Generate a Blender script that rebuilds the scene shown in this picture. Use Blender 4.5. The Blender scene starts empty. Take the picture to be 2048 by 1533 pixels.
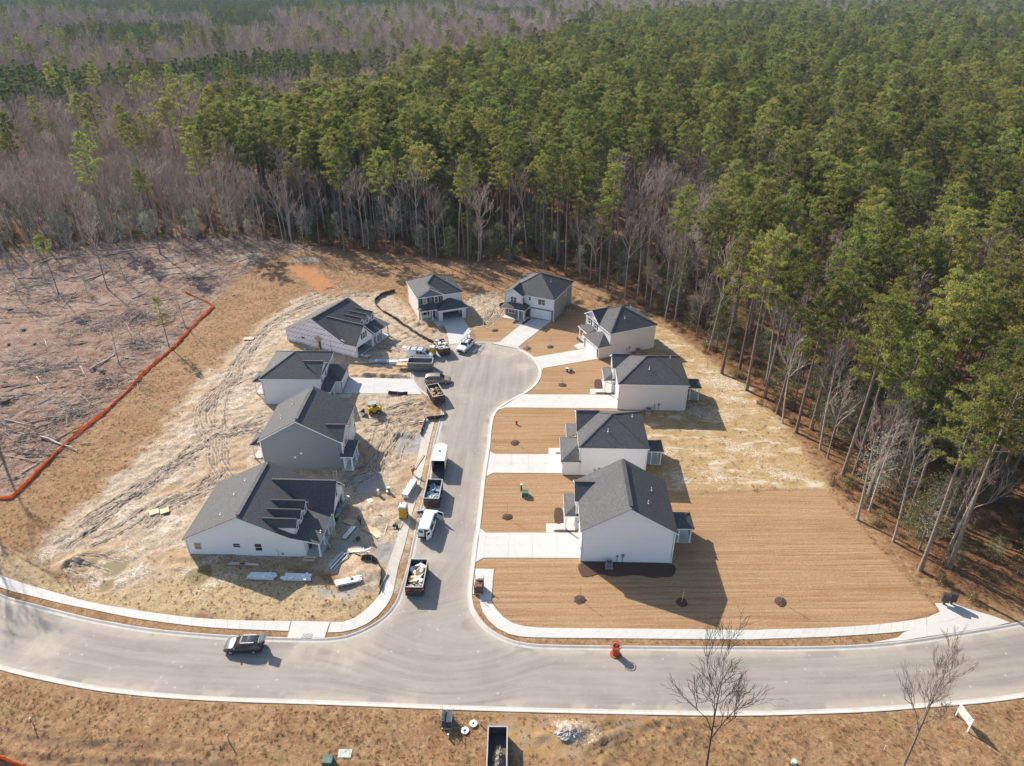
import bpy, math, random
import numpy as np
from mathutils import Vector, Matrix

sc = bpy.context.scene
COL = sc.collection
R = math.radians
rng = random.Random(7)
PI = math.pi

# ---------------------------------------------------------------- camera, light, exposure
CAM_H, CAM_TILT, FPX = 70.0, R(30), 1420.0
cam = bpy.data.cameras.new('camera')
cam_o = bpy.data.objects.new('camera', cam)
COL.objects.link(cam_o)
cam.sensor_width = 36.0
cam.lens = FPX / 2048 * 36
cam.clip_start, cam.clip_end = 0.5, 12000
cam_o.location = (0, 0, CAM_H)
cam_o.rotation_euler = (PI / 2 - CAM_TILT, 0, 0)
sc.camera = cam_o

SUN_EL, SUN_ROT = R(33), R(-41.9)
w = bpy.data.worlds.new('World')
sc.world = w
w.use_nodes = True
_bg = w.node_tree.nodes['Background']
_sky = w.node_tree.nodes.new('ShaderNodeTexSky')
_sky.sky_type = 'NISHITA'
_sky.sun_disc = False
_sky.sun_elevation, _sky.sun_rotation = SUN_EL, SUN_ROT
_sky.air_density, _sky.dust_density, _sky.ozone_density = 1.0, 1.0, 1.0
w.node_tree.links.new(_sky.outputs[0], _bg.inputs[0])
_bg.inputs[1].default_value = 0.118

sun = bpy.data.lights.new('sun', 'SUN')
sun.energy, sun.angle, sun.color = 4.8, R(0.53), (1.0, 0.93, 0.82)
sun_o = bpy.data.objects.new('sun', sun)
COL.objects.link(sun_o)
_d = Vector((-math.sin(SUN_ROT) * math.cos(SUN_EL), -math.cos(SUN_ROT) * math.cos(SUN_EL), -math.sin(SUN_EL)))
sun_o.rotation_euler = _d.to_track_quat('-Z', 'Y').to_euler()
sun_o.location = (-200, 220, 250)

sc.view_settings.view_transform = 'Standard'
sc.view_settings.look = 'None'
sc.view_settings.gamma = 1
sc.view_settings.use_curve_mapping = False
sc.view_settings.exposure = 0.82
sc.cycles.use_denoising = True
sc.cycles.denoising_prefilter = 'ACCURATE'
sc.cycles.use_adaptive_sampling = False
sc.render.filter_size = 1.15
sc.cycles.max_bounces = 6
sc.cycles.diffuse_bounces = 4
sc.cycles.glossy_bounces = 2
sc.cycles.transmission_bounces = 3
sc.cycles.transparent_max_bounces = 4
sc.cycles.volume_bounces = 0
sc.cycles.caustics_reflective = False
sc.cycles.caustics_refractive = False
sc.cycles.sample_clamp_indirect = 2.5

# ---------------------------------------------------------------- survey: photo pixel at height z -> place on the site
def at(px, py, z=0.0):
    a, b = (px - 1024) / FPX, (py - 766.5) / FPX
    dy = math.cos(CAM_TILT) - b * math.sin(CAM_TILT)
    dz = -math.sin(CAM_TILT) - b * math.cos(CAM_TILT)
    t = (z - CAM_H) / dz
    return (a * t, dy * t)

def ats(l, z=0.0):
    return [at(x, y, z) for x, y in l]

# ---------------------------------------------------------------- materials
def nodes_of(m):
    m.use_nodes = True
    nt = m.node_tree
    return nt, nt.nodes['Principled BSDF'], nt.links

def N(nt, kind, **kw):
    n = nt.nodes.new(kind)
    for k, v in kw.items():
        if k.startswith('i_'):
            n.inputs[k[2:].replace('_', ' ')].default_value = v
        else:
            setattr(n, k, v)
    return n

def mixc(nt, fac, a, b, blend='MIX'):
    n = nt.nodes.new('ShaderNodeMix')
    n.data_type = 'RGBA'
    n.blend_type = blend
    n.clamp_factor = True
    for k, v in ((0, fac), (6, a), (7, b)):
        if hasattr(v, 'is_linked'):
            nt.links.new(v, n.inputs[k])
        else:
            n.inputs[k].default_value = v if k == 0 else (*v[:3], 1)
    return n.outputs[2]

def ramp(nt, src, lo, hi, smooth=False):
    n = nt.nodes.new('ShaderNodeMapRange')
    n.interpolation_type = 'SMOOTHSTEP' if smooth else 'LINEAR'
    n.inputs[1].default_value, n.inputs[2].default_value = lo, hi
    nt.links.new(src, n.inputs[0])
    return n.outputs[0]

def math_n(nt, op, a, b=None):
    n = nt.nodes.new('ShaderNodeMath')
    n.operation = op
    for i, v in enumerate((a, b)):
        if v is None:
            continue
        if hasattr(v, 'is_linked'):
            nt.links.new(v, n.inputs[i])
        else:
            n.inputs[i].default_value = v
    return n.outputs[0]

def noise(nt, vec, scale, detail=4, rough=.55, dist=0.0):
    n = nt.nodes.new('ShaderNodeTexNoise')
    n.inputs['Scale'].default_value = scale
    n.inputs['Detail'].default_value = detail
    n.inputs['Roughness'].default_value = rough
    n.inputs['Distortion'].default_value = dist
    if vec is not None:
        nt.links.new(vec, n.inputs['Vector'])
    return n.outputs['Fac']

def coords(nt, which='Object', scale=None):
    if which == 'World':
        o = nt.nodes.new('ShaderNodeNewGeometry').outputs['Position']
    else:
        o = nt.nodes.new('ShaderNodeTexCoord').outputs[which]
    if scale:
        mp = nt.nodes.new('ShaderNodeMapping')
        mp.inputs['Scale'].default_value = scale
        nt.links.new(o, mp.inputs[0])
        o = mp.outputs[0]
    return o

def bump(nt, bsdf, h, strength=.4, dist=.03):
    b = nt.nodes.new('ShaderNodeBump')
    b.inputs['Strength'].default_value = strength
    b.inputs['Distance'].default_value = dist
    nt.links.new(h, b.inputs['Height'])
    nt.links.new(b.outputs[0], bsdf.inputs['Normal'])

_MATS = {}
def pm(name, c, c2=None, scale=3.0, rough=.8, metal=0.0, bmp=0.0, bscale=30.0, spec=.35, dirt=None, space='Object', rand=0.0):
    """painted / plain surface: base colour, a second colour in noise patches, optional dirt blotches and fine relief"""
    if name in _MATS:
        return _MATS[name]
    m = bpy.data.materials.new(name)
    nt, b, L = nodes_of(m)
    b.inputs['Roughness'].default_value = rough
    b.inputs['Metallic'].default_value = metal
    b.inputs['Specular IOR Level'].default_value = spec
    v = coords(nt, space)
    if c2 is None:
        c2 = tuple(x * .86 for x in c)
    col = mixc(nt, ramp(nt, noise(nt, v, scale, 5, .6), .3, .7), c, c2)
    if dirt:
        col = mixc(nt, ramp(nt, noise(nt, v, scale * .7, 6, .65, .5), .52, .75), col, dirt)
    if rand:
        oi = nt.nodes.new('ShaderNodeObjectInfo')
        hs = nt.nodes.new('ShaderNodeHueSaturation')
        mr = nt.nodes.new('ShaderNodeMapRange')
        mr.inputs[3].default_value, mr.inputs[4].default_value = 1 - rand, 1 + rand
        L.new(oi.outputs['Random'], mr.inputs[0])
        L.new(mr.outputs[0], hs.inputs['Value'])
        L.new(col, hs.inputs['Color'])
        col = hs.outputs[0]
    L.new(col, b.inputs['Base Color'])
    if bmp:
        bump(nt, b, noise(nt, v, bscale, 3), bmp, .02)
    _MATS[name] = m
    return m

def siding_mat(name, c, board=.17, vertical=False):
    """lap siding: each board a shallow step, a thin dark line under its lip, slight tone from board to board"""
    if name in _MATS:
        return _MATS[name]
    m = bpy.data.materials.new(name)
    nt, b, L = nodes_of(m)
    b.inputs['Roughness'].default_value = .55
    b.inputs['Specular IOR Level'].default_value = .3
    v = coords(nt)
    sp = nt.nodes.new('ShaderNodeSeparateXYZ')
    L.new(v, sp.inputs[0])
    src = math_n(nt, 'ADD', sp.outputs[0], sp.outputs[1]) if vertical else sp.outputs[2]
    t = math_n(nt, 'DIVIDE', src, board)
    fr = math_n(nt, 'FRACT', t)
    line = ramp(nt, fr, .10, .0)
    wn = nt.nodes.new('ShaderNodeTexWhiteNoise')
    wn.noise_dimensions = '1D'
    L.new(math_n(nt, 'FLOOR', t), wn.inputs['W'])
    col = mixc(nt, wn.outputs['Value'], c, tuple(x * .955 for x in c))
    col = mixc(nt, ramp(nt, noise(nt, v, .5, 4), .4, .8), col, tuple(x * .95 for x in c))
    col = mixc(nt, math_n(nt, 'MULTIPLY', line, .6), col, tuple(x * .55 for x in c))
    L.new(col, b.inputs['Base Color'])
    bump(nt, b, fr, .5, .02)
    _MATS[name] = m
    return m

def shingle_mat():
    m = bpy.data.materials.new('roof_shingle')
    nt, b, L = nodes_of(m)
    b.inputs['Roughness'].default_value = .82
    b.inputs['Specular IOR Level'].default_value = .35
    v = coords(nt)
    sp = nt.nodes.new('ShaderNodeSeparateXYZ')
    L.new(v, sp.inputs[0])
    t = math_n(nt, 'DIVIDE', sp.outputs[2], .085)
    fr = math_n(nt, 'FRACT', t)
    fl = math_n(nt, 'FLOOR', t)
    # tabs along the course
    cb = nt.nodes.new('ShaderNodeCombineXYZ')
    L.new(math_n(nt, 'FLOOR', math_n(nt, 'MULTIPLY', math_n(nt, 'ADD', sp.outputs[0], sp.outputs[1]), 3.1)), cb.inputs[0])
    L.new(fl, cb.inputs[1])
    wn = nt.nodes.new('ShaderNodeTexWhiteNoise')
    wn.noise_dimensions = '2D'
    L.new(cb.outputs[0], wn.inputs['Vector'])
    col = mixc(nt, wn.outputs['Value'], (.034, .035, .039), (.100, .097, .098))
    col = mixc(nt, ramp(nt, noise(nt, v, 45, 2), .35, .7), col, (.105, .102, .102))
    col = mixc(nt, math_n(nt, 'MULTIPLY', ramp(nt, fr, .22, .0), .6), col, (.025, .025, .028))
    col = mixc(nt, ramp(nt, noise(nt, v, .35, 4), .45, .75), col, (.075, .073, .073))
    L.new(col, b.inputs['Base Color'])
    bump(nt, b, fr, .55, .02)
    return m

def wrap_mat():
    """white house-wrap sheeting with rows of small faint print and tape lines"""
    m = bpy.data.materials.new('house_wrap')
    nt, b, L = nodes_of(m)
    b.inputs['Roughness'].default_value = .6
    v = coords(nt)
    sp = nt.nodes.new('ShaderNodeSeparateXYZ')
    L.new(v, sp.inputs[0])
    u = math_n(nt, 'ADD', sp.outputs[0], sp.outputs[1])
    z = sp.outputs[2]
    zf = math_n(nt, 'FRACT', math_n(nt, 'DIVIDE', z, 1.15))
    row = math_n(nt, 'MULTIPLY', math_n(nt, 'GREATER_THAN', zf, .10), math_n(nt, 'LESS_THAN', zf, .40))
    row = math_n(nt, 'MULTIPLY', row, math_n(nt, 'GREATER_THAN', math_n(nt, 'ABSOLUTE', math_n(nt, 'SUBTRACT', zf, .25)), .055))
    sh = math_n(nt, 'ADD', math_n(nt, 'DIVIDE', u, .95), math_n(nt, 'MULTIPLY', math_n(nt, 'GREATER_THAN', zf, .25), .5))
    uf = math_n(nt, 'FRACT', sh)
    word = math_n(nt, 'MULTIPLY', math_n(nt, 'GREATER_THAN', uf, .12), math_n(nt, 'LESS_THAN', uf, .66))
    letters = ramp(nt, noise(nt, coords(nt, scale=(7, 7, 12)), 1.0, 3), .36, .46)
    ink = math_n(nt, 'MULTIPLY', math_n(nt, 'MULTIPLY', row, word), letters)
    col = mixc(nt, ramp(nt, noise(nt, v, 1.3, 4), .35, .7), (.74, .73, .77), (.70, .64, .66))
    col = mixc(nt, ink, col, (.05, .08, .18))
    z2 = math_n(nt, 'FRACT', math_n(nt, 'ADD', math_n(nt, 'DIVIDE', z, 1.15), .45))
    spot = math_n(nt, 'MULTIPLY', ramp(nt, noise(nt, coords(nt, scale=(2.2, 2.2, 4)), 1.0, 2), .64, .72), math_n(nt, 'LESS_THAN', z2, .5))
    col = mixc(nt, math_n(nt, 'MULTIPLY', spot, .45), col, (.55, .25, .22))
    L.new(col, b.inputs['Base Color'])
    bump(nt, b, noise(nt, v, 6, 3), .25, .02)
    return m

def leaf_mat(name, c, c2, transl=.35, rough=.55, spec=.3, hue=.03, val=.3, bark=False):
    """needles and leaves: front and back lit, tone differs from tree to tree and clump to clump"""
    m = bpy.data.materials.new(name)
    nt, b, L = nodes_of(m)
    out = nt.nodes['Material Output']
    v = coords(nt)
    col = mixc(nt, ramp(nt, noise(nt, v, .8, 4, .6), .35, .65), c, c2)
    oi = nt.nodes.new('ShaderNodeObjectInfo')
    hs = nt.nodes.new('ShaderNodeHueSaturation')
    wn = nt.nodes.new('ShaderNodeTexWhiteNoise')
    wn.noise_dimensions = '1D'
    L.new(oi.outputs['Random'], wn.inputs['W'])
    for src, sock, lo, hi in ((oi.outputs['Random'], 'Value', 1 - val, 1 + val), (wn.outputs['Value'], 'Hue', .5 - hue, .5 + hue)):
        mr = nt.nodes.new('ShaderNodeMapRange')
        mr.inputs[3].default_value, mr.inputs[4].default_value = lo, hi
        L.new(src, mr.inputs[0])
        L.new(mr.outputs[0], hs.inputs[sock])
    L.new(col, hs.inputs['Color'])
    L.new(hs.outputs[0], b.inputs['Base Color'])
    b.inputs['Roughness'].default_value = rough
    b.inputs['Specular IOR Level'].default_value = spec
    if transl:
        tr = nt.nodes.new('ShaderNodeBsdfTranslucent')
        mx = nt.nodes.new('ShaderNodeMixShader')
        mx.inputs[0].default_value = transl
        L.new(hs.outputs[0], tr.inputs[0])
        L.new(b.outputs[0], mx.inputs[1])
        L.new(tr.outputs[0], mx.inputs[2])
        L.new(mx.outputs[0], out.inputs[0])
    return m

M = {}
M['roof'] = shingle_mat()
M['white_siding'] = siding_mat('white_siding', (.82, .82, .82))
M['cream_siding'] = siding_mat('cream_siding', (.70, .66, .62))
M['slate_siding'] = siding_mat('slate_siding', (.20, .225, .25))
M['pale_siding'] = siding_mat('pale_siding', (.74, .75, .77))
M['sage_siding'] = siding_mat('sage_siding', (.26, .275, .26))
M['white_batten'] = siding_mat('white_batten', (.74, .75, .77), .40, True)
M['blue_batten'] = siding_mat('blue_batten', (.13, .155, .185), .40, True)
M['bluegrey_shake'] = siding_mat('bluegrey_shake', (.14, .165, .195), .14)
M['wrap'] = wrap_mat()
M['trim'] = pm('white_trim', (.80, .80, .79), (.74, .74, .73), rough=.5)
M['dark_trim'] = pm('dark_shutter', (.03, .032, .035), rough=.5)
M['pane'] = pm('window_glass', (.035, .04, .045), (.05, .05, .05), 1.5, rough=.06, spec=.8)
M['pane_warm'] = pm('window_glass_blind', (.30, .25, .16), (.22, .18, .11), 2.5, rough=.12, spec=.6)
M['garage_door'] = pm('garage_door_paint', (.78, .78, .78), rough=.45)
M['inside'] = pm('dark_interior', (.10, .095, .09), rough=.9)
M['door'] = pm('entry_door', (.05, .05, .055), rough=.5)
M['plywood'] = pm('plywood', (.50, .33, .17), (.58, .42, .25), 2, rough=.8)
M['lumber'] = pm('lumber', (.56, .42, .26), (.64, .52, .36), 3, rough=.8)
M['sheathing'] = pm('sheathing_edge', (.45, .28, .14), rough=.8)
M['metal'] = pm('grey_metal', (.34, .35, .36), rough=.4, metal=.6)
M['dark_metal'] = pm('dark_metal', (.07, .07, .075), rough=.55, metal=.3)
M['alu'] = pm('aluminium', (.66, .67, .68), rough=.35, metal=.8)
M['black_plastic'] = pm('black_plastic', (.02, .02, .022), rough=.5)
M['rubber'] = pm('tyre_rubber', (.022, .022, .023), rough=.85)
M['white_paint'] = pm('white_paint', (.78, .79, .80), (.74, .75, .76), rough=.3, spec=.5)
M['white_plastic'] = pm('white_plastic', (.78, .78, .77), rough=.5)
M['film'] = pm('wrapping_film', (.74, .76, .78), (.60, .63, .66), 4, rough=.35, bmp=.6, bscale=9)
M['carglass'] = pm('car_glass', (.015, .017, .02), rough=.04, spec=.9)
M['yellow'] = pm('yellow_paint', (.62, .38, .03), (.55, .33, .03), rough=.45)
M['toilet_roof'] = pm('toilet_roof', (.78, .78, .75), rough=.5)
M['green_box'] = pm('utility_green', (.055, .115, .085), (.07, .14, .10), rough=.5)
M['orange'] = pm('orange_plastic', (.72, .09, .02), (.60, .08, .02), rough=.55)
M['red'] = pm('red_paint', (.45, .03, .025), rough=.45)
M['spool'] = pm('orange_red_reel', (.42, .085, .035), (.33, .06, .03), rough=.55)
M['brown_metal'] = pm('bronze_cabinet', (.075, .055, .042), (.06, .045, .035), rough=.5)
M['brick'] = pm('stacked_brick', (.20, .10, .07), (.13, .075, .06), 6, rough=.9)
M['slate'] = pm('dark_roof_bundle', (.05, .055, .065), (.09, .095, .10), 8, rough=.8)
M['mulch'] = pm('dark_mulch', (.060, .034, .024), (.10, .055, .038), 5, rough=.95, bmp=.8, bscale=14, space='World')
M['bark'] = pm('pine_bark', (.24, .19, .155), (.14, .105, .085), 2.5, rough=.95, bmp=.5, bscale=12, rand=.25)
M['darkbark'] = pm('dark_bark', (.075, .058, .047), (.05, .04, .033), 2.5, rough=.95)
M['palebark'] = pm('pale_bark', (.40, .355, .31), (.27, .235, .205), 2.5, rough=.95, rand=.35)
M['twig'] = leaf_mat('bare_twigs', (.46, .375, .305), (.33, .27, .22), 0, .9, .2, .03, .38)
M['needle'] = leaf_mat('pine_needles', (.345, .325, .075), (.175, .210, .050), .42, .5, .3, .024, .45)
M['young_needle'] = leaf_mat('young_pine_needles', (.20, .215, .065), (.12, .15, .045), .4, .5, .3, .02, .3)
M['bay'] = leaf_mat('bay_leaves', (.44, .44, .355), (.26, .28, .19), .3, .45, .4, .02, .25)  # whitish sheen of the glossy leaves is painted into the base colour
M['thicket'] = leaf_mat('thicket_leaves', (.20, .20, .075), (.115, .135, .05), .35, .45, .5, .03, .4)
M['brush'] = leaf_mat('brush_leaves', (.16, .145, .05), (.20, .12, .05), .35, .7, .2, .05, .35)
M['log'] = pm('dead_wood', (.52, .44, .375), (.24, .185, .15), 1.2, rough=.95, rand=.55)
M['palebrush'] = pm('pale_brush', (.60, .50, .42), (.36, .27, .215), 1.2, rough=.95)
M['dry_grass'] = leaf_mat('dry_grass', (.46, .315, .165), (.34, .205, .10), .4, .8, .2, .02, .35)
M['skin'] = pm('skin', (.35, .20, .14), rough=.6)
M['hivis'] = pm('high_visibility_vest', (.42, .80, .05), rough=.7)
M['jeans'] = pm('dark_trousers', (.04, .05, .08), rough=.9)
M['darkcloth'] = pm('dark_clothes', (.02, .02, .022), rough=.9)
M['hair'] = pm('dark_hair', (.02, .014, .01), rough=.8)

# ---------------------------------------------------------------- mesh helpers
class MB:
    """collects shapes and links them as ONE mesh object"""
    def __init__(s):
        s.v, s.f = [], []

    def add(s, vs, fs):
        o = len(s.v)
        s.v += [tuple(p) for p in vs]
        s.f += [tuple(i + o for i in f) for f in fs]
        return s

    def box(s, x0, y0, z0, x1, y1, z1):
        x0, x1 = min(x0, x1), max(x0, x1)
        y0, y1 = min(y0, y1), max(y0, y1)
        z0, z1 = min(z0, z1), max(z0, z1)
        return s.add([(x0, y0, z0), (x1, y0, z0), (x1, y1, z0), (x0, y1, z0), (x0, y0, z1), (x1, y0, z1), (x1, y1, z1), (x0, y1, z1)],
                     [(0, 3, 2, 1), (4, 5, 6, 7), (0, 1, 5, 4), (1, 2, 6, 5), (2, 3, 7, 6), (3, 0, 4, 7)])

    def obox(s, c, sx, sy, sz, rz=0.0, rx=0.0, ry=0.0):
        """box centred at c, turned about z, then tilted"""
        m = Matrix.Rotation(rz, 3, 'Z') @ Matrix.Rotation(ry, 3, 'Y') @ Matrix.Rotation(rx, 3, 'X')
        pts = []
        for z in (-sz / 2, sz / 2):
            for x, y in ((-sx / 2, -sy / 2), (sx / 2, -sy / 2), (sx / 2, sy / 2), (-sx / 2, sy / 2)):
                p = m @ Vector((x, y, z))
                pts.append((p.x + c[0], p.y + c[1], p.z + c[2]))
        return s.add(pts, [(0, 3, 2, 1), (4, 5, 6, 7), (0, 1, 5, 4), (1, 2, 6, 5), (2, 3, 7, 6), (3, 0, 4, 7)])

    def slab(s, poly, t):
        """a 3-D polygon thickened straight down by t"""
        n = len(poly)
        vs = list(poly) + [(x, y, z - t) for x, y, z in poly]
        return s.add(vs, [tuple(range(n)), tuple(range(2 * n - 1, n - 1, -1))] + [(i, i + n, (i + 1) % n + n, (i + 1) % n) for i in range(n)])

    def prism(s, poly, z0, z1):
        return s.slab([(x, y, z1) for x, y in poly], z1 - z0)

    def tube(s, pts, radii, n=8, cap=True):
        pts = [Vector(p) for p in pts]
        if not hasattr(radii, '__len__'):
            radii = [radii] * len(pts)
        o = len(s.v)
        up = Vector((0, 0, 1))
        for i, p in enumerate(pts):
            d = (pts[min(i + 1, len(pts) - 1)] - pts[max(i - 1, 0)]).normalized()
            a = d.cross(up if abs(d.z) < .9 else Vector((1, 0, 0))).normalized()
            b = d.cross(a)
            for k in range(n):
                t = 2 * PI * k / n
                q = p + (a * math.cos(t) + b * math.sin(t)) * radii[i]
                s.v.append((q.x, q.y, q.z))
        for i in range(len(pts) - 1):
            for k in range(n):
                k2 = (k + 1) % n
                s.f.append((o + i * n + k, o + i * n + k2, o + (i + 1) * n + k2, o + (i + 1) * n + k))
        if cap:
            s.f.append(tuple(o + k for k in range(n - 1, -1, -1)))
            e = o + (len(pts) - 1) * n
            s.f.append(tuple(e + k for k in range(n)))
        return s

    def disc(s, c, r0, r1, h, n=20):
        """ring / washer standing on c"""
        x, y, z = c
        vs = []
        for rr, zz in ((r1, z), (r1, z + h), (r0, z + h), (r0, z)):
            vs += [(x + rr * math.cos(2 * PI * k / n), y + rr * math.sin(2 * PI * k / n), zz) for k in range(n)]
        fs = []
        for j in range(4):
            for k in range(n):
                k2 = (k + 1) % n
                j2 = (j + 1) % 4
                fs.append((j * n + k, j * n + k2, j2 * n + k2, j2 * n + k))
        return s.add(vs, fs)

    def mound(s, c, rx, ry, h, seed=0, n=18, rings=5, rough=.25, rz=0.0):
        r_ = random.Random(seed)
        vs, fs = [], []
        for j in range(rings):
            t = j / rings
            for k in range(n):
                a = 2 * PI * k / n
                rr = (1 - t) * (1 + r_.uniform(-rough, rough) * .6)
                x, y = rx * rr * math.cos(a), ry * rr * math.sin(a)
                z = h * math.sin(t * PI / 2) * (1 + r_.uniform(-rough, rough)) if j else -.05
                vs.append((c[0] + x * math.cos(rz) - y * math.sin(rz), c[1] + x * math.sin(rz) + y * math.cos(rz), c[2] + z))
        vs.append((c[0], c[1], c[2] + h))
        for j in range(rings - 1):
            for k in range(n):
                k2 = (k + 1) % n
                fs.append((j * n + k, j * n + k2, (j + 1) * n + k2, (j + 1) * n + k))
        for k in range(n):
            fs.append(((rings - 1) * n + k, (rings - 1) * n + (k + 1) % n, len(vs) - 1))
        return s.add(vs, fs)

    def build(s, name, mat, parent=None, smooth=False):
        me = bpy.data.meshes.new(name)
        me.from_pydata(s.v, [], s.f)
        me.update()
        if mat is not None:
            me.materials.append(mat)
        if smooth:
            me.polygons.foreach_set('use_smooth', [True] * len(me.polygons))
        o = bpy.data.objects.new(name, me)
        COL.objects.link(o)
        if parent is not None:
            o.parent = parent
        return o

def np_mesh(name, verts, tris, mats, mat_idx=None, smooth=False):
    me = bpy.data.meshes.new(name)
    verts = np.asarray(verts, np.float32)
    tris = np.asarray(tris, np.int32)
    k = tris.shape[1]
    me.vertices.add(len(verts))
    me.vertices.foreach_set('co', verts.ravel())
    me.loops.add(tris.size)
    me.loops.foreach_set('vertex_index', tris.ravel())
    me.polygons.add(len(tris))
    me.polygons.foreach_set('loop_start', np.arange(0, tris.size, k, dtype=np.int32))
    for m in mats:
        me.materials.append(m)
    if mat_idx is not None:
        me.polygons.foreach_set('material_index', np.asarray(mat_idx, np.int32))
    me.update(calc_edges=True)
    if smooth:
        me.polygons.foreach_set('use_smooth', np.ones(len(tris), bool))
    me.validate()
    return me

def tag(o, label=None, cat=None, group=None, kind=None):
    for k, v in (('label', label), ('category', cat), ('group', group), ('kind', kind)):
        if v:
            o[k] = v
    return o

def empty(name, loc=(0, 0, 0), rz=0.0, label=None, cat=None, group=None):
    o = bpy.data.objects.new(name, None)
    COL.objects.link(o)
    o.location = loc
    o.rotation_euler = (0, 0, rz)
    return tag(o, label, cat, group)

def link_mesh(name, me, parent=None, loc=None):
    o = bpy.data.objects.new(name, me)
    COL.objects.link(o)
    if parent is not None:
        o.parent = parent
    if loc:
        o.location = loc
    return o

def copy_tree(o, parent=None):
    c = o.copy()
    COL.objects.link(c)
    c.parent = parent
    for ch in o.children:
        copy_tree(ch, c)
    return c

def catmull(pts, per=8, closed=False):
    P = [Vector(p) for p in pts]
    n = len(P)
    out = []
    rngi = range(n if closed else n - 1)
    for i in rngi:
        if closed:
            a, b, c, d = P[i - 1], P[i], P[(i + 1) % n], P[(i + 2) % n]
        else:
            a, b, c, d = P[max(i - 1, 0)], P[i], P[i + 1], P[min(i + 2, n - 1)]
        for k in range(per):
            t = k / per
            out.append(.5 * ((2 * b) + (c - a) * t + (2 * a - 5 * b + 4 * c - d) * t * t + (3 * b - a - 3 * c + d) * t ** 3))
    if not closed:
        out.append(P[-1])
    return [(v.x, v.y) for v in out]

def resample(pts, step):
    P = np.array(pts, float)
    seg = np.hypot(*np.diff(P, axis=0).T)
    s = np.r_[0, np.cumsum(seg)]
    n = max(2, int(round(s[-1] / step)) + 1)
    t = np.linspace(0, s[-1], n)
    return np.c_[np.interp(t, s, P[:, 0]), np.interp(t, s, P[:, 1])]

def offset(pts, d):
    """offset a polyline to its left by d"""
    P = np.asarray(pts, float)
    T = np.gradient(P, axis=0)
    T /= np.hypot(T[:, 0], T[:, 1])[:, None] + 1e-9
    return P + np.c_[-T[:, 1], T[:, 0]] * d
# ================================================================ the ground, roads and pavements
CUL_C, CUL_R = (-7.27, 126.05), 13.3
_left_up = ats([(-120, 1130), (0, 1188.6), (63, 1207.5), (141.8, 1228), (189, 1239), (236.3, 1247.8), (286.7, 1256.3), (340.2, 1262.7),
                (393.8, 1267.4), (460, 1272.1), (535.6, 1275.2), (600, 1277), (649.8, 1277.3), (687.9, 1273.4), (717.2, 1263.7),
                (746.5, 1249), (769.9, 1232), (788, 1210), (798.5, 1186), (808, 1155), (817.3, 1121.7), (833.4, 1043.8), (846.8, 992.8),
                (856.2, 947), (866.1, 891.3), (876.0, 852)]) + [(-13.05, 110.2), (-13.6, 112.6), (-15.2, 115.0), (-17.4, 117.4)]
_a0, _a1 = math.atan2(117.4 - CUL_C[1], -17.4 - CUL_C[0]), math.atan2(116.4 - CUL_C[1], 1.9 - CUL_C[0])
_circ = []
_ang = _a0 % (2 * PI)
_end = _a1
while _end > _ang:
    _end -= 2 * PI
for _k in range(1, 30):
    _t = _ang + (_end - _ang) * _k / 30
    _circ.append((CUL_C[0] + CUL_R * math.cos(_t), CUL_C[1] + CUL_R * math.sin(_t)))
_right_dn = [(1.9, 116.4), (-0.6, 113.9), (-2.5, 111.2), (-3.4, 107.6)] + ats(
    [(979.7, 899.2), (971.5, 954), (960.5, 1058), (956.4, 1077), (950, 1132), (944.4, 1180), (945.8, 1205.8), (952.8, 1226.4), (970.4, 1249.9),
     (988, 1264), (1023.3, 1281), (1061.4, 1288.5), (1105.5, 1291), (1300, 1293.5), (1500, 1294.5), (1590, 1294.6), (1716.4, 1291), (1811.3, 1282.5),
     (1906.2, 1268.3), (1985.3, 1255.2), (2048, 1243), (2180, 1212)])
KERB_N = np.array(catmull(_left_up + _circ + _right_dn, 6))
KERB_S = np.array(catmull(ats([(-120, 1306), (0, 1341.4), (63, 1357.2), (126, 1370.7), (189, 1382.4), (252, 1390.2), (315, 1396.5), (441, 1404.4), (620, 1410.5),
                      (746.5, 1415.2), (893, 1421), (1039.5, 1425.7), (1200, 1429.5), (1400, 1433), (1526.6, 1432.9), (1653.1, 1429.1),
                      (1748, 1425), (1874.6, 1415.4), (1969.5, 1407.5), (2048, 1397), (2180, 1376)]), 6))

def extend(P, n0, n1):
    """carry both ends on beyond the frame, keeping their bend"""
    P = list(map(np.array, resample(P, 1.2)))
    for side in (0, 1):
        Q = P[::-1] if side == 0 else P
        d = Q[-1] - Q[-2]
        a = math.atan2(d[1], d[0])
        e = Q[-9] - Q[-10]
        da = (a - math.atan2(e[1], e[0]) + PI) % (2 * PI) - PI
        da = max(-.012, min(.012, da / 8)) 
        for _ in range(n1 if side else n0):
            a += da
            Q.append(Q[-1] + 1.2 * np.array((math.cos(a), math.sin(a))))
        P = Q[::-1] if side == 0 else Q
    return np.array(P)

KERB_N, KERB_S = extend(KERB_N, 90, 90), extend(KERB_S, 90, 90)
ROAD = np.vstack([KERB_N, KERB_S[::-1]])

# ---- value noise
def vnoise(x, y, s, seed=0):
    r_ = np.random.RandomState(seed)
    T = r_.rand(256, 256)
    xs, ys = x / s, y / s
    xi, yi = np.floor(xs).astype(int), np.floor(ys).astype(int)
    fx, fy = xs - xi, ys - yi
    fx, fy = fx * fx * (3 - 2 * fx), fy * fy * (3 - 2 * fy)
    g = lambda a, b: T[a % 256, b % 256]
    return (g(xi, yi) * (1 - fx) + g(xi + 1, yi) * fx) * (1 - fy) + (g(xi, yi + 1) * (1 - fx) + g(xi + 1, yi + 1) * fx) * fy

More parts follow.
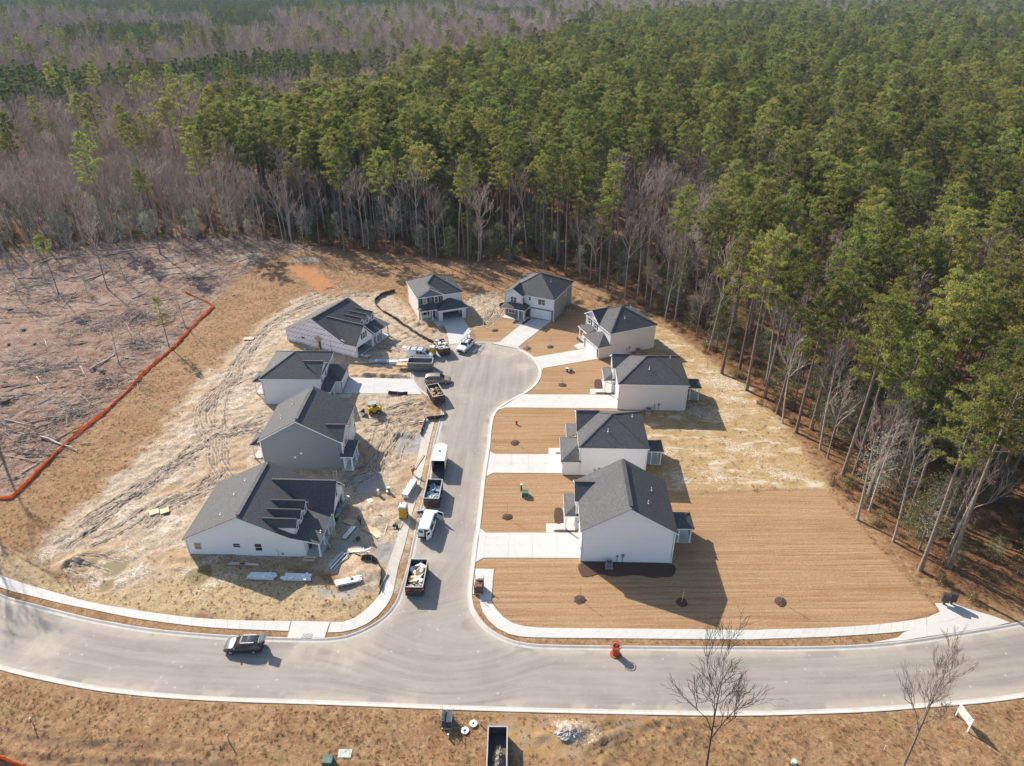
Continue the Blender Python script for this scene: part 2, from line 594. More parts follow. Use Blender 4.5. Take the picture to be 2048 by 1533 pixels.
def fbm(x, y, s, o=4, seed=0):
    v, a, t = 0, 1, 0
    for i in range(o):
        v = v + a * vnoise(x + 13.7 * i, y - 7.1 * i, s / 2 ** i, seed + i)
        t += a
        a *= .55
    return v / t

def seg_dist(X, Y, P, closed=False, pad=8.0):
    """distance to a polyline, 99 beyond pad"""
    P = np.asarray(P, float)
    out = np.full(X.shape, 99.0)
    m = (X > P[:, 0].min() - pad) & (X < P[:, 0].max() + pad) & (Y > P[:, 1].min() - pad) & (Y < P[:, 1].max() + pad)
    x, y = X[m], Y[m]
    d = np.full(x.shape, 99.0)
    n = len(P)
    for i in range(n if closed else n - 1):
        a, b = P[i], P[(i + 1) % n]
        e = b - a
        t = np.clip(((x - a[0]) * e[0] + (y - a[1]) * e[1]) / (e @ e + 1e-9), 0, 1)
        np.minimum(d, np.hypot(x - a[0] - t * e[0], y - a[1] - t * e[1]), out=d)
    out[m] = d
    return out

def inside(X, Y, P):
    P = np.asarray(P, float)
    out = np.zeros(X.shape, bool)
    m = (X > P[:, 0].min()) & (X < P[:, 0].max()) & (Y > P[:, 1].min()) & (Y < P[:, 1].max())
    x, y = X[m], Y[m]
    r = np.zeros(x.shape, bool)
    j = len(P) - 1
    for i in range(len(P)):
        (xi, yi), (xj, yj) = P[i], P[j]
        if yi != yj:
            r ^= ((yi > y) != (yj > y)) & (x < (xj - xi) * (y - yi) / (yj - yi) + xi)
        j = i
    out[m] = r
    return out

def sdist(X, Y, P):
    return np.where(inside(X, Y, P), -1, 1) * seg_dist(X, Y, P, True)

def sstep(v, lo, hi):
    t = np.clip((v - lo) / (hi - lo), 0, 1)
    return t * t * (3 - 2 * t)

# ---- surveyed outlines
LAWN = ats([(940, 1195), (958, 1220), (985, 1250), (1040, 1262), (1250, 1266), (1500, 1270), (1750, 1256), (1868, 1224), (1871, 1216), (1821, 1168),
            (1730, 1069), (1687, 1021), (1650, 981), (1345, 985), (1290, 985), (1290, 830), (1250, 700), (1195, 650), (1160, 612), (1120, 600), (1110, 640), (1060, 640),
            (1015, 618), (990, 640), (950, 662), (943, 686), (985, 689), (1036, 700), (1060, 712), (1082, 745), (1066, 780), (1007, 812), (990, 830),
            (979, 900), (960, 1060)])
PATCHY = ats([(1290, 985), (1650, 981), (1600, 890), (1540, 820), (1480, 765), (1410, 710), (1350, 668), (1310, 645), (1280, 640), (1290, 700), (1300, 760), (1290, 830)])
MUD = ats([(660, 575), (590, 600), (530, 640), (480, 690), (420, 740), (360, 810), (310, 880), (240, 950), (170, 1010), (100, 1070), (75, 1110), (120, 1150), (230, 1185), (330, 1165),
           (400, 1125), (560, 1130), (650, 1155), (700, 1195), (770, 1190), (790, 1190), (815, 1125), (860, 930), (880, 835), (825, 770), (825, 735), (860, 690), (895, 690), (890, 640),
           (960, 660), (985, 650), (1010, 612), (1000, 590), (950, 585), (930, 600), (840, 650), (800, 600), (760, 580), (720, 590)])
STRAW = ats([(20, 1100), (110, 1160), (230, 1185), (330, 1160), (400, 1118), (560, 1128), (640, 1150), (720, 1190), (765, 1188), (735, 1222), (660, 1244), (450, 1240), (260, 1220),
             (100, 1183), (0, 1151), (-60, 1130), (-30, 1090)])
DEBRIS = ats([(-20, 999), (25, 998), (46, 978), (84, 937), (203, 833), (342, 701), (427, 615), (470, 560), (560, 512), (640, 500), (600, 482), (400, 465), (200, 470), (0, 500),
              (-300, 540), (-500, 700), (-400, 1100), (-80, 1010)])
RED = ats([(575, 535), (622, 533), (700, 592), (650, 594)])
FRONT_R = ats([(985, 1440), (1120, 1432), (1290, 1440), (1240, 1500), (1100, 1520), (1000, 1500)])
CLEARING = ats([(2500, 1200), (2150, 1206), (2048, 1205), (1990, 1195), (1920, 1178), (1860, 1145), (1800, 1080), (1745, 1025), (1700, 968), (1650, 908), (1590, 842), (1530, 793),
                (1470, 748), (1410, 698), (1340, 643), (1270, 602), (1190, 572), (1130, 548), (1060, 530), (960, 521), (860, 514), (760, 505), (690, 498), (630, 490),
                (560, 484), (480, 480), (400, 478), (300, 480), (200, 490), (100, 500), (0, 505), (-300, 530), (-700, 600), (-1000, 800)]) + [(-150, 40), (-150, -200), (150, -200), (150, 45)]
RUTS = [[(650, 600), (590, 625), (540, 655), (505, 690), (485, 720), (470, 750), (440, 785), (415, 815), (405, 835), (412, 855), (440, 868), (490, 862), (530, 850)],
        [(530, 745), (480, 762), (430, 785), (405, 815), (402, 850), (425, 880), (440, 900), (445, 930), (425, 960), (370, 985), (300, 1020), (240, 1060), (170, 1090)],
        [(540, 832), (500, 850), (450, 872), (432, 892), (436, 930), (455, 960)],
        [(400, 905), (340, 940), (285, 980), (230, 1010), (160, 1055)],
        [(420, 870), (380, 905), (320, 950), (260, 990), (200, 1040), (120, 1095)],
        [(500, 700), (470, 740), (445, 800), (440, 850), (445, 900)],
        [(450, 940), (400, 985), (340, 1010), (280, 1060)],
        [(150, 1120), (190, 1122), (240, 1135)], [(140, 1130), (200, 1150)],
        [(755, 830), (800, 818), (840, 806), (872, 803)], [(740, 845), (800, 834), (855, 822)], [(730, 858), (790, 852), (840, 842), (835, 832), (818, 832), (808, 842), (822, 850)],
        [(805, 850), (780, 880), (762, 910), (748, 950)], [(830, 855), (800, 890), (785, 930)], [(770, 840), (755, 880), (745, 905)],
        [(950, 605), (975, 612), (985, 628), (970, 642), (950, 640)], [(940, 595), (985, 600), (1000, 615), (985, 640), (965, 655)], [(1000, 590), (960, 592), (935, 605)],
        [(745, 590), (700, 590), (650, 600)], [(690, 575), (640, 590), (600, 605)], [(760, 625), (800, 655), (850, 680)], [(720, 700), (770, 695), (810, 700)],
        [(700, 950), (740, 935), (765, 905)], [(690, 965), (735, 950), (770, 920)], [(725, 885), (742, 930), (700, 975)],
        [(1170, 1490), (1240, 1450), (1320, 1436)], [(1165, 1500), (1230, 1468), (1320, 1446)], [(1200, 1520), (1300, 1480), (1400, 1460)], [(-40, 1480), (100, 1500), (300, 1510), (470, 1515)], [(0, 1495), (150, 1512), (400, 1525)]]
RUTS = [catmull(ats(r_), 5) for r_ in RUTS]
GRAVEL = [[(755, 1080), (790, 1085), (800, 1105), (778, 1128), (755, 1118), (748, 1095)], [(690, 1085), (745, 1085), (752, 1110), (700, 1118), (670, 1105)], [(640, 1180), (700, 1180), (705, 1198), (645, 1196)],
          [(800, 870), (850, 872), (842, 908), (798, 908)], [(700, 960), (745, 945), (775, 975), (720, 990)], [(590, 517), (640, 517), (640, 524), (590, 524)]]
CRUST = [(230, 1125, 3.2), (205, 1165, 2.6), (250, 1155, 2.0), (395, 1135, 2.0), (430, 1165, 1.8), (115, 1090, 1.8), (95, 1112, 1.5), (330, 1050, 2.0), (300, 1010, 2.5), (370, 870, 2.5), (440, 760, 3.0), (400, 800, 2.2),
         (1440, 765, 4.0), (1412, 828, 3.5), (1470, 800, 2.5), (1500, 900, 3.0), (1570, 950, 3.0), (1430, 960, 2.5), (1365, 960, 2.0), (1310, 690, 2.0), (1400, 905, 2.0), (650, 650, 2.0), (560, 650, 3.0),
         (1145, 1465, 1.6), (1330, 905, 2.0), (510, 690, 3.0), (480, 745, 3.0), (470, 800, 3.0), (330, 960, 3.5), (250, 1040, 3.0)]

# ---- hard surfaces laid on the ground
def quad_grid(a, b, c, d, nu, nv):
    """bilinear split of a-b-c-d into nu x nv panels (a-b is the first row)"""
    a, b, c, d = map(np.array, (a, b, c, d))
    P = lambda s, t: (a * (1 - s) + b * s) * (1 - t) + (d * (1 - s) + c * s) * t
    return [[P(i / nu, j / nv), P((i + 1) / nu, j / nv), P((i + 1) / nu, (j + 1) / nv), P(i / nu, (j + 1) / nv)] for i in range(nu) for j in range(nv)]

W = lambda *l: [at(*p) for p in l]
DRIVES = {  # panels, then extra single slabs
    'front right house': (quad_grid(*W((1160, 1067), (1161, 1117.5), (967.5, 1117), (972, 1067)), 2, 4), [W((972, 1067), (967.5, 1117), (951.5, 1126), (960, 1058))],
                          [W((1132, 1048.5), (1166, 1048.5), (1166, 1061), (1149, 1061.5), (1149, 1066.8), (1092, 1066.8), (1092, 1048.5))]),
    'second right house': (quad_grid(*W((1124.9, 910.1), (1124.9, 948), (986.6, 947.1), (990.7, 909.6)), 2, 4), [W((990.7, 909.6), (986.6, 947.1), (972.6, 954), (980.4, 904))],
                           [W((1097, 897.5), (1121, 897.5), (1121, 909.8), (1097, 909.8))]),
    'third right house': (quad_grid(*W((1234, 791), (1234, 818.2), (1010, 816.4), (1051, 790.1)), 2, 5), [W((1051, 790.1), (1010, 816.4), (993, 822.5), (1049, 787))],
                          [W((1180, 779), (1206, 779), (1206, 786), (1193, 786), (1193, 790), (1180, 790))]),
    'fourth right house': (quad_grid(*W((1175.3, 697.4), (1196.6, 718.8), (1087.7, 737.4), (1072, 715)), 2, 4), [W((1072, 715), (1087.7, 737.4), (1081.5, 745), (1062, 713.5))],
                           [W((1147, 692), (1171, 684), (1178, 690), (1176, 697), (1156, 699.5))]),
    'grey and white house': (quad_grid(*W((1058.5, 636.8), (1101.6, 643.5), (1036.5, 694.7), (999, 685.1)), 2, 5), [W((999, 685.1), (1036.5, 694.7), (1039, 699), (982, 687.5))],
                             [W((1045, 642), (1056, 645), (1043, 652.5), (1030, 649.5))]),
    'blue gabled house': (quad_grid(*W((884.6, 644), (926.2, 637.2), (941, 662.6), (893.5, 664)), 2, 2) + quad_grid(*W((893.5, 664), (941, 662.6), (939, 687), (898.6, 690)), 2, 1), [],
                          [W((866, 644), (880, 642), (892, 649), (875, 654.5))]),
    'left hip roofed house': (quad_grid((-32.5, 123.3), (-32.5, 117.1), at(843.9, 789.6), at(825.6, 759.6), 2, 5), [],
                              [W((664, 790), (703, 790), (700.5, 796.5), (668, 796.5))]),
}
PADS = {'mailbox pad': [W((951, 1139), (988, 1139.8), (982.8, 1201), (960, 1205), (958, 1190), (945.2, 1190))],
        'drain apron': [W((583.6, 1243.9), (660.2, 1245.2), (649.4, 1277.3), (575, 1276.6))],
        'cabinet pad': [W((1870, 1208), (1906, 1208.5), (1944, 1222), (1900, 1243), (1853, 1250), (1853, 1237), (1880, 1225)),
                        W((1944, 1222), (1985, 1233.5), (2020, 1246.5), (1985, 1255), (1906, 1267.5), (1853, 1275), (1853, 1250), (1900, 1243)),
                        W((1853, 1251), (1853, 1275), (1811, 1282), (1737, 1288.5), (1795, 1277), (1808, 1265.5))]}
WALK_LEFT = [ats([(-110, 1103), (0, 1150.8), (47.3, 1168), (94.5, 1181.7), (141.8, 1195.5), (189, 1207.5), (261.5, 1220.1), (315, 1228), (378, 1235.9), (441, 1240.6), (504, 1242.8), (582, 1243.7)]),
             ats([(-110, 1128), (0, 1176), (63, 1193.3), (126, 1209), (189, 1221.7), (261.5, 1236.5), (315, 1244.5), (378, 1252.5), (441, 1258), (504, 1261), (577, 1263.6)])]
WALK_BEND = [ats([(661.5, 1245.8), (693.8, 1244.7), (717.9, 1231.8), (736.7, 1216.4), (755, 1197), (765, 1180), (774, 1137), (790.5, 1090), (804, 1041), (817, 990), (831.5, 933.7), (845.2, 867.8), (851, 845)]),
             ats([(655.5, 1266.7), (688.4, 1265.4), (720.6, 1256.3), (747.5, 1240.2), (769, 1219), (784, 1194), (790, 1170), (796, 1137), (809, 1095), (822.7, 1035.8), (835, 990), (849.5, 928), (863.5, 867.8), (869, 845)])]
WALK_RIGHT = [ats([(982.2, 1202), (988, 1214.6), (999.8, 1229.3), (1017.4, 1244), (1040.9, 1252.8), (1076, 1256.6), (1134.8, 1257.8), (1252.2, 1258.7), (1500, 1261.6), (1526.6, 1260.4), (1653, 1257.2), (1748, 1250.9), (1811.3, 1243.6), (1852.5, 1236.7)]),
              ats([(960.2, 1206), (963.1, 1220.5), (973.4, 1238.1), (991, 1255.7), (1014.5, 1268.9), (1040.9, 1274.8), (1082, 1276.9), (1252.2, 1278.6), (1500, 1280.7), (1526.6, 1279.4), (1653, 1275.3), (1763.9, 1268.3), (1808, 1264), (1852.5, 1256)])]

def walk_rows(w_):
    a, b = catmull(w_[0], 6), catmull(w_[1], 6)
    n = int(np.hypot(*np.diff(np.array(a), axis=0).T).sum() / 1.55)
    A, B = np.array(a), np.array(b)
    ra, rb = resample(A, 1), resample(B, 1)
    t = np.linspace(0, 1, n + 1)
    f = lambda P: np.c_[np.interp(t, np.linspace(0, 1, len(P)), P[:, 0]), np.interp(t, np.linspace(0, 1, len(P)), P[:, 1])]
    return f(ra), f(rb)

WALKS = [walk_rows(w_) for w_ in (WALK_LEFT, WALK_BEND, WALK_RIGHT)]
HARD = []
for p_, f_, x_ in DRIVES.values():
    HARD += [np.array(q) for q in p_ + f_ + x_]
for l_ in PADS.values():
    HARD += [np.array(q) for q in l_]
for a_, b_ in WALKS:
    HARD.append(np.vstack([a_, b_[::-1]]))

# ---- ground sheet: fine where the camera looks, coarse to the horizon
def axis(lo, hi, st, far_lo, far_hi):
    a = list(np.arange(lo, hi, st))
    d = st
    while a[-1] < far_hi:
        d *= 1.28
        a.append(a[-1] + d)
    d = st
    while a[0] > far_lo:
        d *= 1.28
        a.insert(0, a[0] - d)
    return np.array(a)

gx = axis(-92, 72, .31, -7000, 7000)
gy = np.r_[axis(38, 158, .31, -400, 158)[:-1], axis(158.2, 215, .7, 158, 8000)]
gy = np.unique(np.round(gy, 3))
X, Y = np.meshgrid(gx, gy)
X, Y = X.ravel(), Y.ravel()
n_big, n_mid, n_fine = fbm(X, Y, 9, 4, 1), fbm(X, Y, 2.6, 4, 11), fbm(X, Y, .9, 2, 21)
edge = (n_mid - .5) * 2.2 + (n_fine - .5) * 1.0
road_sd = sdist(X, Y, ROAD)
hard_sd = np.full(X.shape, 99.0)
for h_ in HARD:
    np.minimum(hard_sd, sdist(X, Y, h_), out=hard_sd)
z_lawn = sstep(-(sdist(X, Y, LAWN) + edge * .15), -.3, .3)
z_patchy = sstep(-(sdist(X, Y, PATCHY) + edge * 1.2), -1, 1)
z_mud = sstep(-(sdist(X, Y, MUD) + edge * 2.4), -1.5, 1.5)
z_straw = sstep(-(sdist(X, Y, STRAW) + edge * 1.5), -1, 1)
z_deb = sstep(-(sdist(X, Y, DEBRIS) + edge * 1.0), -.8, .8)
z_red = sstep(-(sdist(X, Y, RED) + edge * .6), -.6, .6)
z_front = .6 * sstep(-(sdist(X, Y, FRONT_R) + edge * 1.2), -1.2, 1.2)
in_clear = inside(X, Y, CLEARING)
z_for = np.where(in_clear, sstep(seg_dist(X, Y, CLEARING, True) + edge * 1.5, 3.0, -1.0), 1.0)
z_for *= (1 - z_deb) * (1 - z_lawn)
z_patchy *= (1 - z_lawn)
z_mud *= (1 - z_lawn) * (1 - .75 * z_straw)
crust = np.zeros(X.shape)
for px, py, r_ in CRUST:
    cx, cy = at(px, py)
    ca, sa = (.8, .6) if cx < 0 else (.95, -.3)
    crust = np.maximum(crust, .8 * sstep(1.5 - np.hypot(((X - cx) * ca + (Y - cy) * sa) * .55, -(X - cx) * sa + (Y - cy) * ca) / r_ + edge * .8, 0, 1.5))
crust *= (1 - z_lawn)
pond = np.zeros(X.shape)
for px, py, r_ in ((232, 1133, 1.7), (400, 1150, 1.5), (215, 1172, .9)):
    cx, cy = at(px, py)
    pond = np.maximum(pond, sstep(1.0 - np.hypot((X - cx), (Y - cy) * .8) / r_ + edge * .35, -.15, .15))
z_grav = np.zeros(X.shape)
for l_ in GRAVEL:
    z_grav = np.maximum(z_grav, .9 * sstep(-(sdist(X, Y, ats(l_)) + edge * 1.1), -.7, .7))
rut = np.zeros(X.shape)
rut_h = np.zeros(X.shape)
_r = np.random.RandomState(5)
for i, r_ in enumerate(RUTS):
    for k_, off in enumerate((-.95, .95)):
        for sub in (-.22, .2):
            d = seg_dist(X, Y, offset(r_, off + sub + _r.uniform(-.1, .1)), pad=3)
            d = d + (n_fine - .5) * .25
            np.maximum(rut, .85 * np.exp(-(d / .20) ** 2) * (.55 + .9 * (n_mid > .42)), out=rut)
            rut_h += np.exp(-((d - .38) / .16) ** 2) * .055
            rut_h -= np.exp(-(d / .20) ** 2) * .11
rut = np.clip(rut, 0, 1)
hardmask = np.clip(1 - sstep(np.minimum(hard_sd, road_sd), .15, .9), 0, 1)
rut *= (1 - hardmask) * (1 - z_lawn)
relief = (n_mid - .5) * .13 + (n_fine - .5) * .15
relief = relief * (1 + 1.6 * z_mud + 1.8 * z_deb + 1.4 * z_for - .8 * z_lawn - .35 * z_patchy) + (n_big - .5) * .35 * (z_for + z_deb + .3) * (1 - z_lawn)
relief += rut_h
relief = relief * (1 - pond) - .06 * pond
# the bank beside the orange fence, spoil heaps left by the digging
for px, py, rx, ry, h, rz in ((160, 1118, 1.6, 1.0, .7, .3), (140, 1128, 1.2, .7, .5, 0), (745, 752, 4.2, .8, .55, 0.02), (790, 755, 3.0, .8, .5, 0), (725, 757, 2.5, .8, .4, 0), (843, 650, 2.2, 1.4, .8, -.6), (860, 662, 1.6, 1.0, .6, -.4),
                               (815, 640, 2.0, 1.0, .6, -.5), (718, 1018, 2.0, 1.2, .5, .2), (745, 1040, 1.6, 1.0, .4, 0), (822, 842, 2.0, 1.0, .3, 0), (735, 1150, 2.4, 2.2, .45, 0), (690, 1205, 2, 1, .3, 0), (1145, 1465, 1.5, 1.0, .55, 0), (1195, 1462, .9, .6, .45, 0),
                               (1215, 1482, 1.3, .8, .45, 0), (1082, 1475, .8, .4, .3, 0), (800, 870, 2.5, 1.6, .35, 0), (965, 625, 1.6, 1.4, .45, 0)):
    cx, cy = at(px, py)
    c_, s_ = math.cos(rz), math.sin(rz)
    dx, dy = X - cx, Y - cy
    q = np.hypot((dx * c_ + dy * s_) / rx, (-dx * s_ + dy * c_) / ry)
    relief += h * np.exp(-q * q * 1.2) * (.55 + .9 * n_fine)
Z = .075 + relief * (1 - hardmask)
lawn_rows = (np.sin((Y - .03 * X + .5 * vnoise(X, Y, 6, 8)) * 2 * PI / .95) > .86) * -.022 * (vnoise(X, Y * 4, 9, 4) > .35)
Z += lawn_rows * z_lawn * (1 - hardmask)
Z = np.where(hard_sd < .5, np.minimum(Z, .06), Z)
Z = np.where(road_sd < 0, np.where(road_sd < -.25, -.15, .03), Z)
far = np.hypot(X, Y) > 400
Z = np.where(far, 0.0, Z)
nxx, nyy = len(gx), len(gy)
ii = np.arange(nxx * nyy).reshape(nyy, nxx)
quads = np.stack([ii[:-1, :-1], ii[:-1, 1:], ii[1:, 1:], ii[1:, :-1]], -1).reshape(-1, 4)

gm = bpy.data.materials.new('site_ground')
nt, b, L = nodes_of(gm)
b.inputs['Roughness'].default_value = .95
b.inputs['Specular IOR Level'].default_value = .15
pos = coords(nt, 'World')
def attr(n_):
    a = nt.nodes.new('ShaderNodeAttribute')
    a.attribute_name = n_
    s = nt.nodes.new('ShaderNodeSeparateColor')
    nt.links.new(a.outputs['Color'], s.inputs[0])
    return s.outputs[0], s.outputs[1], s.outputs[2]
A0, A1, A2 = attr('zone_a'), attr('zone_b'), attr('zone_c')
n1, n2, n3 = noise(nt, pos, .09, 6, .6), noise(nt, pos, .55, 6, .62), noise(nt, pos, 3.2, 5, .65)
n4 = noise(nt, pos, 9.0, 3, .6)
fine = mixc(nt, .5, n3, n4)
# dry field grass
grass = mixc(nt, ramp(nt, n2, .32, .68), (.235, .122, .060), (.34, .215, .115))
grass = mixc(nt, ramp(nt, n1, .45, .62), grass, (.255, .145, .070))
grass = mixc(nt, ramp(nt, fine, .52, .70), grass, (.41, .29, .175))
grass = mixc(nt, math_n(nt, 'MULTIPLY', ramp(nt, fine, .49, .36), .8), grass, (.10, .055, .027))
grass = mixc(nt, math_n(nt, 'MULTIPLY', ramp(nt, noise(nt, pos, .28, 5, .6), .55, .70), .45), grass, (.16, .135, .045))
grass = mixc(nt, math_n(nt, 'MULTIPLY', ramp(nt, noise(nt, pos, .42, 5, .65, .4), .50, .66), .75), grass, (.205, .098, .045))
nt_u = noise(nt, pos, 1.7, 4, .7, .3)
grass = mixc(nt, math_n(nt, 'MULTIPLY', ramp(nt, nt_u, .48, .34), .45), grass, (.13, .075, .036))
grass = mixc(nt, math_n(nt, 'MULTIPLY', ramp(nt, nt_u, .55, .68), .6), grass, (.40, .285, .16))
# straw lawn, crimped in rows
rows = nt.nodes.new('ShaderNodeTexNoise')
mp = nt.nodes.new('ShaderNodeMapping')
mp.inputs['Rotation'].default_value = (0, 0, .03)
mp.inputs['Scale'].default_value = (.06, 2.4, 1)
L.new(pos, mp.inputs[0])
L.new(mp.outputs[0], rows.inputs['Vector'])
rows.inputs['Scale'].default_value = 1.0
rows.inputs['Detail'].default_value = 4
lawn = mixc(nt, ramp(nt, rows.outputs['Fac'], .34, .66), (.280, .162, .082), (.390, .252, .142))
mp3 = nt.nodes.new('ShaderNodeMapping')
mp3.inputs['Scale'].default_value = (.035, .42, 1)
L.new(pos, mp3.inputs[0])
lawn = mixc(nt, math_n(nt, 'MULTIPLY', ramp(nt, noise(nt, mp3.outputs[0], 1.0, 5, .6, .3), .52, .66), .65), lawn, (.245, .118, .046))
spl = nt.nodes.new('ShaderNodeSeparateXYZ')
L.new(pos, spl.inputs[0])
seam = math_n(nt, 'FRACT', math_n(nt, 'ADD', math_n(nt, 'DIVIDE', math_n(nt, 'ADD', spl.outputs[1], math_n(nt, 'MULTIPLY', spl.outputs[0], -.03)), 1.05), math_n(nt, 'MULTIPLY', n1, .8)))
lawn = mixc(nt, math_n(nt, 'MULTIPLY', math_n(nt, 'MULTIPLY', math_n(nt, 'LESS_THAN', seam, .13), ramp(nt, n2, .38, .58)), .55), lawn, (.17, .085, .038))
lawn = mixc(nt, ramp(nt, n1, .42, .66), lawn, mixc(nt, .5, lawn, (.36, .23, .12)))
lawn = mixc(nt, math_n(nt, 'MULTIPLY', ramp(nt, fine, .53, .40), .3), lawn, (.19, .10, .045))
lawn = mixc(nt, math_n(nt, 'MULTIPLY', ramp(nt, fine, .54, .66), .35), lawn, (.47, .335, .20))
# patchy new grass on sand
patchy = mixc(nt, ramp(nt, n3, .35, .62), (.31, .185, .080), (.41, .30, .165))
patchy = mixc(nt, math_n(nt, 'MULTIPLY', ramp(nt, n2, .50, .66), .7), patchy, (.24, .17, .055))
mp2 = nt.nodes.new('ShaderNodeMapping')
mp2.inputs['Scale'].default_value = (.22, .6, 1)
L.new(pos, mp2.inputs[0])
patchy = mixc(nt, ramp(nt, noise(nt, mp2.outputs[0], 1.0, 6, .65), .52, .66), patchy, (.52, .44, .33))
# mud and sand of the building lots
mud = mixc(nt, ramp(nt, n2, .34, .66), (.295, .212, .138), (.43, .34, .245))
mud = mixc(nt, ramp(nt, n3, .46, .70), mud, (.53, .45, .355))
mud = mixc(nt, math_n(nt, 'MULTIPLY', ramp(nt, n3, .46, .30), .75), mud, (.17, .115, .07))
mud = mixc(nt, math_n(nt, 'MULTIPLY', ramp(nt, n1, .48, .62), .6), mud, (.36, .225, .105))
mud = mixc(nt, math_n(nt, 'MULTIPLY', ramp(nt, n4, .40, .30), .6), mud, (.15, .10, .06))
straw = mixc(nt, ramp(nt, n3, .38, .62), (.29, .20, .105), (.44, .34, .20))
straw = mixc(nt, math_n(nt, 'MULTIPLY', ramp(nt, n2, .42, .28), .7), straw, (.20, .13, .07))
debris = mixc(nt, ramp(nt, n3, .35, .65), (.175, .110, .080), (.325, .230, .172))
debris = mixc(nt, ramp(nt, n2, .46, .62), debris, (.205, .100, .057))
debris = mixc(nt, ramp(nt, n1, .52, .66), debris, (.30, .225, .175))
debris = mixc(nt, math_n(nt, 'MULTIPLY', ramp(nt, n4, .60, .72), .7), debris, (.44, .365, .30))
debris = mixc(nt, math_n(nt, 'MULTIPLY', ramp(nt, n3, .42, .28), .8), debris, (.065, .042, .032))
forest = mixc(nt, ramp(nt, n3, .35, .65), (.115, .055, .028), (.23, .110, .050))
forest = mixc(nt, ramp(nt, n2, .50, .68), forest, (.15, .10, .045))
red = mixc(nt, ramp(nt, n3, .35, .7), (.33, .14, .055), (.40, .20, .09))
wet = mixc(nt, ramp(nt, n3, .3, .7), (.085, .055, .035), (.16, .105, .065))
white = mixc(nt, ramp(nt, n3, .35, .65), (.47, .40, .32), (.62, .56, .49))
dig = mixc(nt, ramp(nt, n2, .4, .6), (.38, .235, .09), (.30, .22, .16))
col = mixc(nt, A2[1], grass, dig)
col = mixc(nt, A1[1], col, straw)
col = mixc(nt, A0[2], col, debris)
col = mixc(nt, A0[0], col, mud)
col = mixc(nt, A1[0], col, patchy)
col = mixc(nt, A1[2], col, red)
col = mixc(nt, A0[1], col, lawn)
cr = ramp(nt, math_n(nt, 'ADD', A2[0], math_n(nt, 'MULTIPLY', math_n(nt, 'SUBTRACT', fine, .5), 4.6)), .55, 1.0)
col = mixc(nt, math_n(nt, 'MULTIPLY', cr, .85), col, white)
at3 = nt.nodes.new('ShaderNodeAttribute')
at3.attribute_name = 'zone_d'
s3 = nt.nodes.new('ShaderNodeSeparateColor')
L.new(at3.outputs['Color'], s3.inputs[0])
col = mixc(nt, s3.outputs[0], col, forest)
col = mixc(nt, math_n(nt, 'MULTIPLY', A2[2], .55), col, wet)
gravel = mixc(nt, ramp(nt, n4, .35, .65), (.17, .165, .165), (.36, .345, .335))
gravel = mixc(nt, ramp(nt, n3, .45, .7), gravel, (.30, .27, .23))
col = mixc(nt, s3.outputs[2], col, gravel)
col = mixc(nt, s3.outputs[1], col, (.20, .155, .075))
L.new(col, b.inputs['Base Color'])
rg = nt.nodes.new('ShaderNodeMapRange')
rg.inputs[3].default_value, rg.inputs[4].default_value = .95, .75
L.new(s3.outputs[1], rg.inputs[0])
L.new(rg.outputs[0], b.inputs['Roughness'])
bb = nt.nodes.new('ShaderNodeBump')
bb.inputs['Distance'].default_value = .12
bs = nt.nodes.new('ShaderNodeMapRange')
bs.inputs[3].default_value, bs.inputs[4].default_value = .75, .05
L.new(s3.outputs[1], bs.inputs[0])
L.new(bs.outputs[0], bb.inputs['Strength'])
L.new(fine, bb.inputs['Height'])
L.new(bb.outputs[0], b.inputs['Normal'])

gme = np_mesh('ground', np.c_[X, Y, Z], quads, [gm], smooth=True)
for nm, (r_, g_, b_) in (('zone_a', (z_mud, z_lawn, z_deb)), ('zone_b', (z_patchy, z_straw, z_red)), ('zone_c', (crust, z_front, rut)), ('zone_d', (z_for, pond, z_grav))):
    a_ = gme.attributes.new(nm, 'FLOAT_COLOR', 'POINT')
    a_.data.foreach_set('color', np.c_[r_, g_, b_, np.ones(len(X))].astype(np.float32).ravel())
tag(link_mesh('ground', gme), kind='structure')
GRID = (gx, gy, Z.reshape(nyy, nxx))
def ground_z(x, y):
    i = min(max(int(np.searchsorted(gx, x)) - 1, 0), nxx - 2)
    j = min(max(int(np.searchsorted(gy, y)) - 1, 0), nyy - 2)
    return float(GRID[2][j:j + 2, i:i + 2].mean())

# ---- asphalt
am = bpy.data.materials.new('asphalt')
nt, b, L = nodes_of(am)
b.inputs['Roughness'].default_value = .88
b.inputs['Specular IOR Level'].default_value = .25
pos = coords(nt, 'World')
n1, n2, n3 = noise(nt, pos, .16, 6, .62, .4), noise(nt, pos, 1.1, 6, .7), noise(nt, pos, 14, 2)
col = mixc(nt, ramp(nt, n1, .35, .68), (.245, .212, .182), (.300, .262, .226))
col = mixc(nt, math_n(nt, 'MULTIPLY', ramp(nt, n2, .58, .74), .7), col, (.40, .36, .315))
col = mixc(nt, math_n(nt, 'MULTIPLY', ramp(nt, n2, .44, .30), .5), col, (.195, .168, .145))
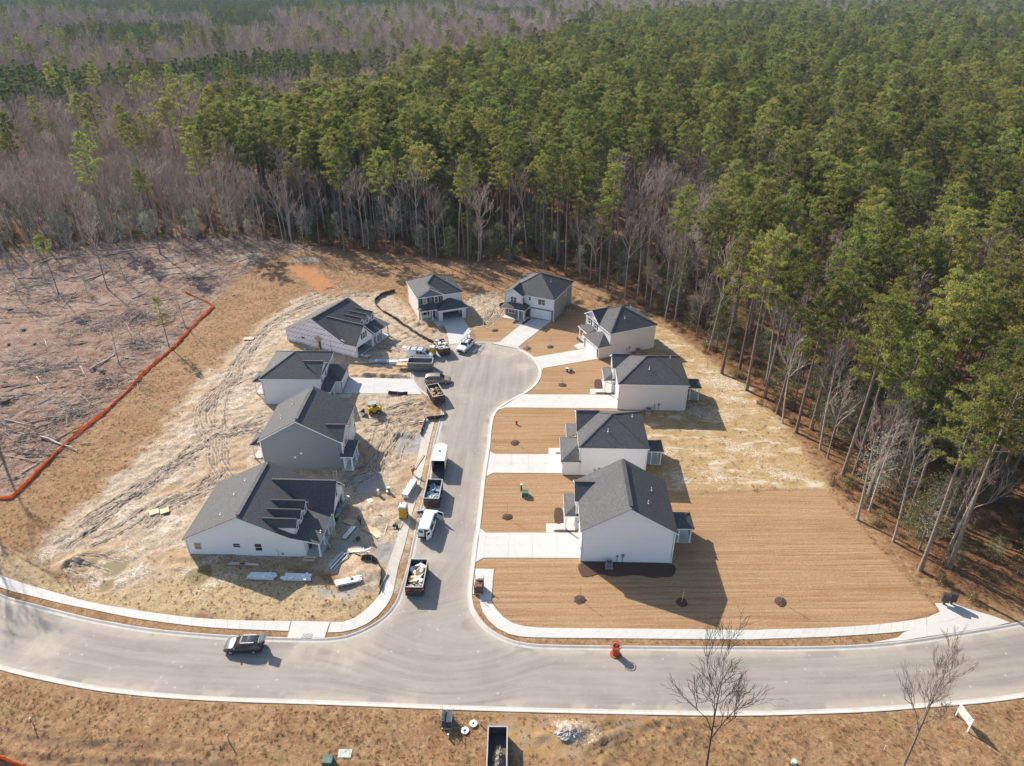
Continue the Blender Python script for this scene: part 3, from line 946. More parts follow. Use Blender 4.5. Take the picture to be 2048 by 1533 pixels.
# pale dust tracked along both streets, tyre paths following the direction of travel
dr = nt.nodes.new('ShaderNodeAttribute')
dr.attribute_name = 'lane'
sp = nt.nodes.new('ShaderNodeSeparateColor')
L.new(dr.outputs['Color'], sp.inputs[0])
lane_v = nt.nodes.new('ShaderNodeCombineXYZ')
L.new(math_n(nt, 'MULTIPLY', sp.outputs[0], 26), lane_v.inputs[0])
L.new(math_n(nt, 'MULTIPLY', sp.outputs[1], 26), lane_v.inputs[1])
st = noise(nt, lane_v.outputs[0], 1.0, 4, .6)
col = mixc(nt, math_n(nt, 'MULTIPLY', ramp(nt, st, .46, .64), .55), col, (.345, .302, .258))
col = mixc(nt, math_n(nt, 'MULTIPLY', ramp(nt, st, .46, .28), .5), col, (.19, .164, .142))
col = mixc(nt, math_n(nt, 'MULTIPLY', sp.outputs[2], .75), col, mixc(nt, ramp(nt, n2, .35, .7), (.42, .34, .25), (.46, .41, .35)))
col = mixc(nt, math_n(nt, 'MULTIPLY', ramp(nt, n3, .55, .70), .35), col, (.37, .345, .32))
sx = nt.nodes.new('ShaderNodeTexVoronoi')
sx.inputs['Scale'].default_value = .55
L.new(pos, sx.inputs['Vector'])
col = mixc(nt, math_n(nt, 'MULTIPLY', ramp(nt, sx.outputs['Distance'], .10, .05), .55), col, (.50, .45, .39))
L.new(col, b.inputs['Base Color'])
bump(nt, b, n3, .25, .01)

def in_road_grid():
    """asphalt as a fine sheet cut to the road outline, carrying its lane coordinates"""
    asphalt_n, asphalt_s = offset(KERB_N, -.62), offset(KERB_S, .62)
    P = np.vstack([asphalt_n, asphalt_s[::-1]])
    xs, ys = np.arange(P[:, 0].min(), P[:, 0].max(), .55), np.arange(P[:, 1].min(), P[:, 1].max(), .55)
    GX, GY = np.meshgrid(xs, ys)
    sd = sdist(GX.ravel(), GY.ravel(), P).reshape(GX.shape)
    keep = sd < .60
    idx = -np.ones(GX.shape, int)
    cell = keep[:-1, :-1] & keep[1:, :-1] & keep[:-1, 1:] & keep[1:, 1:]
    use = np.zeros(GX.shape, bool)
    for a_, b_ in ((slice(None, -1), slice(None, -1)), (slice(1, None), slice(None, -1)), (slice(None, -1), slice(1, None)), (slice(1, None), slice(1, None))):
        use[a_, b_] |= cell
    idx[use] = np.arange(use.sum())
    j, i = np.nonzero(cell)
    q = np.stack([idx[j, i], idx[j, i + 1], idx[j + 1, i + 1], idx[j + 1, i]], -1)
    x, y = GX[use], GY[use]
    z = np.full(x.shape, 0.0)
    me = np_mesh('road', np.c_[x, y, z], q, [am], smooth=True)
    ds = seg_dist(x, y, KERB_S, pad=60)
    side = sstep(y, 60, 68) * (x > -26) * (x < 6)
    cx = -9.3 + (y - 70) * .05
    turn = sstep(np.hypot(x + 9, y - 62), 16, 3)
    lane = ds / 26 * (1 - side) + side * (x - cx) / 26 + turn * .25 * np.hypot(x + 24, y - 74) / 26
    along = np.where(side > .5, y, x) * .02 / 26 * 3
    dust = np.zeros(x.shape)
    dk = -sd[use]
    dust = np.maximum(dust, .9 * np.exp(-(dk / .8) ** 2) * (fbm(x, y, 3.0, 3, 3) > .42))
    for px, py, r_ in ((1010, 700, 5), (1050, 735, 3), (880, 690, 6), (700, 1290, 4), (820, 1180, 3), (850, 1100, 3), (865, 1000, 3), (620, 1300, 4), (100, 1290, 3), (890, 800, 4), (950, 700, 5)):
        c_ = at(px, py)
        dust = np.maximum(dust, .75 * sstep(1.2 - np.hypot(x - c_[0], y - c_[1]) / r_ + (fbm(x, y, 2.2, 4, 9) - .5) * 2.2, 0, 1))
    a = me.attributes.new('lane', 'FLOAT_COLOR', 'POINT')
    a.data.foreach_set('color', np.c_[lane, along, dust, np.ones(len(x))].astype(np.float32).ravel())
    tag(link_mesh('road', me), kind='structure')

in_road_grid()

# ---- concrete
def concrete(name, c, c2, dirt=.55):
    m = bpy.data.materials.new(name)
    nt, b, L = nodes_of(m)
    b.inputs['Roughness'].default_value = .8
    b.inputs['Specular IOR Level'].default_value = .25
    pos = coords(nt, 'World')
    col = mixc(nt, ramp(nt, noise(nt, pos, .5, 6, .65), .35, .7), c, c2)
    oi = nt.nodes.new('ShaderNodeObjectInfo')
    col = mixc(nt, math_n(nt, 'MULTIPLY', oi.outputs['Random'], .5), col, tuple(x * .88 for x in c2))
    col = mixc(nt, math_n(nt, 'MULTIPLY', ramp(nt, noise(nt, pos, .8, 7, .7, .6), .56 - .1 * (dirt > .6), .72), dirt), col, (.42, .335, .245))
    col = mixc(nt, math_n(nt, 'MULTIPLY', ramp(nt, noise(nt, pos, 10, 3), .60, .72), .25), col, (.38, .36, .33))
    L.new(col, b.inputs['Base Color'])
    bump(nt, b, noise(nt, pos, 30, 2), .15, .01)
    return m

M['concrete'] = concrete('concrete', (.50, .475, .440), (.55, .525, .49))
M['old_concrete'] = concrete('dusty_concrete', (.43, .39, .34), (.52, .48, .43), .85)
M['kerb'] = concrete('kerb_concrete', (.45, .42, .38), (.52, .49, .445), .8)
M['grey_concrete'] = concrete('fresh_concrete', (.47, .46, .44), (.52, .505, .48))

def slab_piece(poly, z, mat, parent, name, gap=.012, t=.14):
    P = np.asarray(poly, float)
    c = P.mean(0)
    d = P - c
    P = c + d * (1 - gap / np.maximum(np.hypot(d[:, 0], d[:, 1]), .2))[:, None]
    if np.cross(P[1] - P[0], P[2] - P[0]) < 0:
        P = P[::-1]
    return MB().slab([(x, y, z) for x, y in P], t).build(name, mat, parent)

root = tag(empty('pavement'), kind='structure')
for (a_, b_), mats in zip(WALKS, ('concrete', 'bend', 'concrete')):
    for k in range(len(a_) - 1):
        m_ = M['concrete'] if mats == 'concrete' or k < 7 else M['old_concrete']
        slab_piece([a_[k], a_[k + 1], b_[k + 1], b_[k]], .125, m_, root, 'pavement_slab')
for nm, l_ in PADS.items():
    for q in l_:
        slab_piece(q, .131, M['concrete'], root, 'apron_slab')
for nm, (p_, f_, x_) in DRIVES.items():
    r_ = tag(empty('driveway'), kind='structure')
    m_ = M['grey_concrete'] if nm.startswith(('left', 'blue')) else M['concrete']
    for q in p_:
        slab_piece(q, .118, m_, r_, 'driveway_slab')
    for q in f_:
        slab_piece(q, .112, m_, r_, 'flared_slab')
    for q in x_:
        slab_piece(q, .127, m_, r_, 'walkway_slab')

def kerb_run(line, side, root):
    P = resample(line, .75)
    Tn = np.gradient(P, axis=0)
    Tn /= np.hypot(*Tn.T)[:, None]
    Nn = np.c_[-Tn[:, 1], Tn[:, 0]] * side          # towards the road
    prof = [(0, -.12), (0, .135), (.14, .130), (.26, .075), (.36, .022), (.66, .006), (.66, -.12)]
    n = len(P)
    k = 0
    while k < n - 1:
        e = min(k + 4, n - 1)
        vs, fs = [], []
        m = len(prof)
        for i in range(k, e + 1):
            sh = .008 * Tn[i] * (1 if i == k else -1 if i == e else 0)
            for u, z in prof:
                q = P[i] + Nn[i] * u + sh
                vs.append((q[0], q[1], z))
        for i in range(e - k):
            for j in range(m - 1):
                f = (i * m + j, i * m + j + 1, (i + 1) * m + j + 1, (i + 1) * m + j)
                fs.append(f if side < 0 else f[::-1])
        fs += [tuple(range(m)), tuple(range((e - k) * m + m - 1, (e - k) * m - 1, -1))]
        MB().add(vs, fs).build('kerb_stone', M['kerb'], root)
        k = e

kr = tag(empty('kerb'), kind='structure')
kerb_run(KERB_N, -1, kr)
kerb_run(KERB_S, 1, kr)

# ---- tyre tracks pressed into the mud: pairs of sunk ribbons with thrown-up edges
tk = bpy.data.materials.new('churned_mud')
nt, b, L = nodes_of(tk)
pos = coords(nt, 'World')
b.inputs['Specular IOR Level'].default_value = .25
n2, n3 = noise(nt, pos, 1.3, 5, .65), noise(nt, pos, 7, 4, .65)
at_ = nt.nodes.new('ShaderNodeAttribute')
at_.attribute_name = 'sunk'
sk = nt.nodes.new('ShaderNodeSeparateColor')
L.new(at_.outputs['Color'], sk.inputs[0])
low = mixc(nt, ramp(nt, n3, .35, .65), (.075, .048, .031), (.165, .115, .075))
low = mixc(nt, ramp(nt, n2, .50, .64), low, (.33, .25, .17))
high = mixc(nt, ramp(nt, n3, .35, .65), (.32, .235, .155), (.52, .44, .355))
L.new(mixc(nt, sk.outputs[0], high, low), b.inputs['Base Color'])
b.inputs['Roughness'].default_value = .85
bump(nt, b, n3, .8, .06)
tr_ = np.random.RandomState(31)
for i_, line in enumerate(RUTS):
    if i_ > 23:
        break
    troot = tag(empty('tyre_tracks'), kind='structure')
    for off in (-.95, .95) if i_ % 3 else (-1.1, -.45, .5, 1.15):
        P = resample(offset(resample(line, .5), off + tr_.uniform(-.12, .12)), .28)
        n = len(P)
        if n < 5:
            continue
        T = np.gradient(P, axis=0)
        T /= np.hypot(*T.T)[:, None] + 1e-9
        Nn = np.c_[-T[:, 1], T[:, 0]]
        wob = np.convolve(tr_.normal(size=n + 8), np.ones(9) / 9, 'valid')[:n]
        prof = [(-.40, -.05, 0), (-.25, .09, 0), (-.15, .0, .8), (0, .0, 1), (.15, .0, .8), (.25, .09, 0), (.40, -.05, 0)]
        vs, sunk = [], []
        for j in range(n):
            fade = min(1, j / 3, (n - 1 - j) / 3)
            c = P[j] + Nn[j] * wob[j] * .25
            zg = ground_z(*c)
            for u_, h_, k_ in prof:
                q = c + Nn[j] * u_ * tr_.uniform(.75, 1.25)
                vs.append((q[0], q[1], max(ground_z(*q), zg - .05) + .015 + (h_ * tr_.uniform(.2, 1.3)) * fade - (.06 if abs(u_) > .35 else 0) - .03 * (1 - fade)))
                sunk.append(min(1, k_ * fade * tr_.uniform(.6, 1.2)))
        m = len(prof)
        fs = [(j * m + k_, (j + 1) * m + k_, (j + 1) * m + k_ + 1, j * m + k_ + 1) for j in range(n - 1) for k_ in range(m - 1)]
        me = np_mesh('tyre_track', vs, fs, [tk])
        a_ = me.attributes.new('sunk', 'FLOAT_COLOR', 'POINT')
        a_.data.foreach_set('color', np.repeat(np.array(sunk, np.float32)[:, None], 4, 1).ravel())
        link_mesh('tyre_track', me, troot)
# ================================================================ houses
def bar(mb, p, q, w_, h_):
    """square bar from p to q: w_ wide level, h_ tall"""
    p, q = Vector(p), Vector(q)
    d = (q - p)
    s = Vector((-d.y, d.x, 0))
    s = s.normalized() * (w_ / 2) if s.length > 1e-6 else Vector((w_ / 2, 0, 0))
    if abs(d.z) > .98 * d.length:
        mb.box(p.x - w_ / 2, p.y - h_ / 2, p.z, p.x + w_ / 2, p.y + h_ / 2, q.z)
        return
    z = Vector((0, 0, h_ / 2))
    mb.add([p - s - z, p + s - z, p + s + z, p - s + z, q - s - z, q + s - z, q + s + z, q - s + z],
           [(0, 1, 2, 3), (7, 6, 5, 4), (0, 4, 5, 1), (1, 5, 6, 2), (2, 6, 7, 3), (3, 7, 4, 0)])

class House:
    def __init__(s, name, loc, rot, label, group, my=None):
        s.root = empty(name, (loc[0], loc[1], .02), rot, label, 'house', group)
        s.my = my

    def P(s, u, v):
        return (u, s.my - v) if s.my is not None else (u, v)

    def put(s, mb, name, mat, parent=None):
        if s.my is not None:
            mb.v = [(x, s.my - y, z) for x, y, z in mb.v]
            mb.f = [f[::-1] for f in mb.f]
        return mb.build(name, M[mat] if isinstance(mat, str) else mat, parent or s.root)

    def frame(s, p0, p1):
        p0, p1 = Vector((*p0, 0)), Vector((*p1, 0))
        d = (p1 - p0).normalized()
        n = Vector((d.y, -d.x, 0))
        return p0, d, n, (p1 - p0).length

    def wall(s, p0, p1, z0, z1, mat, ops=(), name='wall', th=.16):
        p0, d, n, L_ = s.frame(p0, p1)
        ts = sorted({0.0, L_, *[o[0] for o in ops], *[o[1] for o in ops]})
        zs = sorted({z0, z1, *[o[2] for o in ops], *[o[3] for o in ops]})
        mb = MB()
        pt = lambda t, z, k: tuple(p0 + d * t - n * (th if k else 0) + Vector((0, 0, z)))
        for i in range(len(ts) - 1):
            for j in range(len(zs) - 1):
                tm, zm = (ts[i] + ts[i + 1]) / 2, (zs[j] + zs[j + 1]) / 2
                if any(o[0] < tm < o[1] and o[2] < zm < o[3] for o in ops):
                    continue
                q = [(ts[i], zs[j]), (ts[i + 1], zs[j]), (ts[i + 1], zs[j + 1]), (ts[i], zs[j + 1])]
                mb.add([pt(*a, 0) for a in q], [(0, 1, 2, 3)])
                mb.add([pt(*a, 1) for a in q], [(3, 2, 1, 0)])
        for o in list(ops) + [(0, L_, z0, z1)]:
            q = [(o[0], o[2]), (o[1], o[2]), (o[1], o[3]), (o[0], o[3])]
            for i in range(4):
                a, c = q[i], q[(i + 1) % 4]
                mb.add([pt(*a, 0), pt(*c, 0), pt(*c, 1), pt(*a, 1)], [(0, 1, 2, 3)])
        return s.put(mb, name, mat)

    def face(s, p0, p1, poly, mat, name='gable_wall', th=.16, off=0.0):
        """upright polygon [(t, z)...] on the line p0-p1, thickened inwards"""
        p0, d, n, L_ = s.frame(p0, p1)
        A = [tuple(p0 + d * t + n * off + Vector((0, 0, z))) for t, z in poly]
        B = [tuple(Vector(a) - n * th) for a in A]
        k = len(poly)
        return s.put(MB().add(A + B, [tuple(range(k)), tuple(range(2 * k - 1, k - 1, -1))] + [(i, i + k, (i + 1) % k + k, (i + 1) % k) for i in range(k)]), name, mat)

    def window(s, p0, p1, t0, t1, z0, z1, cols=1, shutters=False, pane='pane', rows=2):
        p0, d, n, _ = s.frame(p0, p1)
        at_ = lambda t, z, o: tuple(p0 + d * t + n * o + Vector((0, 0, z)))
        def plate(mb, ta, tb, za, zb, o0, o1):
            mb.add([at_(t, z, o) for o in (o0, o1) for t, z in ((ta, za), (tb, za), (tb, zb), (ta, zb))],
                   [(0, 3, 2, 1), (4, 5, 6, 7), (0, 1, 5, 4), (1, 2, 6, 5), (2, 3, 7, 6), (3, 0, 4, 7)])
            return mb
        c = .11
        mb = MB()
        plate(mb, t0 - c, t0, z0 - c, z1 + c, .0, .055)
        plate(mb, t1, t1 + c, z0 - c, z1 + c, .0, .055)
        plate(mb, t0, t1, z1, z1 + c, .0, .055)
        plate(mb, t0, t1, z0 - c, z0, .0, .065)
        win = s.put(mb, 'window', 'trim')
        w_ = (t1 - t0) / cols
        for i in range(cols):
            for j in range(rows):
                za, zb = z0 + (z1 - z0) * j / rows, z0 + (z1 - z0) * (j + 1) / rows
                a, b_ = t0 + i * w_ + .03, t0 + (i + 1) * w_ - .03
                s.put(plate(MB(), a, b_, za + .02, zb - .02, .004, .016), 'pane', pane, win)
        mb = MB()
        for j in range(1, rows):
            zc = z0 + (z1 - z0) * j / rows
            plate(mb, t0, t1, zc - .03, zc + .03, .003, .035)
        for i in range(1, cols):
            plate(mb, t0 + i * w_ - .05, t0 + i * w_ + .05, z0, z1, .002, .045)
        if mb.v:
            s.put(mb, 'sash_bar', 'trim', win)
        if shutters:
            for ta in (t0 - c - .40, t1 + c + .03):
                s.put(plate(MB(), ta, ta + .36, z0 - .05, z1 + .05, .0, .04), 'shutter', 'dark_trim')
        return win

    def entry(s, p0, p1, t0, t1, z0=.15, z1=2.25):
        p0, d, n, _ = s.frame(p0, p1)
        mb = MB()
        a, b_ = p0 + d * (t0 - .12), p0 + d * (t1 + .12)
        q = lambda p, z, o: tuple(p + n * o + Vector((0, 0, z)))
        def plate(pa, pb, za, zb, o0, o1):
            return MB().add([q(p, z, o) for o in (o0, o1) for p, z in ((pa, za), (pb, za), (pb, zb), (pa, zb))],
                            [(0, 3, 2, 1), (4, 5, 6, 7), (0, 1, 5, 4), (1, 2, 6, 5), (2, 3, 7, 6), (3, 0, 4, 7)])
        fr = s.put(plate(a, b_, z0, z1 + .12, 0, .03), 'door_frame', 'trim')
        s.put(plate(p0 + d * t0, p0 + d * t1, z0, z1, .031, .06), 'door', 'door', fr)

    def garage_door(s, p0, p1, t0, t1, h=2.2):
        p0, d, n, _ = s.frame(p0, p1)
        q = lambda t, z, o: tuple(p0 + d * t + n * o + Vector((0, 0, z)))
        def plate(mb, ta, tb, za, zb, o0, o1):
            return mb.add([q(t, z, o) for o in (o0, o1) for t, z in ((ta, za), (tb, za), (tb, zb), (ta, zb))],
                          [(0, 3, 2, 1), (4, 5, 6, 7), (0, 1, 5, 4), (1, 2, 6, 5), (2, 3, 7, 6), (3, 0, 4, 7)])
        mb = MB()
        plate(mb, t0 - .14, t0, .1, h + .14, 0, .05)
        plate(mb, t1, t1 + .14, .1, h + .14, 0, .05)
        plate(mb, t0, t1, h, h + .14, 0, .05)
        gd = s.put(mb, 'garage_door', 'trim')
        for k in range(4):
            za = .12 + (h - .12) * k / 4
            m2 = MB()
            plate(m2, t0, t1, za + .012, za + (h - .12) / 4 - .012, -.02, .01)
            for i in range(4):
                ta = t0 + (t1 - t0) * i / 4
                plate(m2, ta + .1, ta + (t1 - t0) / 4 - .1, za + .09, za + .44, .01, .022)
            s.put(m2, 'door_panel', 'garage_door', gd)

    def column(s, u, v, z1=2.75, w_=.2, z0=.1):
        mb = MB().box(u - w_ / 2, v - w_ / 2, z0, u + w_ / 2, v + w_ / 2, z1)
        mb.box(u - w_ * .72, v - w_ * .72, z0, u + w_ * .72, v + w_ * .72, z0 + .22)
        mb.box(u - w_ * .68, v - w_ * .68, z1 - .14, u + w_ * .68, v + w_ * .68, z1 - .02)
        s.put(mb, 'column', 'trim')

    def roof(s, polys, name='roof', eaves=(), th=.11, mat='roof', fascia='trim'):
        mb = MB()
        for p in polys:
            mb.slab(p, th)
        r_ = s.put(mb, name, mat)
        if eaves:
            fb = MB()
            for p, q in eaves:
                bar(fb, (p[0], p[1], p[2] - .17), (q[0], q[1], q[2] - .17), .05, .19)
            s.put(fb, 'fascia', fascia, r_)
        return r_

    def caps(s, lines, parent, w_=.26):
        mb = MB()
        for p, q in lines:
            bar(mb, (p[0], p[1], p[2] + .02), (q[0], q[1], q[2] + .02), w_, .06)
        s.put(mb, 'ridge_cap', 'roof', parent)

    def hip(s, u0, v0, u1, v1, z, sl, name='roof'):
        du, dv = u1 - u0, v1 - v0
        h = sl * min(du, dv) / 2
        if du >= dv:
            a, b_ = (u0 + dv / 2, (v0 + v1) / 2, z + h), (u1 - dv / 2, (v0 + v1) / 2, z + h)
            if du - dv < .3:
                a = b_ = ((u0 + u1) / 2, (v0 + v1) / 2, z + h)
            A, B, C, D_ = (u0, v0, z), (u1, v0, z), (u1, v1, z), (u0, v1, z)
            polys = [[A, B, b_, a] if a != b_ else [A, B, a], [B, C, b_], [C, D_, a, b_] if a != b_ else [C, D_, a], [D_, A, a]]
            hips = [(A, a), (B, b_), (C, b_), (D_, a)] + ([(a, b_)] if a != b_ else [])
        else:
            a, b_ = ((u0 + u1) / 2, v0 + du / 2, z + h), ((u0 + u1) / 2, v1 - du / 2, z + h)
            A, B, C, D_ = (u0, v0, z), (u1, v0, z), (u1, v1, z), (u0, v1, z)
            polys = [[A, B, a], [B, C, b_, a], [C, D_, b_], [D_, A, a, b_]]
            hips = [(A, a), (B, a), (C, b_), (D_, b_), (a, b_)]
        r_ = s.roof(polys, name, [(A, B), (B, C), (C, D_), (D_, A)])
        s.caps(hips, r_)
        return r_, h

    def shed_hip(s, uo, ui, v0, v1, z, sl, hip0=True, hip1=True, name='porch_roof', di0=None):
        """lean-to roof rising from uo to the wall at ui, its ends hipped"""
        D_ = abs(ui - uo)
        zt = z + sl * D_
        a, b_ = v0 + (D_ if hip0 else 0), v1 - (D_ if hip1 else 0)
        if a > b_:
            a = b_ = (a + b_) / 2
        polys = [[(uo, v0, z), (ui, a, zt), (ui, b_, zt), (uo, v1, z)]]
        eaves = [((uo, v0, z), (uo, v1, z))]
        if hip0:
            polys.append([(uo, v0, z), (ui, v0, z), (ui, a, zt)])
            eaves.append(((uo, v0, z), (ui, v0, z)))
        if hip1:
            polys.append([(uo, v1, z), (ui, b_, zt), (ui, v1, z)])
            eaves.append(((uo, v1, z), (ui, v1, z)))
        return s.roof(polys, name, eaves)

    def cross_gable(s, uf, vc, hw, ze, zr, ue, sl, name='front_gable_roof'):
        """gable facing -u: front edge uf, main eave at ue rising with slope sl"""
        ui = ue + (zr - ze) / sl
        L_ = [(uf, vc - hw, ze), (ue, vc - hw, ze), (ui, vc, zr), (uf, vc, zr)]
        R_ = [(uf, vc, zr), (ui, vc, zr), (ue, vc + hw, ze), (uf, vc + hw, ze)]
        r_ = s.roof([[(x, y, z + .05) for x, y, z in L_], [(x, y, z + .05) for x, y, z in R_]], name,
                    [((uf, vc - hw, ze + .02), (uf, vc, zr + .02)), ((uf, vc, zr + .02), (uf, vc + hw, ze + .02)), ((uf, vc - hw, ze + .03), (ue, vc - hw, ze + .03)), ((uf, vc + hw, ze + .03), (ue, vc + hw, ze + .03))])
        s.caps([((uf, vc, zr + .06), (ui, vc, zr + .06))], r_)

    def corner(s, u, v, z0, z1, mat='trim'):
        s.put(MB().box(u - .07, v - .07, z0, u + .07, v + .07, z1), 'corner_board', mat)

    def pipe(s, u, v, z, h=.55, r_=.055, mat='white_plastic'):
        s.put(MB().tube([(u, v, z - .25), (u, v, z + h)], r_, 8).disc((u, v, z - .02), r_, r_ * 2.6, .05, 10), 'vent_pipe', mat)

    def meter(s, p0, p1, t, z=1.3):
        p0, d, n, _ = s.frame(p0, p1)
        c = p0 + d * t + n * .07
        a = math.atan2(d.y, d.x)
        mt = s.put(MB().obox((c.x, c.y, z), .34, .14, .5, a), 'electric_meter', 'metal')
        s.put(MB().tube([(c.x, c.y, .1), (c.x, c.y, z - .25)], .035, 6), 'conduit', 'metal', mt)
        c2 = c + d * -.75
        jb = s.put(MB().obox((c2.x, c2.y, z - .15), .22, .12, .3, a), 'junction_box', 'metal')
        s.put(MB().tube([(c2.x, c2.y, .1), (c2.x, c2.y, z - .30)], .025, 6), 'conduit', 'metal', jb)

    def conditioner(s, u, v, rot=0):
        mb = MB().box(u - .42, v - .42, .16, u + .42, v + .42, .95)
        o = s.put(mb, 'air_conditioner', 'metal')
        s.put(MB().disc((u, v, .951), .06, .34, .02, 18), 'fan_grille', 'dark_metal', o)
        s.put(MB().box(u - .5, v - .5, .06, u + .5, v + .5, .16), 'base_pad', 'concrete', o)

EZ = 5.65

def plan_a(name, loc, rot, D, Wd, label, mats, gable=True, bump=.5, vb=6.3, porch=(6.0, None, -2.1), patio=(3.9, 7.4, 3.5), slope=.6, cols=(), win_upper=True, patio_side=1, shutters=False, ac=None, group='new two-storey houses'):
    h = House(name, loc, rot, label, group)
    side, front, fr_low, bmat = mats['side'], mats['front'], mats['low'], mats['bump']
    F0, F1 = (0, Wd), (0, 0)
    fv = lambda v0, v1: (Wd - v1, Wd - v0)
    h.wall((0, 0), (D, 0), 0, EZ, side)
    h.wall((D, 0), (D, Wd), 0, EZ, mats.get('back', side))
    h.wall((D, Wd), (0, Wd), 0, EZ, side)
    g0, g1 = .75, 5.45
    h.wall(F0, F1, 0, 2.75, fr_low)
    h.wall(F0, F1, 2.75, EZ, front)
    h.garage_door(F0, F1, *fv(g0, g1))
    # bump-out beside the garage
    h.wall((-bump, vb), (0, vb), 0, EZ, bmat)
    h.wall((-bump, Wd), (-bump, vb), 0, 2.75, fr_low)
    h.wall((-bump, Wd), (-bump, vb), 2.75, EZ, front)
    h.wall((0, Wd), (-bump, Wd), 0, EZ, side)
    vc = (vb + Wd) / 2
    hw = (Wd - vb) / 2 + .3
    e = -.3
    ze = EZ - .02
    rise = slope * (D / 2 + .3)
    zr = ze + hw * .62
    h.face((-bump, Wd), (-bump, vb), [(0, EZ), (Wd - vb, EZ), ((Wd - vb) / 2, EZ + (Wd - vb) / 2 * .62)], front)
    # main roof
    if gable:
        um, zt = D / 2, ze + rise
        A = [(-.3, -.3, ze), (um, -.3, zt), (um, Wd + .3, zt), (-.3, Wd + .3, ze)]
        B = [(um, -.3, zt), (D + .3, -.3, ze), (D + .3, Wd + .3, ze), (um, Wd + .3, zt)]
        r_ = h.roof([A, B], 'roof', [(A[0], A[1]), (B[0], B[1]), (A[3], A[2]), (B[3], B[2]), (A[0], A[3]), (B[1], B[2])], fascia=mats.get('rake', 'trim'))
        h.caps([((um, .3, zt + .03), (um, Wd - .3, zt + .03))], r_, .55)
        for v_, q in ((0, ((0, 0), (D, 0))), (Wd, ((D, Wd), (0, Wd)))):
            h.face(*q, [(0, EZ), (D, EZ), (D / 2, EZ + slope * D / 2 - .05)], side)
        zf = lambda u, v: ze + slope * ((u + .3) if u < um else (D + .3 - u))
    else:
        r_, hh = h.hip(-.3, -.3, D + .3, Wd + .3, ze, slope)
        zf = lambda u, v: ze + slope * min(u + .3, D + .3 - u, v + .3, Wd + .3 - v)
    h.cross_gable(-bump - .3, vc, hw, ze, zr, e, slope)
    # porch
    p0, p1, pu = porch
    p1 = Wd + .3 if p1 is None else p1
    h.shed_hip(pu, 0, p0, p1, 2.95, .42, True, True)
    for u_, v_ in cols or ((pu + .3, p0 + .3), (pu + .3, p1 - .45), (pu + .3, (p0 + p1) / 2)):
        h.column(u_, v_, 2.78)
    h.put(MB().box(pu + .1, p0 + .1, .02, -.02, p1 - .2, .17), 'porch_floor', 'concrete')
    h.entry(F0, F1, *fv(p0 - .05 - .0 + .1, p0 + 1.05)) if vb - p0 > 1.2 else h.entry((-bump, Wd), (-bump, vb), Wd - vb - 1.3, Wd - vb - .35)
    # windows
    if win_upper:
        h.window(F0, F1, *fv(2.2, 3.9), 3.65, 4.95, 2, shutters)
    B0, B1 = (-bump, Wd), (-bump, vb)
    wv = Wd - vb
    h.window(B0, B1, wv / 2 - .75, wv / 2 + .75, 3.7, 5.0, 2, shutters)
    h.window(B0, B1, max(.35, wv / 2 - 1.2), max(.35, wv / 2 - 1.2) + 1.5, .95, 2.3, 2)
    if vb - 5.6 > .9:
        h.window(F0, F1, *fv(5.75, 6.3), 4.3, 5.1, 1)
    h.window((D, 0), (D, Wd), 1.2, 2.2, 3.7, 5.0)
    h.window((D, 0), (D, Wd), Wd - 2.4, Wd - 1.4, 3.7, 5.0)
    h.window((D, 0), (D, Wd), 1.2, 2.9, .95, 2.3, 2)
    if mats.get('sidewin'):
        h.window((0, 0), (D, 0), D - 4.6, D - 3.8, 3.75, 5.0)
    # rear patio cover
    if patio:
        q0, q1, dp = patio
        r2, _ = h.hip(D - 2.0, q0, D + dp, q1, 2.85, .55, 'patio_roof')
        for v_ in (q0 + .25, q1 - .25):
            h.column(D + dp - .35, v_, 2.68, .16)
        h.column(D + dp - 2.0, q0 + .25, 2.68, .16)
        h.put(MB().box(D + .02, q0 + .1, .02, D + dp - .1, q1 - .1, .13), 'patio_slab', 'grey_concrete')
    for u_, v_ in ((0, 0), (D, 0), (D, Wd), (-bump, Wd), (-bump, vb)):
        h.corner(u_, v_, .1, EZ - .1)
    for u_, v_ in ((D * .72, Wd * .28), (D * .80, Wd * .62)) if gable else ((D * .45, Wd * .25), (D * .82, Wd * .72)):
        h.pipe(u_, v_, zf(u_, v_))
    # lamps beside the garage door
    for v_ in (g0 - .35, g1 + .35):
        h.put(MB().box(-.16, v_ - .07, 1.85, 0, v_ + .07, 2.15), 'wall_lamp', 'dark_metal')
    if ac is not None:
        h.meter((0, 0), (D, 0), ac + 1.9)
        h.conditioner(ac, -1.0)
    return h

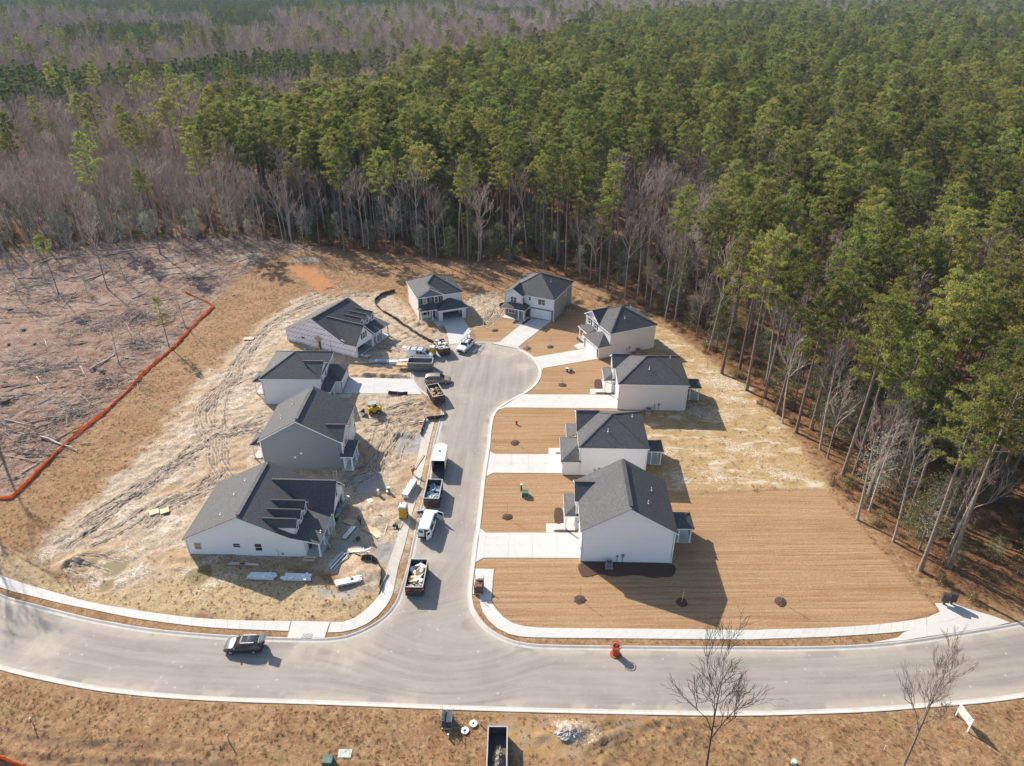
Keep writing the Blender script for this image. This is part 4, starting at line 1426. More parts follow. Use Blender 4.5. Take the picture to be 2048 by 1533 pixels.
def plan_b(name, loc, rot, D, Wd, label, mats, slope=.52, open_garage=False, shutters=True, patio=(3.0, 6.2, 3.2), side_door=False, ac=4.2, group='new two-storey houses'):
    h = House(name, loc, rot, label, group)
    side, front, low, gab = mats['side'], mats['front'], mats['low'], mats['gable']
    F0, F1 = (0, Wd), (0, 0)
    fv = lambda v0, v1: (Wd - v1, Wd - v0)
    gd = 2.65
    gw = 6.3
    ze = EZ - .02
    h.wall((0, 0), (D, 0), 0, EZ, side)
    h.wall((D, 0), (D, Wd), 0, EZ, side)
    h.wall((D, Wd), (0, Wd), 0, EZ, side)
    op = [(*fv(.9, gw - .5), 0, 2.5)] if open_garage else []
    h.wall(F0, F1, 0, 2.75, low, op)
    vc, hw = Wd - 2.95, 2.95 + .3
    split = vc - 2.95
    h.wall((0, Wd), (0, split), 2.75, EZ, gab)
    h.wall((0, split), (0, 0), 2.75, EZ, front)
    zr = ze + hw * .60
    h.face((-.05, vc + 2.95), (-.05, split), [(0, EZ), (5.9, EZ), (2.95, EZ + 2.95 * .6)], mats.get('shake', gab))
    h.hip(-.3, -.3, D + .3, Wd + .3, ze, slope)
    h.cross_gable(-.42, vc, hw, ze, zr, -.3, slope)
    h.put(MB().box(-.16, split - .05, EZ - .12, -.02, Wd + .1, EZ + .08), 'frieze_board', 'trim')
    zf = lambda u, v: ze + slope * min(u + .3, D + .3 - u, v + .3, Wd + .3 - v)
    # single-storey garage block
    G0, G1 = (-gd, gw), (-gd, 0)
    h.wall((-gd, 0), (0, 0), 0, 2.75, side)
    h.wall((0, gw), (-gd, gw), 0, 2.75, low)
    t0, t1 = gw - (gw - .75), gw - .75
    if open_garage:
        h.wall(G0, G1, 0, 2.75, low, [(t0 + .05, t1 - .05, .1, 2.2)])
        h.put(MB().box(-gd + .2, .2, .05, 4.2, gw - .2, .12), 'garage_floor', 'grey_concrete')
        h.wall((4.2, 0.2), (4.2, gw), .12, 2.7, 'inside', name='garage_back_wall')
        mb = MB()
        for t_ in (t0 - .14, t1):
            mb.box(-gd - .05, gw - t_ - .14, .1, -gd, gw - t_, 2.34)
        mb.box(-gd - .05, gw - t1, 2.2, -gd, gw - t0, 2.34)
        h.put(mb, 'garage_casing', 'trim')
    else:
        h.garage_door(G0, G1, t0, t1)
    h.shed_hip(-gd - .35, 0, -.32, gw + .3, 2.88, .5, True, True, 'garage_roof')
    # porch
    h.shed_hip(-1.85, 0, gw + .05, Wd + .3, 2.88, .5, False, True)
    h.column(-1.6, Wd - .2, 2.72)
    h.column(-1.6, gw + 1.35, 2.72)
    h.put(MB().box(-1.8, gw + .02, .02, -.02, Wd - .05, .16), 'porch_floor', 'concrete')
    h.entry(F0, F1, *fv(gw + .35, gw + 1.25))
    h.window(F0, F1, *fv(Wd - 1.9, Wd - 1.0), .95, 2.3, 1, shutters)
    for v_ in (vc - 1.35, vc + 1.35):
        h.window((0, Wd), (0, split), Wd - v_ - .42, Wd - v_ + .42, 3.85, 5.15, 1, shutters, pane='pane_warm' if open_garage and v_ > vc else 'pane')
    h.window((D, 0), (D, Wd), 1.2, 2.2, 3.7, 5.0)
    h.window((D, 0), (D, Wd), Wd - 2.4, Wd - 1.4, 3.7, 5.0)
    h.window((D, 0), (D, Wd), Wd - 3.2, Wd - 1.5, .95, 2.3, 2)
    if patio:
        q0, q1, dp = patio
        h.hip(D - 1.8, q0, D + dp, q1, 2.85, .55, 'patio_roof')
        for u_, v_ in ((D + dp - .35, q0 + .25), (D + dp - .35, q1 - .25), (D + dp - 1.9, q0 + .25)):
            h.column(u_, v_, 2.68, .16)
        h.put(MB().box(D + .02, q0 + .1, .02, D + dp - .1, q1 - .1, .13), 'patio_slab', 'grey_concrete')
    for u_, v_ in ((0, 0), (D, 0), (D, Wd), (0, Wd), (-gd, 0), (-gd, gw)):
        h.corner(u_, v_, .1, EZ - .1 if u_ >= 0 else 2.7)
    h.put(MB().box(-.05, -.33, 2.72, .22, -.02, 2.86), 'roof_return', 'roof')
    for u_, v_ in ((D * .42, Wd * .22), (D * .84, Wd * .70)):
        h.pipe(u_, v_, zf(u_, v_))
    if not open_garage:
        for v_ in (.35, gw - .35):
            h.put(MB().box(-gd - .16, v_ - .07, 1.85, -gd, v_ + .07, 2.15), 'wall_lamp', 'dark_metal')
    if ac:
        h.meter((0, 0), (D, 0), ac)
        h.conditioner(ac + 1.8, -.9)
    return h

def plan_c(name, loc, rot, label, wall_mat, near_wall, mirror, slope_g=1.0, group='long cottages with three dormers'):
    Wd = 12.1
    h = House(name, loc, rot, label, group, my=Wd if mirror else None)
    zr_of = lambda x: 2.9 + .5 * (x + .3) if x < 8 else (7.05 - .5 * (x - 8) if x < 14.7 else 3.70 - .2125 * (x - 14.7))
    prof = [(0, 0), (16.4, 0), (16.4, zr_of(16.4) - .08), (14.7, zr_of(14.7) - .08), (8, 6.97), (0, zr_of(0) - .08)]
    h.face((0, 0), (16.4, 0), prof, near_wall if not mirror else wall_mat, 'wall')
    h.face((0, Wd), (16.4, Wd), prof, near_wall if mirror else wall_mat, 'wall', th=-.16)
    h.wall((0, Wd), (0, 0), 0, 2.95, wall_mat)
    h.wall((16.4, 0), (16.4, 6.05), 0, 3.2, wall_mat)
    # garage block with its gable to the street
    gx0, gx1, g0, g1 = 14.0, 18.75, 6.05, Wd
    h.wall((16.4, g0), (gx1, g0), 0, 2.9, wall_mat)
    h.wall((gx1, g1), (16.4, g1), 0, 2.9, near_wall if mirror else wall_mat)
    op = (.55, 5.5, .05, 2.25)
    h.wall((gx1, g0), (gx1, g1), 0, 2.9, wall_mat, [op])
    mb = MB()
    mb.box(gx1, g0 + op[0] - .14, .05, gx1 + .04, g0 + op[0], 2.39).box(gx1, g0 + op[1], .05, gx1 + .04, g0 + op[1] + .14, 2.39).box(gx1, g0 + op[0], 2.25, gx1 + .04, g0 + op[1], 2.39)
    h.put(mb, 'garage_casing', 'trim')
    h.put(MB().box(12.2, g0 + .2, .04, gx1 - .1, g1 - .2, .1), 'garage_floor', 'grey_concrete')
    h.wall((12.2, g0), (12.2, g1), .1, 2.9, 'inside', name='garage_back_wall')
    h.wall((12.2, g0 + .05), (16.4, g0 + .05), .1, 2.9, 'inside', name='garage_side_wall')
    yc, hw = (g0 + g1) / 2, (g1 - g0) / 2 + .32
    zg = 2.9 + hw * slope_g
    h.face((gx1, g0), (gx1, g1), [(0, 2.9), (g1 - g0, 2.9), ((g1 - g0) / 2, 2.9 + (g1 - g0) / 2 * slope_g - .05)], wall_mat)
    xi = 8 + (7.05 - zg) / .5
    xv = 8 + (7.05 - 2.9) / .5
    A = [(gx1 + .35, g0 - .32, 2.9), (gx1 + .35, yc, zg), (xi, yc, zg), (xv, g0 - .32, 2.9)]
    B = [(gx1 + .35, yc, zg), (gx1 + .35, g1 + .32, 2.9), (xv, g1 + .32, 2.9), (xi, yc, zg)]
    A, B = [[(x, y, z + .06) for x, y, z in q] for q in (A, B)]
    r2 = h.roof([A, B], 'garage_roof', [(A[0], A[1]), (B[0], B[1]), (A[0], A[3]), (B[1], B[2])])
    h.caps([(A[1], A[2])], r2)
    # main roof
    y0, y1 = -.3, Wd + .3
    rear = [(-.35, y0, 2.87), (8, y0, 7.05), (8, y1, 7.05), (-.35, y1, 2.87)]
    fr = [(8, y0, 7.05), (14.7, y0, 3.70), (14.7, y1, 3.70), (8, y1, 7.05)]
    lo = [(14.7, y0, 3.70), (18.75, y0, 2.84), (18.75, g0 - .1, 2.84), (14.7, g0 + .2, 3.70)]
    lo2 = [(14.7, g1 - .6, 3.70), (16.2, g1 - .6, 3.0), (16.2, y1, 3.0), (14.7, y1, 3.70)]
    rf = h.roof([rear, fr, lo, lo2], 'roof', [(rear[0], rear[3]), (lo[1], lo[2]), (rear[0], rear[1]), (fr[0], fr[1]), (lo[0], lo[1]), (rear[3], rear[2]), (fr[3], fr[2])])
    h.caps([((8, .2, 7.08), (8, Wd - .2, 7.08))], rf, .5)
    # dormers
    for yd in (1.25, 3.2, 5.15):
        zd, zt, xf, hw2 = 4.95, 5.68, 15.35, .68
        xi2, xv2 = 8 + (7.05 - zt) / .5, 8 + (7.05 - zd) / .5
        dw = h.face((xf, yd - hw2), (xf, yd + hw2), [(0, zr_of(xf) - .1), (2 * hw2, zr_of(xf) - .1), (2 * hw2, zd), (hw2, zt - .04), (0, zd)], wall_mat, 'dormer_wall')
        for sgn in (-1, 1):
            q = [(14.7, yd + sgn * hw2, 3.6), (xf, yd + sgn * hw2, 3.45), (xf, yd + sgn * hw2, zd), (xv2, yd + sgn * hw2, zd)]
            h.put(MB().add(q + [(x, y - sgn * .08, z) for x, y, z in q], [(0, 1, 2, 3), (7, 6, 5, 4), (0, 4, 5, 1), (1, 5, 6, 2), (2, 6, 7, 3), (3, 7, 4, 0)]), 'dormer_wall', wall_mat)
        e = .16
        ze2 = zd - e * .9
        xe = 8 + (7.05 - ze2) / .5
        A = [(xf + .22, yd - hw2 - e, ze2), (xf + .22, yd, zt), (xi2, yd, zt), (xe, yd - hw2 - e, ze2)]
        B = [(xf + .22, yd, zt), (xf + .22, yd + hw2 + e, ze2), (xe, yd + hw2 + e, ze2), (xi2, yd, zt)]
        A, B = [[(x, y, z + .05) for x, y, z in q] for q in (A, B)]
        dr = h.roof([A, B], 'dormer_roof', [(A[0], A[1]), (B[0], B[1])], th=.08)
        h.caps([(A[1], A[2])], dr, .2)
        h.window((xf, yd - hw2), (xf, yd + hw2), hw2 - .3, hw2 + .3, 3.95, 4.9)
    # porch
    for y_ in (.12, 2.35, 4.55):
        h.column(18.4, y_, 2.7, .2)
    h.put(MB().box(16.4, .02, -.02, 18.65, g0 - .02, .2), 'porch_floor', 'concrete')
    h.put(MB().box(16.5, -.02, 2.62, 18.6, .14, 2.80).box(18.3, 0, 2.62, 18.5, g0, 2.80), 'porch_beam', 'trim')
    h.entry((16.4, 0), (16.4, 6.05), 4.3, 5.25)
    h.window((16.4, 0), (16.4, 6.05), 1.1, 2.6, .9, 2.3, 2)
    h.window((0, Wd), (0, 0), 2, 3.6, .95, 2.3, 2)
    h.window((0, Wd), (0, 0), 8, 9.6, .95, 2.3, 2)
    h.window((gx1, g0), (gx1, g1), (g1 - g0) / 2 - .42, (g1 - g0) / 2 + .42, 3.45, 4.75, 1, mirror)
    for u_, v_ in ((0, 0), (gx1, g0), (gx1, g1), (16.4, 0)):
        h.corner(u_, v_, .05, 2.7)
    return h

WHITE = dict(side='white_siding', front='white_siding', low='white_siding', bump='white_siding')
CREAM = dict(side='cream_siding', front='cream_siding', low='cream_siding', bump='white_siding', gable='white_batten')

# right side of the side street, nearest first
h1 = plan_a('house', (9.41, 72.2), R(-1.7), 12.35, 10.6, 'white two-storey house with a plain gable end, nearest on the right of the side street', WHITE, True, .45, 6.3, (6.0, 11.0, -2.1), (3.9, 7.4, 3.6), .615,
            cols=((-1.85, 6.3), (-1.85, 10.6)), ac=3.8)
h2 = plan_b('house', (10.75, 91.55), R(-1.8), 10.5, 10.4, 'white hip-roofed house with a low garage block, directly behind the white gabled house', dict(side='white_siding', front='white_siding', low='white_siding', gable='white_siding'), .52, patio=(3.0, 6.2, 3.3), ac=3.2)
h3 = plan_a('house', (19.5, 111.4), R(-2.0), 12.35, 10.6, 'cream hip-roofed house with tall white porch column, mulch bed and long driveway', CREAM, False, .5, 6.0, (5.7, 11.0, -2.2), (3.6, 6.9, 3.5), .52,
            cols=((-1.9, 6.0), (-1.9, 10.6), (-.6, 6.0)), ac=5.6)
h4 = plan_b('house', (20.43, 132.18), R(22.7), 10.8, 10.6, 'cream hip-roofed house turned to the turning circle, shuttered upper windows, edge of pine wood', CREAM, .54, patio=None, ac=4.8)
h5 = plan_a('house', (9.58, 149.65), R(65.5), 11.7, 11.7, 'white and grey-green hip-roofed house with a closed white garage door, head of street',
            dict(side='sage_siding', front='white_batten', low='slate_siding', bump='slate_siding', sidewin=True), False, 1.3, 7.35, (5.85, 12.0, -3.1), None, .56,
            cols=((-2.85, 6.2), (-2.75, 7.65), (-1.0, 7.75)), ac=7.2)
h6 = plan_b('house', (-11.79, 154.36), R(110.4), 10.5, 10.47, 'pale house with a dark blue gabled upper front and an open garage', dict(side='cream_siding', front='cream_siding', low='cream_siding', gable='blue_batten', shake='bluegrey_shake'), .54, True, patio=None, ac=None)
# left side of the side street
h7 = plan_c('cottage', (-49.35, 139.87), R(-26.2), 'long dormered cottage still in white house-wrap, with a raw plywood side canopy', 'white_siding', 'wrap', True, 1.06)
h8 = plan_b('house', (-35.3, 123.6), R(179.2), 10.7, 10.4, 'pale grey hip-roofed house facing east beside the light concrete driveway', dict(side='pale_siding', front='pale_siding', low='pale_siding', gable='pale_siding'), .52, shutters=False, patio=(3.2, 7.0, 3.2), ac=None)
h9 = plan_a('house', (-27.4, 103.5), R(179.2), 12.6, 10.4, 'dark blue-grey gabled house with white rake boards facing east', dict(side='slate_siding', front='cream_siding', low='white_siding', bump='white_siding', rake='trim'), True, .45, 5.9, (6.2, 11.0, -2.05), (4.0, 7.8, 3.0), .58,
            cols=((-1.75, 10.7), (-1.75, 8.0), (-1.75, 6.6)))
h10 = plan_c('cottage', (-44.85, 73.67), R(-2.1), 'long white dormered cottage under construction, ladders at its porch, nearest on the left', 'white_siding', 'white_siding', False)
for t_, z0_, z1_, w_, pn in ((1.05, .95, 2.1, .95, 'pane_warm'), (6.5, 1.5, 2.15, .95, 'pane'), (9.5, .95, 2.2, .95, 'pane')):
    h10.window((0, 0), (16.4, 0), t_, t_ + w_, z0_, z1_, 1, pane=pn)
for x_, y_ in ((4.6, 2.2), (5.0, 6.3), (5.6, 9.2)):
    h10.pipe(x_, y_, 2.9 + .5 * (x_ + .3), .3)
# loose ends of the unfinished gable walls: small white vents and meters
for h_, q in ((h9, (6.2, 10.4, 3.0, 6.5, 10.46, 3.3)), (h9, (7.3, 10.4, 2.2, 7.6, 10.46, 2.5)), (h4, (4.0, -.05, 3.0, 4.25, 0, 3.25)), (h4, (9.3, -.05, 3.2, 9.55, 0, 3.45))):
    h_.put(MB().box(*q), 'wall_vent', 'trim')
for x_ in (8.6, 12.1):
    h10.put(MB().box(x_, -.05, 3.0, x_ + .16, -.0, 3.2), 'wall_vent', 'trim')
h10.put(MB().tube([(12.6, -.1, .1), (12.65, -.1, 1.0), (12.3, -.1, 1.3)], .03, 6), 'conduit', 'metal')
h10.put(MB().obox((13.2, -.08, .55), .18, .12, .3), 'electric_meter', 'metal')
# plywood canopy over the side entry of the wrapped cottage (its near wall is at mirrored y = Wd)
_c = MB()
_c.slab([(8.2, 12.1, 2.55), (9.1, 12.1, 3.2), (9.1, 13.5, 3.2), (8.2, 13.5, 2.55)], .06).slab([(9.1, 12.1, 3.2), (10.0, 12.1, 2.55), (10.0, 13.5, 2.55), (9.1, 13.5, 3.2)], .06)
_cv = h7.put(_c, 'side_canopy', 'plywood')
_c = MB()
for x_ in (8.35, 9.85):
    _c.box(x_ - .05, 13.2, 0, x_ + .05, 13.3, 2.6)
bar(_c, (8.35, 13.25, .3), (9.85, 13.25, 2.0), .06, .09)
h7.put(_c, 'canopy_post', 'lumber', _cv)
h7.put(MB().box(8.6, 12.1, .1, 9.5, 12.13, 2.1), 'side_door', 'inside')
h7.put(MB().box(4.2, 12.1, 1.6, 5.1, 12.13, 1.95), 'window_hole', 'inside')
h7.put(MB().box(6.9, 12.11, .1, 7.9, 12.2, 1.3), 'leaning_panel', 'white_plastic')
h7.put(MB().box(-.3, 12.1, 2.72, 0, 12.35, 2.8), 'raw_eave', 'sheathing')
# rear landings with white stair walls behind the two left houses
for h_, q in ((h8, (D_ := 10.7, 3.4)), (h9, (12.6, 4.2))):
    h_.put(MB().add([(q[0] + .3, q[1] + 3.4, 0), (q[0] + 2.0, q[1] + 3.4, 0), (q[0] + .3, q[1] + 3.4, 1.3), (q[0] + .3, q[1] + 3.5, 0), (q[0] + 2.0, q[1] + 3.5, 0), (q[0] + .3, q[1] + 3.5, 1.3)],
                    [(0, 1, 2), (5, 4, 3), (0, 3, 4, 1), (1, 4, 5, 2), (2, 5, 3, 0)]), 'stair_wall', 'trim')

# mulch beds, each a low heap of its own shape
def bed(px, label_kind='mulch_bed', z=.11):
    P = catmull(ats(px), 5, True)
    c = np.mean(P, 0)
    vs = [(x, y, .07) for x, y in P] + [(c[0] + (x - c[0]) * .93, c[1] + (y - c[1]) * .93, z + .02 + rng.uniform(0, .04)) for x, y in P]
    n = len(P)
    o = MB().add(vs, [(i, (i + 1) % n, (i + 1) % n + n, i + n) for i in range(n)] + [tuple(range(n, 2 * n))]).build(label_kind, M['mulch'])
    return tag(o, kind='structure')

bed([(1162, 1126), (1162, 1152), (1172, 1155), (1190, 1150), (1205, 1150), (1222, 1154), (1240, 1154), (1262, 1152), (1285, 1153), (1305, 1157), (1325, 1156), (1347, 1153), (1343, 1129), (1250, 1126)])
bed([(1109.5, 1019), (1124, 1019), (1125, 1047), (1110, 1047)])
bed([(1110, 1061.5), (1148, 1061.5), (1148, 1066), (1110, 1066)])
bed([(1190, 761), (1203, 761), (1204, 778), (1190, 778)])
bed([(1193, 786.5), (1230, 787), (1230, 789.5), (1193, 789.5)])
bed([(1152, 678), (1160, 675), (1171, 684), (1164, 688)])
bed([(1044, 647), (1059, 638), (1060, 641), (1047, 650)])
bed([(1112, 906.5), (1121, 906.5), (1121, 909), (1112, 909)])
# ================================================================ vehicles
def car(name, loc, rz, label, cat, body, st, L_, roof_from, win_side, wheels, wheel_r=.33, lights=True, group=None, glass='carglass', extra=None, bumper=None):
    """st: stations nose to tail (x, sill z, belt z, top z, half width at belt, half width at top)"""
    r_ = empty(name, (*loc, .0), rz, label, cat, group)
    mb = MB()
    rings = []
    for x, zs, zb, zt, wb, wt in st:
        zm = zs + (zb - zs) * .55
        half = [(wb * .90, zs), (wb * 1.0, zs + .08), (wb * 1.02, zm), (wb, zb), (wb * .97 if zt - zb < .12 else wt + (wb - wt) * .25, zb + (zt - zb) * .7), (wt * .92, zt - .015), (wt * .55, zt + .01)]
        ring = [(x, y, z) for y, z in half] + [(x, -y, z) for y, z in reversed(half)]
        rings.append(ring)
    n = len(rings[0])
    vs = [p for q in rings for p in q]
    fs = []
    for i in range(len(rings) - 1):
        for k in range(n):
            k2 = (k + 1) % n
            fs.append((i * n + k, (i + 1) * n + k, (i + 1) * n + k2, i * n + k2))
    fs += [tuple(range(n)), tuple((len(rings) - 1) * n + k for k in range(n - 1, -1, -1))]
    mb.add(vs, fs)
    bo = mb.build('body', M[body], r_, True)
    md = bo.modifiers.new('soften', 'BEVEL')
    md.width, md.segments, md.limit_method, md.angle_limit = .04, 2, 'ANGLE', R(35)
    # glass follows the body between belt and roof, just proud of it
    def at_st(x):
        for a, b_ in zip(st, st[1:]):
            lo, hi = min(a[0], b_[0]), max(a[0], b_[0])
            if lo <= x <= hi:
                t = (x - a[0]) / (b_[0] - a[0] + 1e-9)
                return [a[i] + (b_[i] - a[i]) * t for i in range(6)]
        return st[-1]
    for nm, xa, xb in win_side:
        for sg in (1, -1):
            A, B = at_st(xa), at_st(xb)
            q = []
            for s_ in (A, B):
                h_ = s_[3] - s_[2]
                q.append(((s_[0], sg * (s_[4] + .012), s_[2] + .03), (s_[0], sg * (s_[5] + (s_[4] - s_[5]) * .22 + .014), s_[2] + h_ * .78)))
            MB().add([q[0][0], q[1][0], q[1][1], q[0][1]], [(0, 1, 2, 3)]).build('side_window', M[glass], r_)
    for nm, (xa, za, wa), (xb, zb, wb_) in roof_from:
        dx, dz = (zb - za), -(xb - xa)
        l = math.hypot(dx, dz)
        ox, oz = dx / l * .02, dz / l * .02
        if oz < 0:
            ox, oz = -ox, -oz
        MB().add([(xa + ox, -wa, za + oz), (xa + ox, wa, za + oz), (xb + ox, wb_, zb + oz), (xb + ox, -wb_, zb + oz)], [(0, 1, 2, 3)]).build(nm, M[glass], r_)
    wh = max(s_[4] for s_ in st)
    for x in wheels:
        for sg in (1, -1):
            y = sg * (wh - .08)
            w_ = MB().tube([(x, y - .11, wheel_r), (x, y + .11, wheel_r)], wheel_r, 18).build('wheel', M['rubber'], r_, False)
            rim = MB().tube([(x, y + sg * .10, wheel_r), (x, y + sg * .125, wheel_r)], wheel_r * .62, 14)
            rim.build('rim', M['alu'], w_)
    if lights:
        f, b_ = st[0], st[-1]
        d = 1 if f[0] > b_[0] else -1
        for sg in (1, -1):
            MB().obox((f[0] - d * .03, sg * f[4] * .74, f[1] + (f[2] - f[1]) * .70), .12, .34, .15).build('headlight', M['white_plastic'], r_)
            MB().obox((b_[0] + d * .02, sg * b_[4] * .90, b_[2] - .05), .10, .14, .30).build('taillight', M['red'], r_)
            MB().obox((f[0] - d * L_ * .33, sg * (wh + .12), at_st(f[0] - d * L_ * .33)[2] + .1), .12, .2, .14).build('mirror', M[bumper or body], r_)
    MB().obox((st[0][0] - .02, 0, st[0][1] + .30), .14, st[0][4] * 1.1, .18).build('grille', M['black_plastic'], r_)
    MB().obox((st[0][0] + .03, 0, st[0][1] + .10), .18, st[0][4] * 1.8, .17).build('bumper', M[bumper or 'black_plastic'], r_)
    MB().obox((st[-1][0] - .03, 0, st[-1][1] + .14), .16, st[-1][4] * 1.8, .20).build('bumper', M[bumper or 'black_plastic'], r_)
    return r_

def px_dir(a, b_):
    """heading on the ground from photo point a to b"""
    p, q = at(*a), at(*b_)
    return math.atan2(q[1] - p[1], q[0] - p[0])

# dark estate with its tailgate up, on the main road
M['black_car'] = pm('black_car_paint', (.075, .075, .08), (.06, .06, .065), rough=.2, metal=.45, spec=.8)
M['gold_car'] = pm('gold_car_paint', (.36, .285, .20), (.34, .27, .19), rough=.28, metal=.3, spec=.6)
c_ = at(490, 1297)
st = [(2.2, .28, .70, .74, .72, .60), (2.05, .22, .78, .84, .84, .74), (1.2, .20, .92, 1.0, .90, .80), (.95, .20, .95, 1.03, .90, .78), (.30, .20, .97, 1.50, .90, .66), (-.6, .20, .98, 1.58, .90, .66), (-1.6, .20, .99, 1.53, .90, .65), (-1.95, .24, .97, 1.30, .87, .64), (-2.15, .3, .95, 1.0, .84, .70)]
suv = car('estate_car', c_, R(181.5), 'black estate car with its tailgate raised, parked on the main road', 'car', 'black_car', st, 4.3, [('windshield', (.98, 1.04, .74), (.32, 1.47, .60))],
          [('w', .62, .05), ('w', 0.0, -.75), ('w', -.82, -1.75)], (1.38, -1.32), .33, bumper='black_car')
t_ = MB().slab([(-1.95, -.66, 1.56), (-1.95, .66, 1.56), (-2.85, .58, 1.98), (-2.85, -.58, 1.98)], .07).build('tailgate', M['black_car'], suv)
MB().slab([(-2.05, -.5, 1.645), (-2.05, .5, 1.645), (-2.62, .46, 1.91), (-2.62, -.46, 1.91)], .02).build('rear_window', M['carglass'], t_)
MB().box(-2.14, -.62, .62, -2.18, .62, 1.45).build('boot_opening', M['inside'], suv)
MB().box(.1, -.5, 1.575, -.55, .5, 1.60).build('sunroof', M['carglass'], suv)
for sg in (1, -1):
    MB().tube([(.1, sg * .58, 1.60), (-1.5, sg * .58, 1.62)], .025, 6).build('roof_rail', M['alu'], suv)

# gold people carrier
st = [(2.45, .32, .72, .76, .74, .62), (2.3, .24, .82, .86, .90, .80), (1.55, .22, 1.0, 1.06, .98, .86), (1.25, .22, 1.04, 1.12, .99, .84), (.45, .22, 1.08, 1.70, .99, .74), (-.6, .22, 1.09, 1.76, .99, .74), (-2.0, .22, 1.09, 1.72, .98, .73), (-2.35, .24, 1.06, 1.55, .95, .72), (-2.5, .30, 1.0, 1.05, .92, .80)]
van0 = car('minivan', at(876, 765), R(2.5), 'gold minivan parked on the turning circle', 'minivan', 'gold_car', st, 5.0, [('windshield', (1.28, 1.13, .82), (.47, 1.67, .68)), ('rear_window', (-2.48, 1.1, .76), (-2.37, 1.52, .68))],
           [('w', .95, .42), ('w', .36, -.75), ('w', -.84, -2.15)], (1.6, -1.45), .34, bumper='gold_car')
for sg in (1, -1):
    MB().tube([(.2, sg * .62, 1.77), (-1.9, sg * .62, 1.77)], .03, 6).build('roof_rail', M['alu'], van0)
    MB().box(.34, sg * .985, .45, .37, sg * 1.012, 1.05).build('door_seam', M['black_plastic'], van0)
    MB().box(.10, sg * 1.0, .98, -.08, sg * 1.03, 1.02).build('door_handle', M['black_plastic'], van0)

VAN = [(2.75, .36, .82, .86, .80, .66), (2.6, .28, .92, .98, .95, .80), (2.0, .26, 1.10, 1.16, 1.0, .88), (1.75, .26, 1.14, 1.22, 1.0, .86), (1.0, .26, 1.18, 1.98, 1.0, .80), (.2, .26, 1.18, 2.06, 1.0, .82), (-2.5, .26, 1.18, 2.06, 1.0, .82), (-2.75, .28, 1.15, 2.02, .97, .80)]
p_, q_ = at(848, 1083), at(866, 1028)
van1 = car('van', ((p_[0] + q_[0]) / 2 + .0, (p_[1] + q_[1]) / 2 + .1), R(83), 'white van with its front and rear doors open, parked at the kerb', 'van', 'white_paint', VAN, 5.5, [('windshield', (1.78, 1.23, .84), (1.03, 1.92, .72))],
           [('w', 1.45, .75), ('w', .55, -.55), ('w', -.75, -2.3)], (1.9, -1.75), .36)
for sg, x0, w_ in ((1, 1.45, 1.05), (-1, 1.45, 1.05)):
    d = MB().obox((x0 - .05, sg * 1.52, 1.05), .06, 1.0, 1.35, R(sg * 18)).build('door', M['white_paint'], van1)
    MB().obox((x0 - .01 - .05, sg * 1.52, 1.45), .075, .78, .46, R(sg * 18)).build('door_window', M['carglass'], d)
    MB().box(.55, sg * 1.0, .5, 1.45, sg * 1.02, 1.85).build('door_opening', M['inside'], van1)
MB().box(-2.76, .05, .5, -2.78, .82, 1.9).build('rear_door', M['white_paint'], van1)
MB().box(-2.78, .14, 1.25, -2.80, .72, 1.75).build('rear_window', M['carglass'], van1)
MB().box(-2.76, -.05, .5, -2.78, -.82, 1.9).build('door_opening', M['inside'], van1)
d = MB().obox((-3.1, -.75, 1.2), .75, .05, 1.35, R(-40)).build('rear_door', M['white_paint'], van1)
MB().obox((-3.1, -.75, 1.52), .5, .07, .45, R(-40)).build('rear_window', M['carglass'], d)

c_ = at(842, 715)
van2 = car('van', c_, R(-9), 'white van with ladders on its roof beside the yellow toilet', 'van', 'white_paint', VAN, 5.5, [('windshield', (1.78, 1.23, .84), (1.03, 1.92, .72))], [('w', 1.45, .75), ('w', .62, .0), ('w', -.1, -.7)], (1.9, -1.75), .36)
def ladder(mb, p, q, w_=.42, n=12, rr=.028):
    p, q = Vector(p), Vector(q)
    d = (q - p)
    s = Vector((-d.y, d.x, 0))
    s = s.normalized() if s.length > 1e-3 else Vector((1, 0, 0))
    for sg in (1, -1):
        mb.tube([p + s * w_ / 2 * sg, q + s * w_ / 2 * sg], rr, 5)
    for i in range(n):
        c = p + d * (i + .5) / n
        mb.tube([c - s * w_ / 2, c + s * w_ / 2], rr * .75, 4)
    return mb
rk = MB()
for x in (.6, -.8, -2.2):
    rk.box(x - .04, -.85, 2.06, x + .04, .85, 2.22)
rk.build('roof_rack', M['alu'], van2)
for y_ in (.45, -.3):
    o = ladder(MB(), (-3.0, 0, 0), (1.5, 0, 0), .45, 13).build('ladder', M['alu'])
    tag(o, 'aluminium ladder tied on the van roof, ' + ('far side' if y_ > 0 else 'near side'), 'ladder', 'ladders on the van roof')
    o.matrix_world = Matrix.Translation((*c_, 0)) @ Matrix.Rotation(R(-9), 4, 'Z') @ Matrix.Translation((0, y_, 2.27))

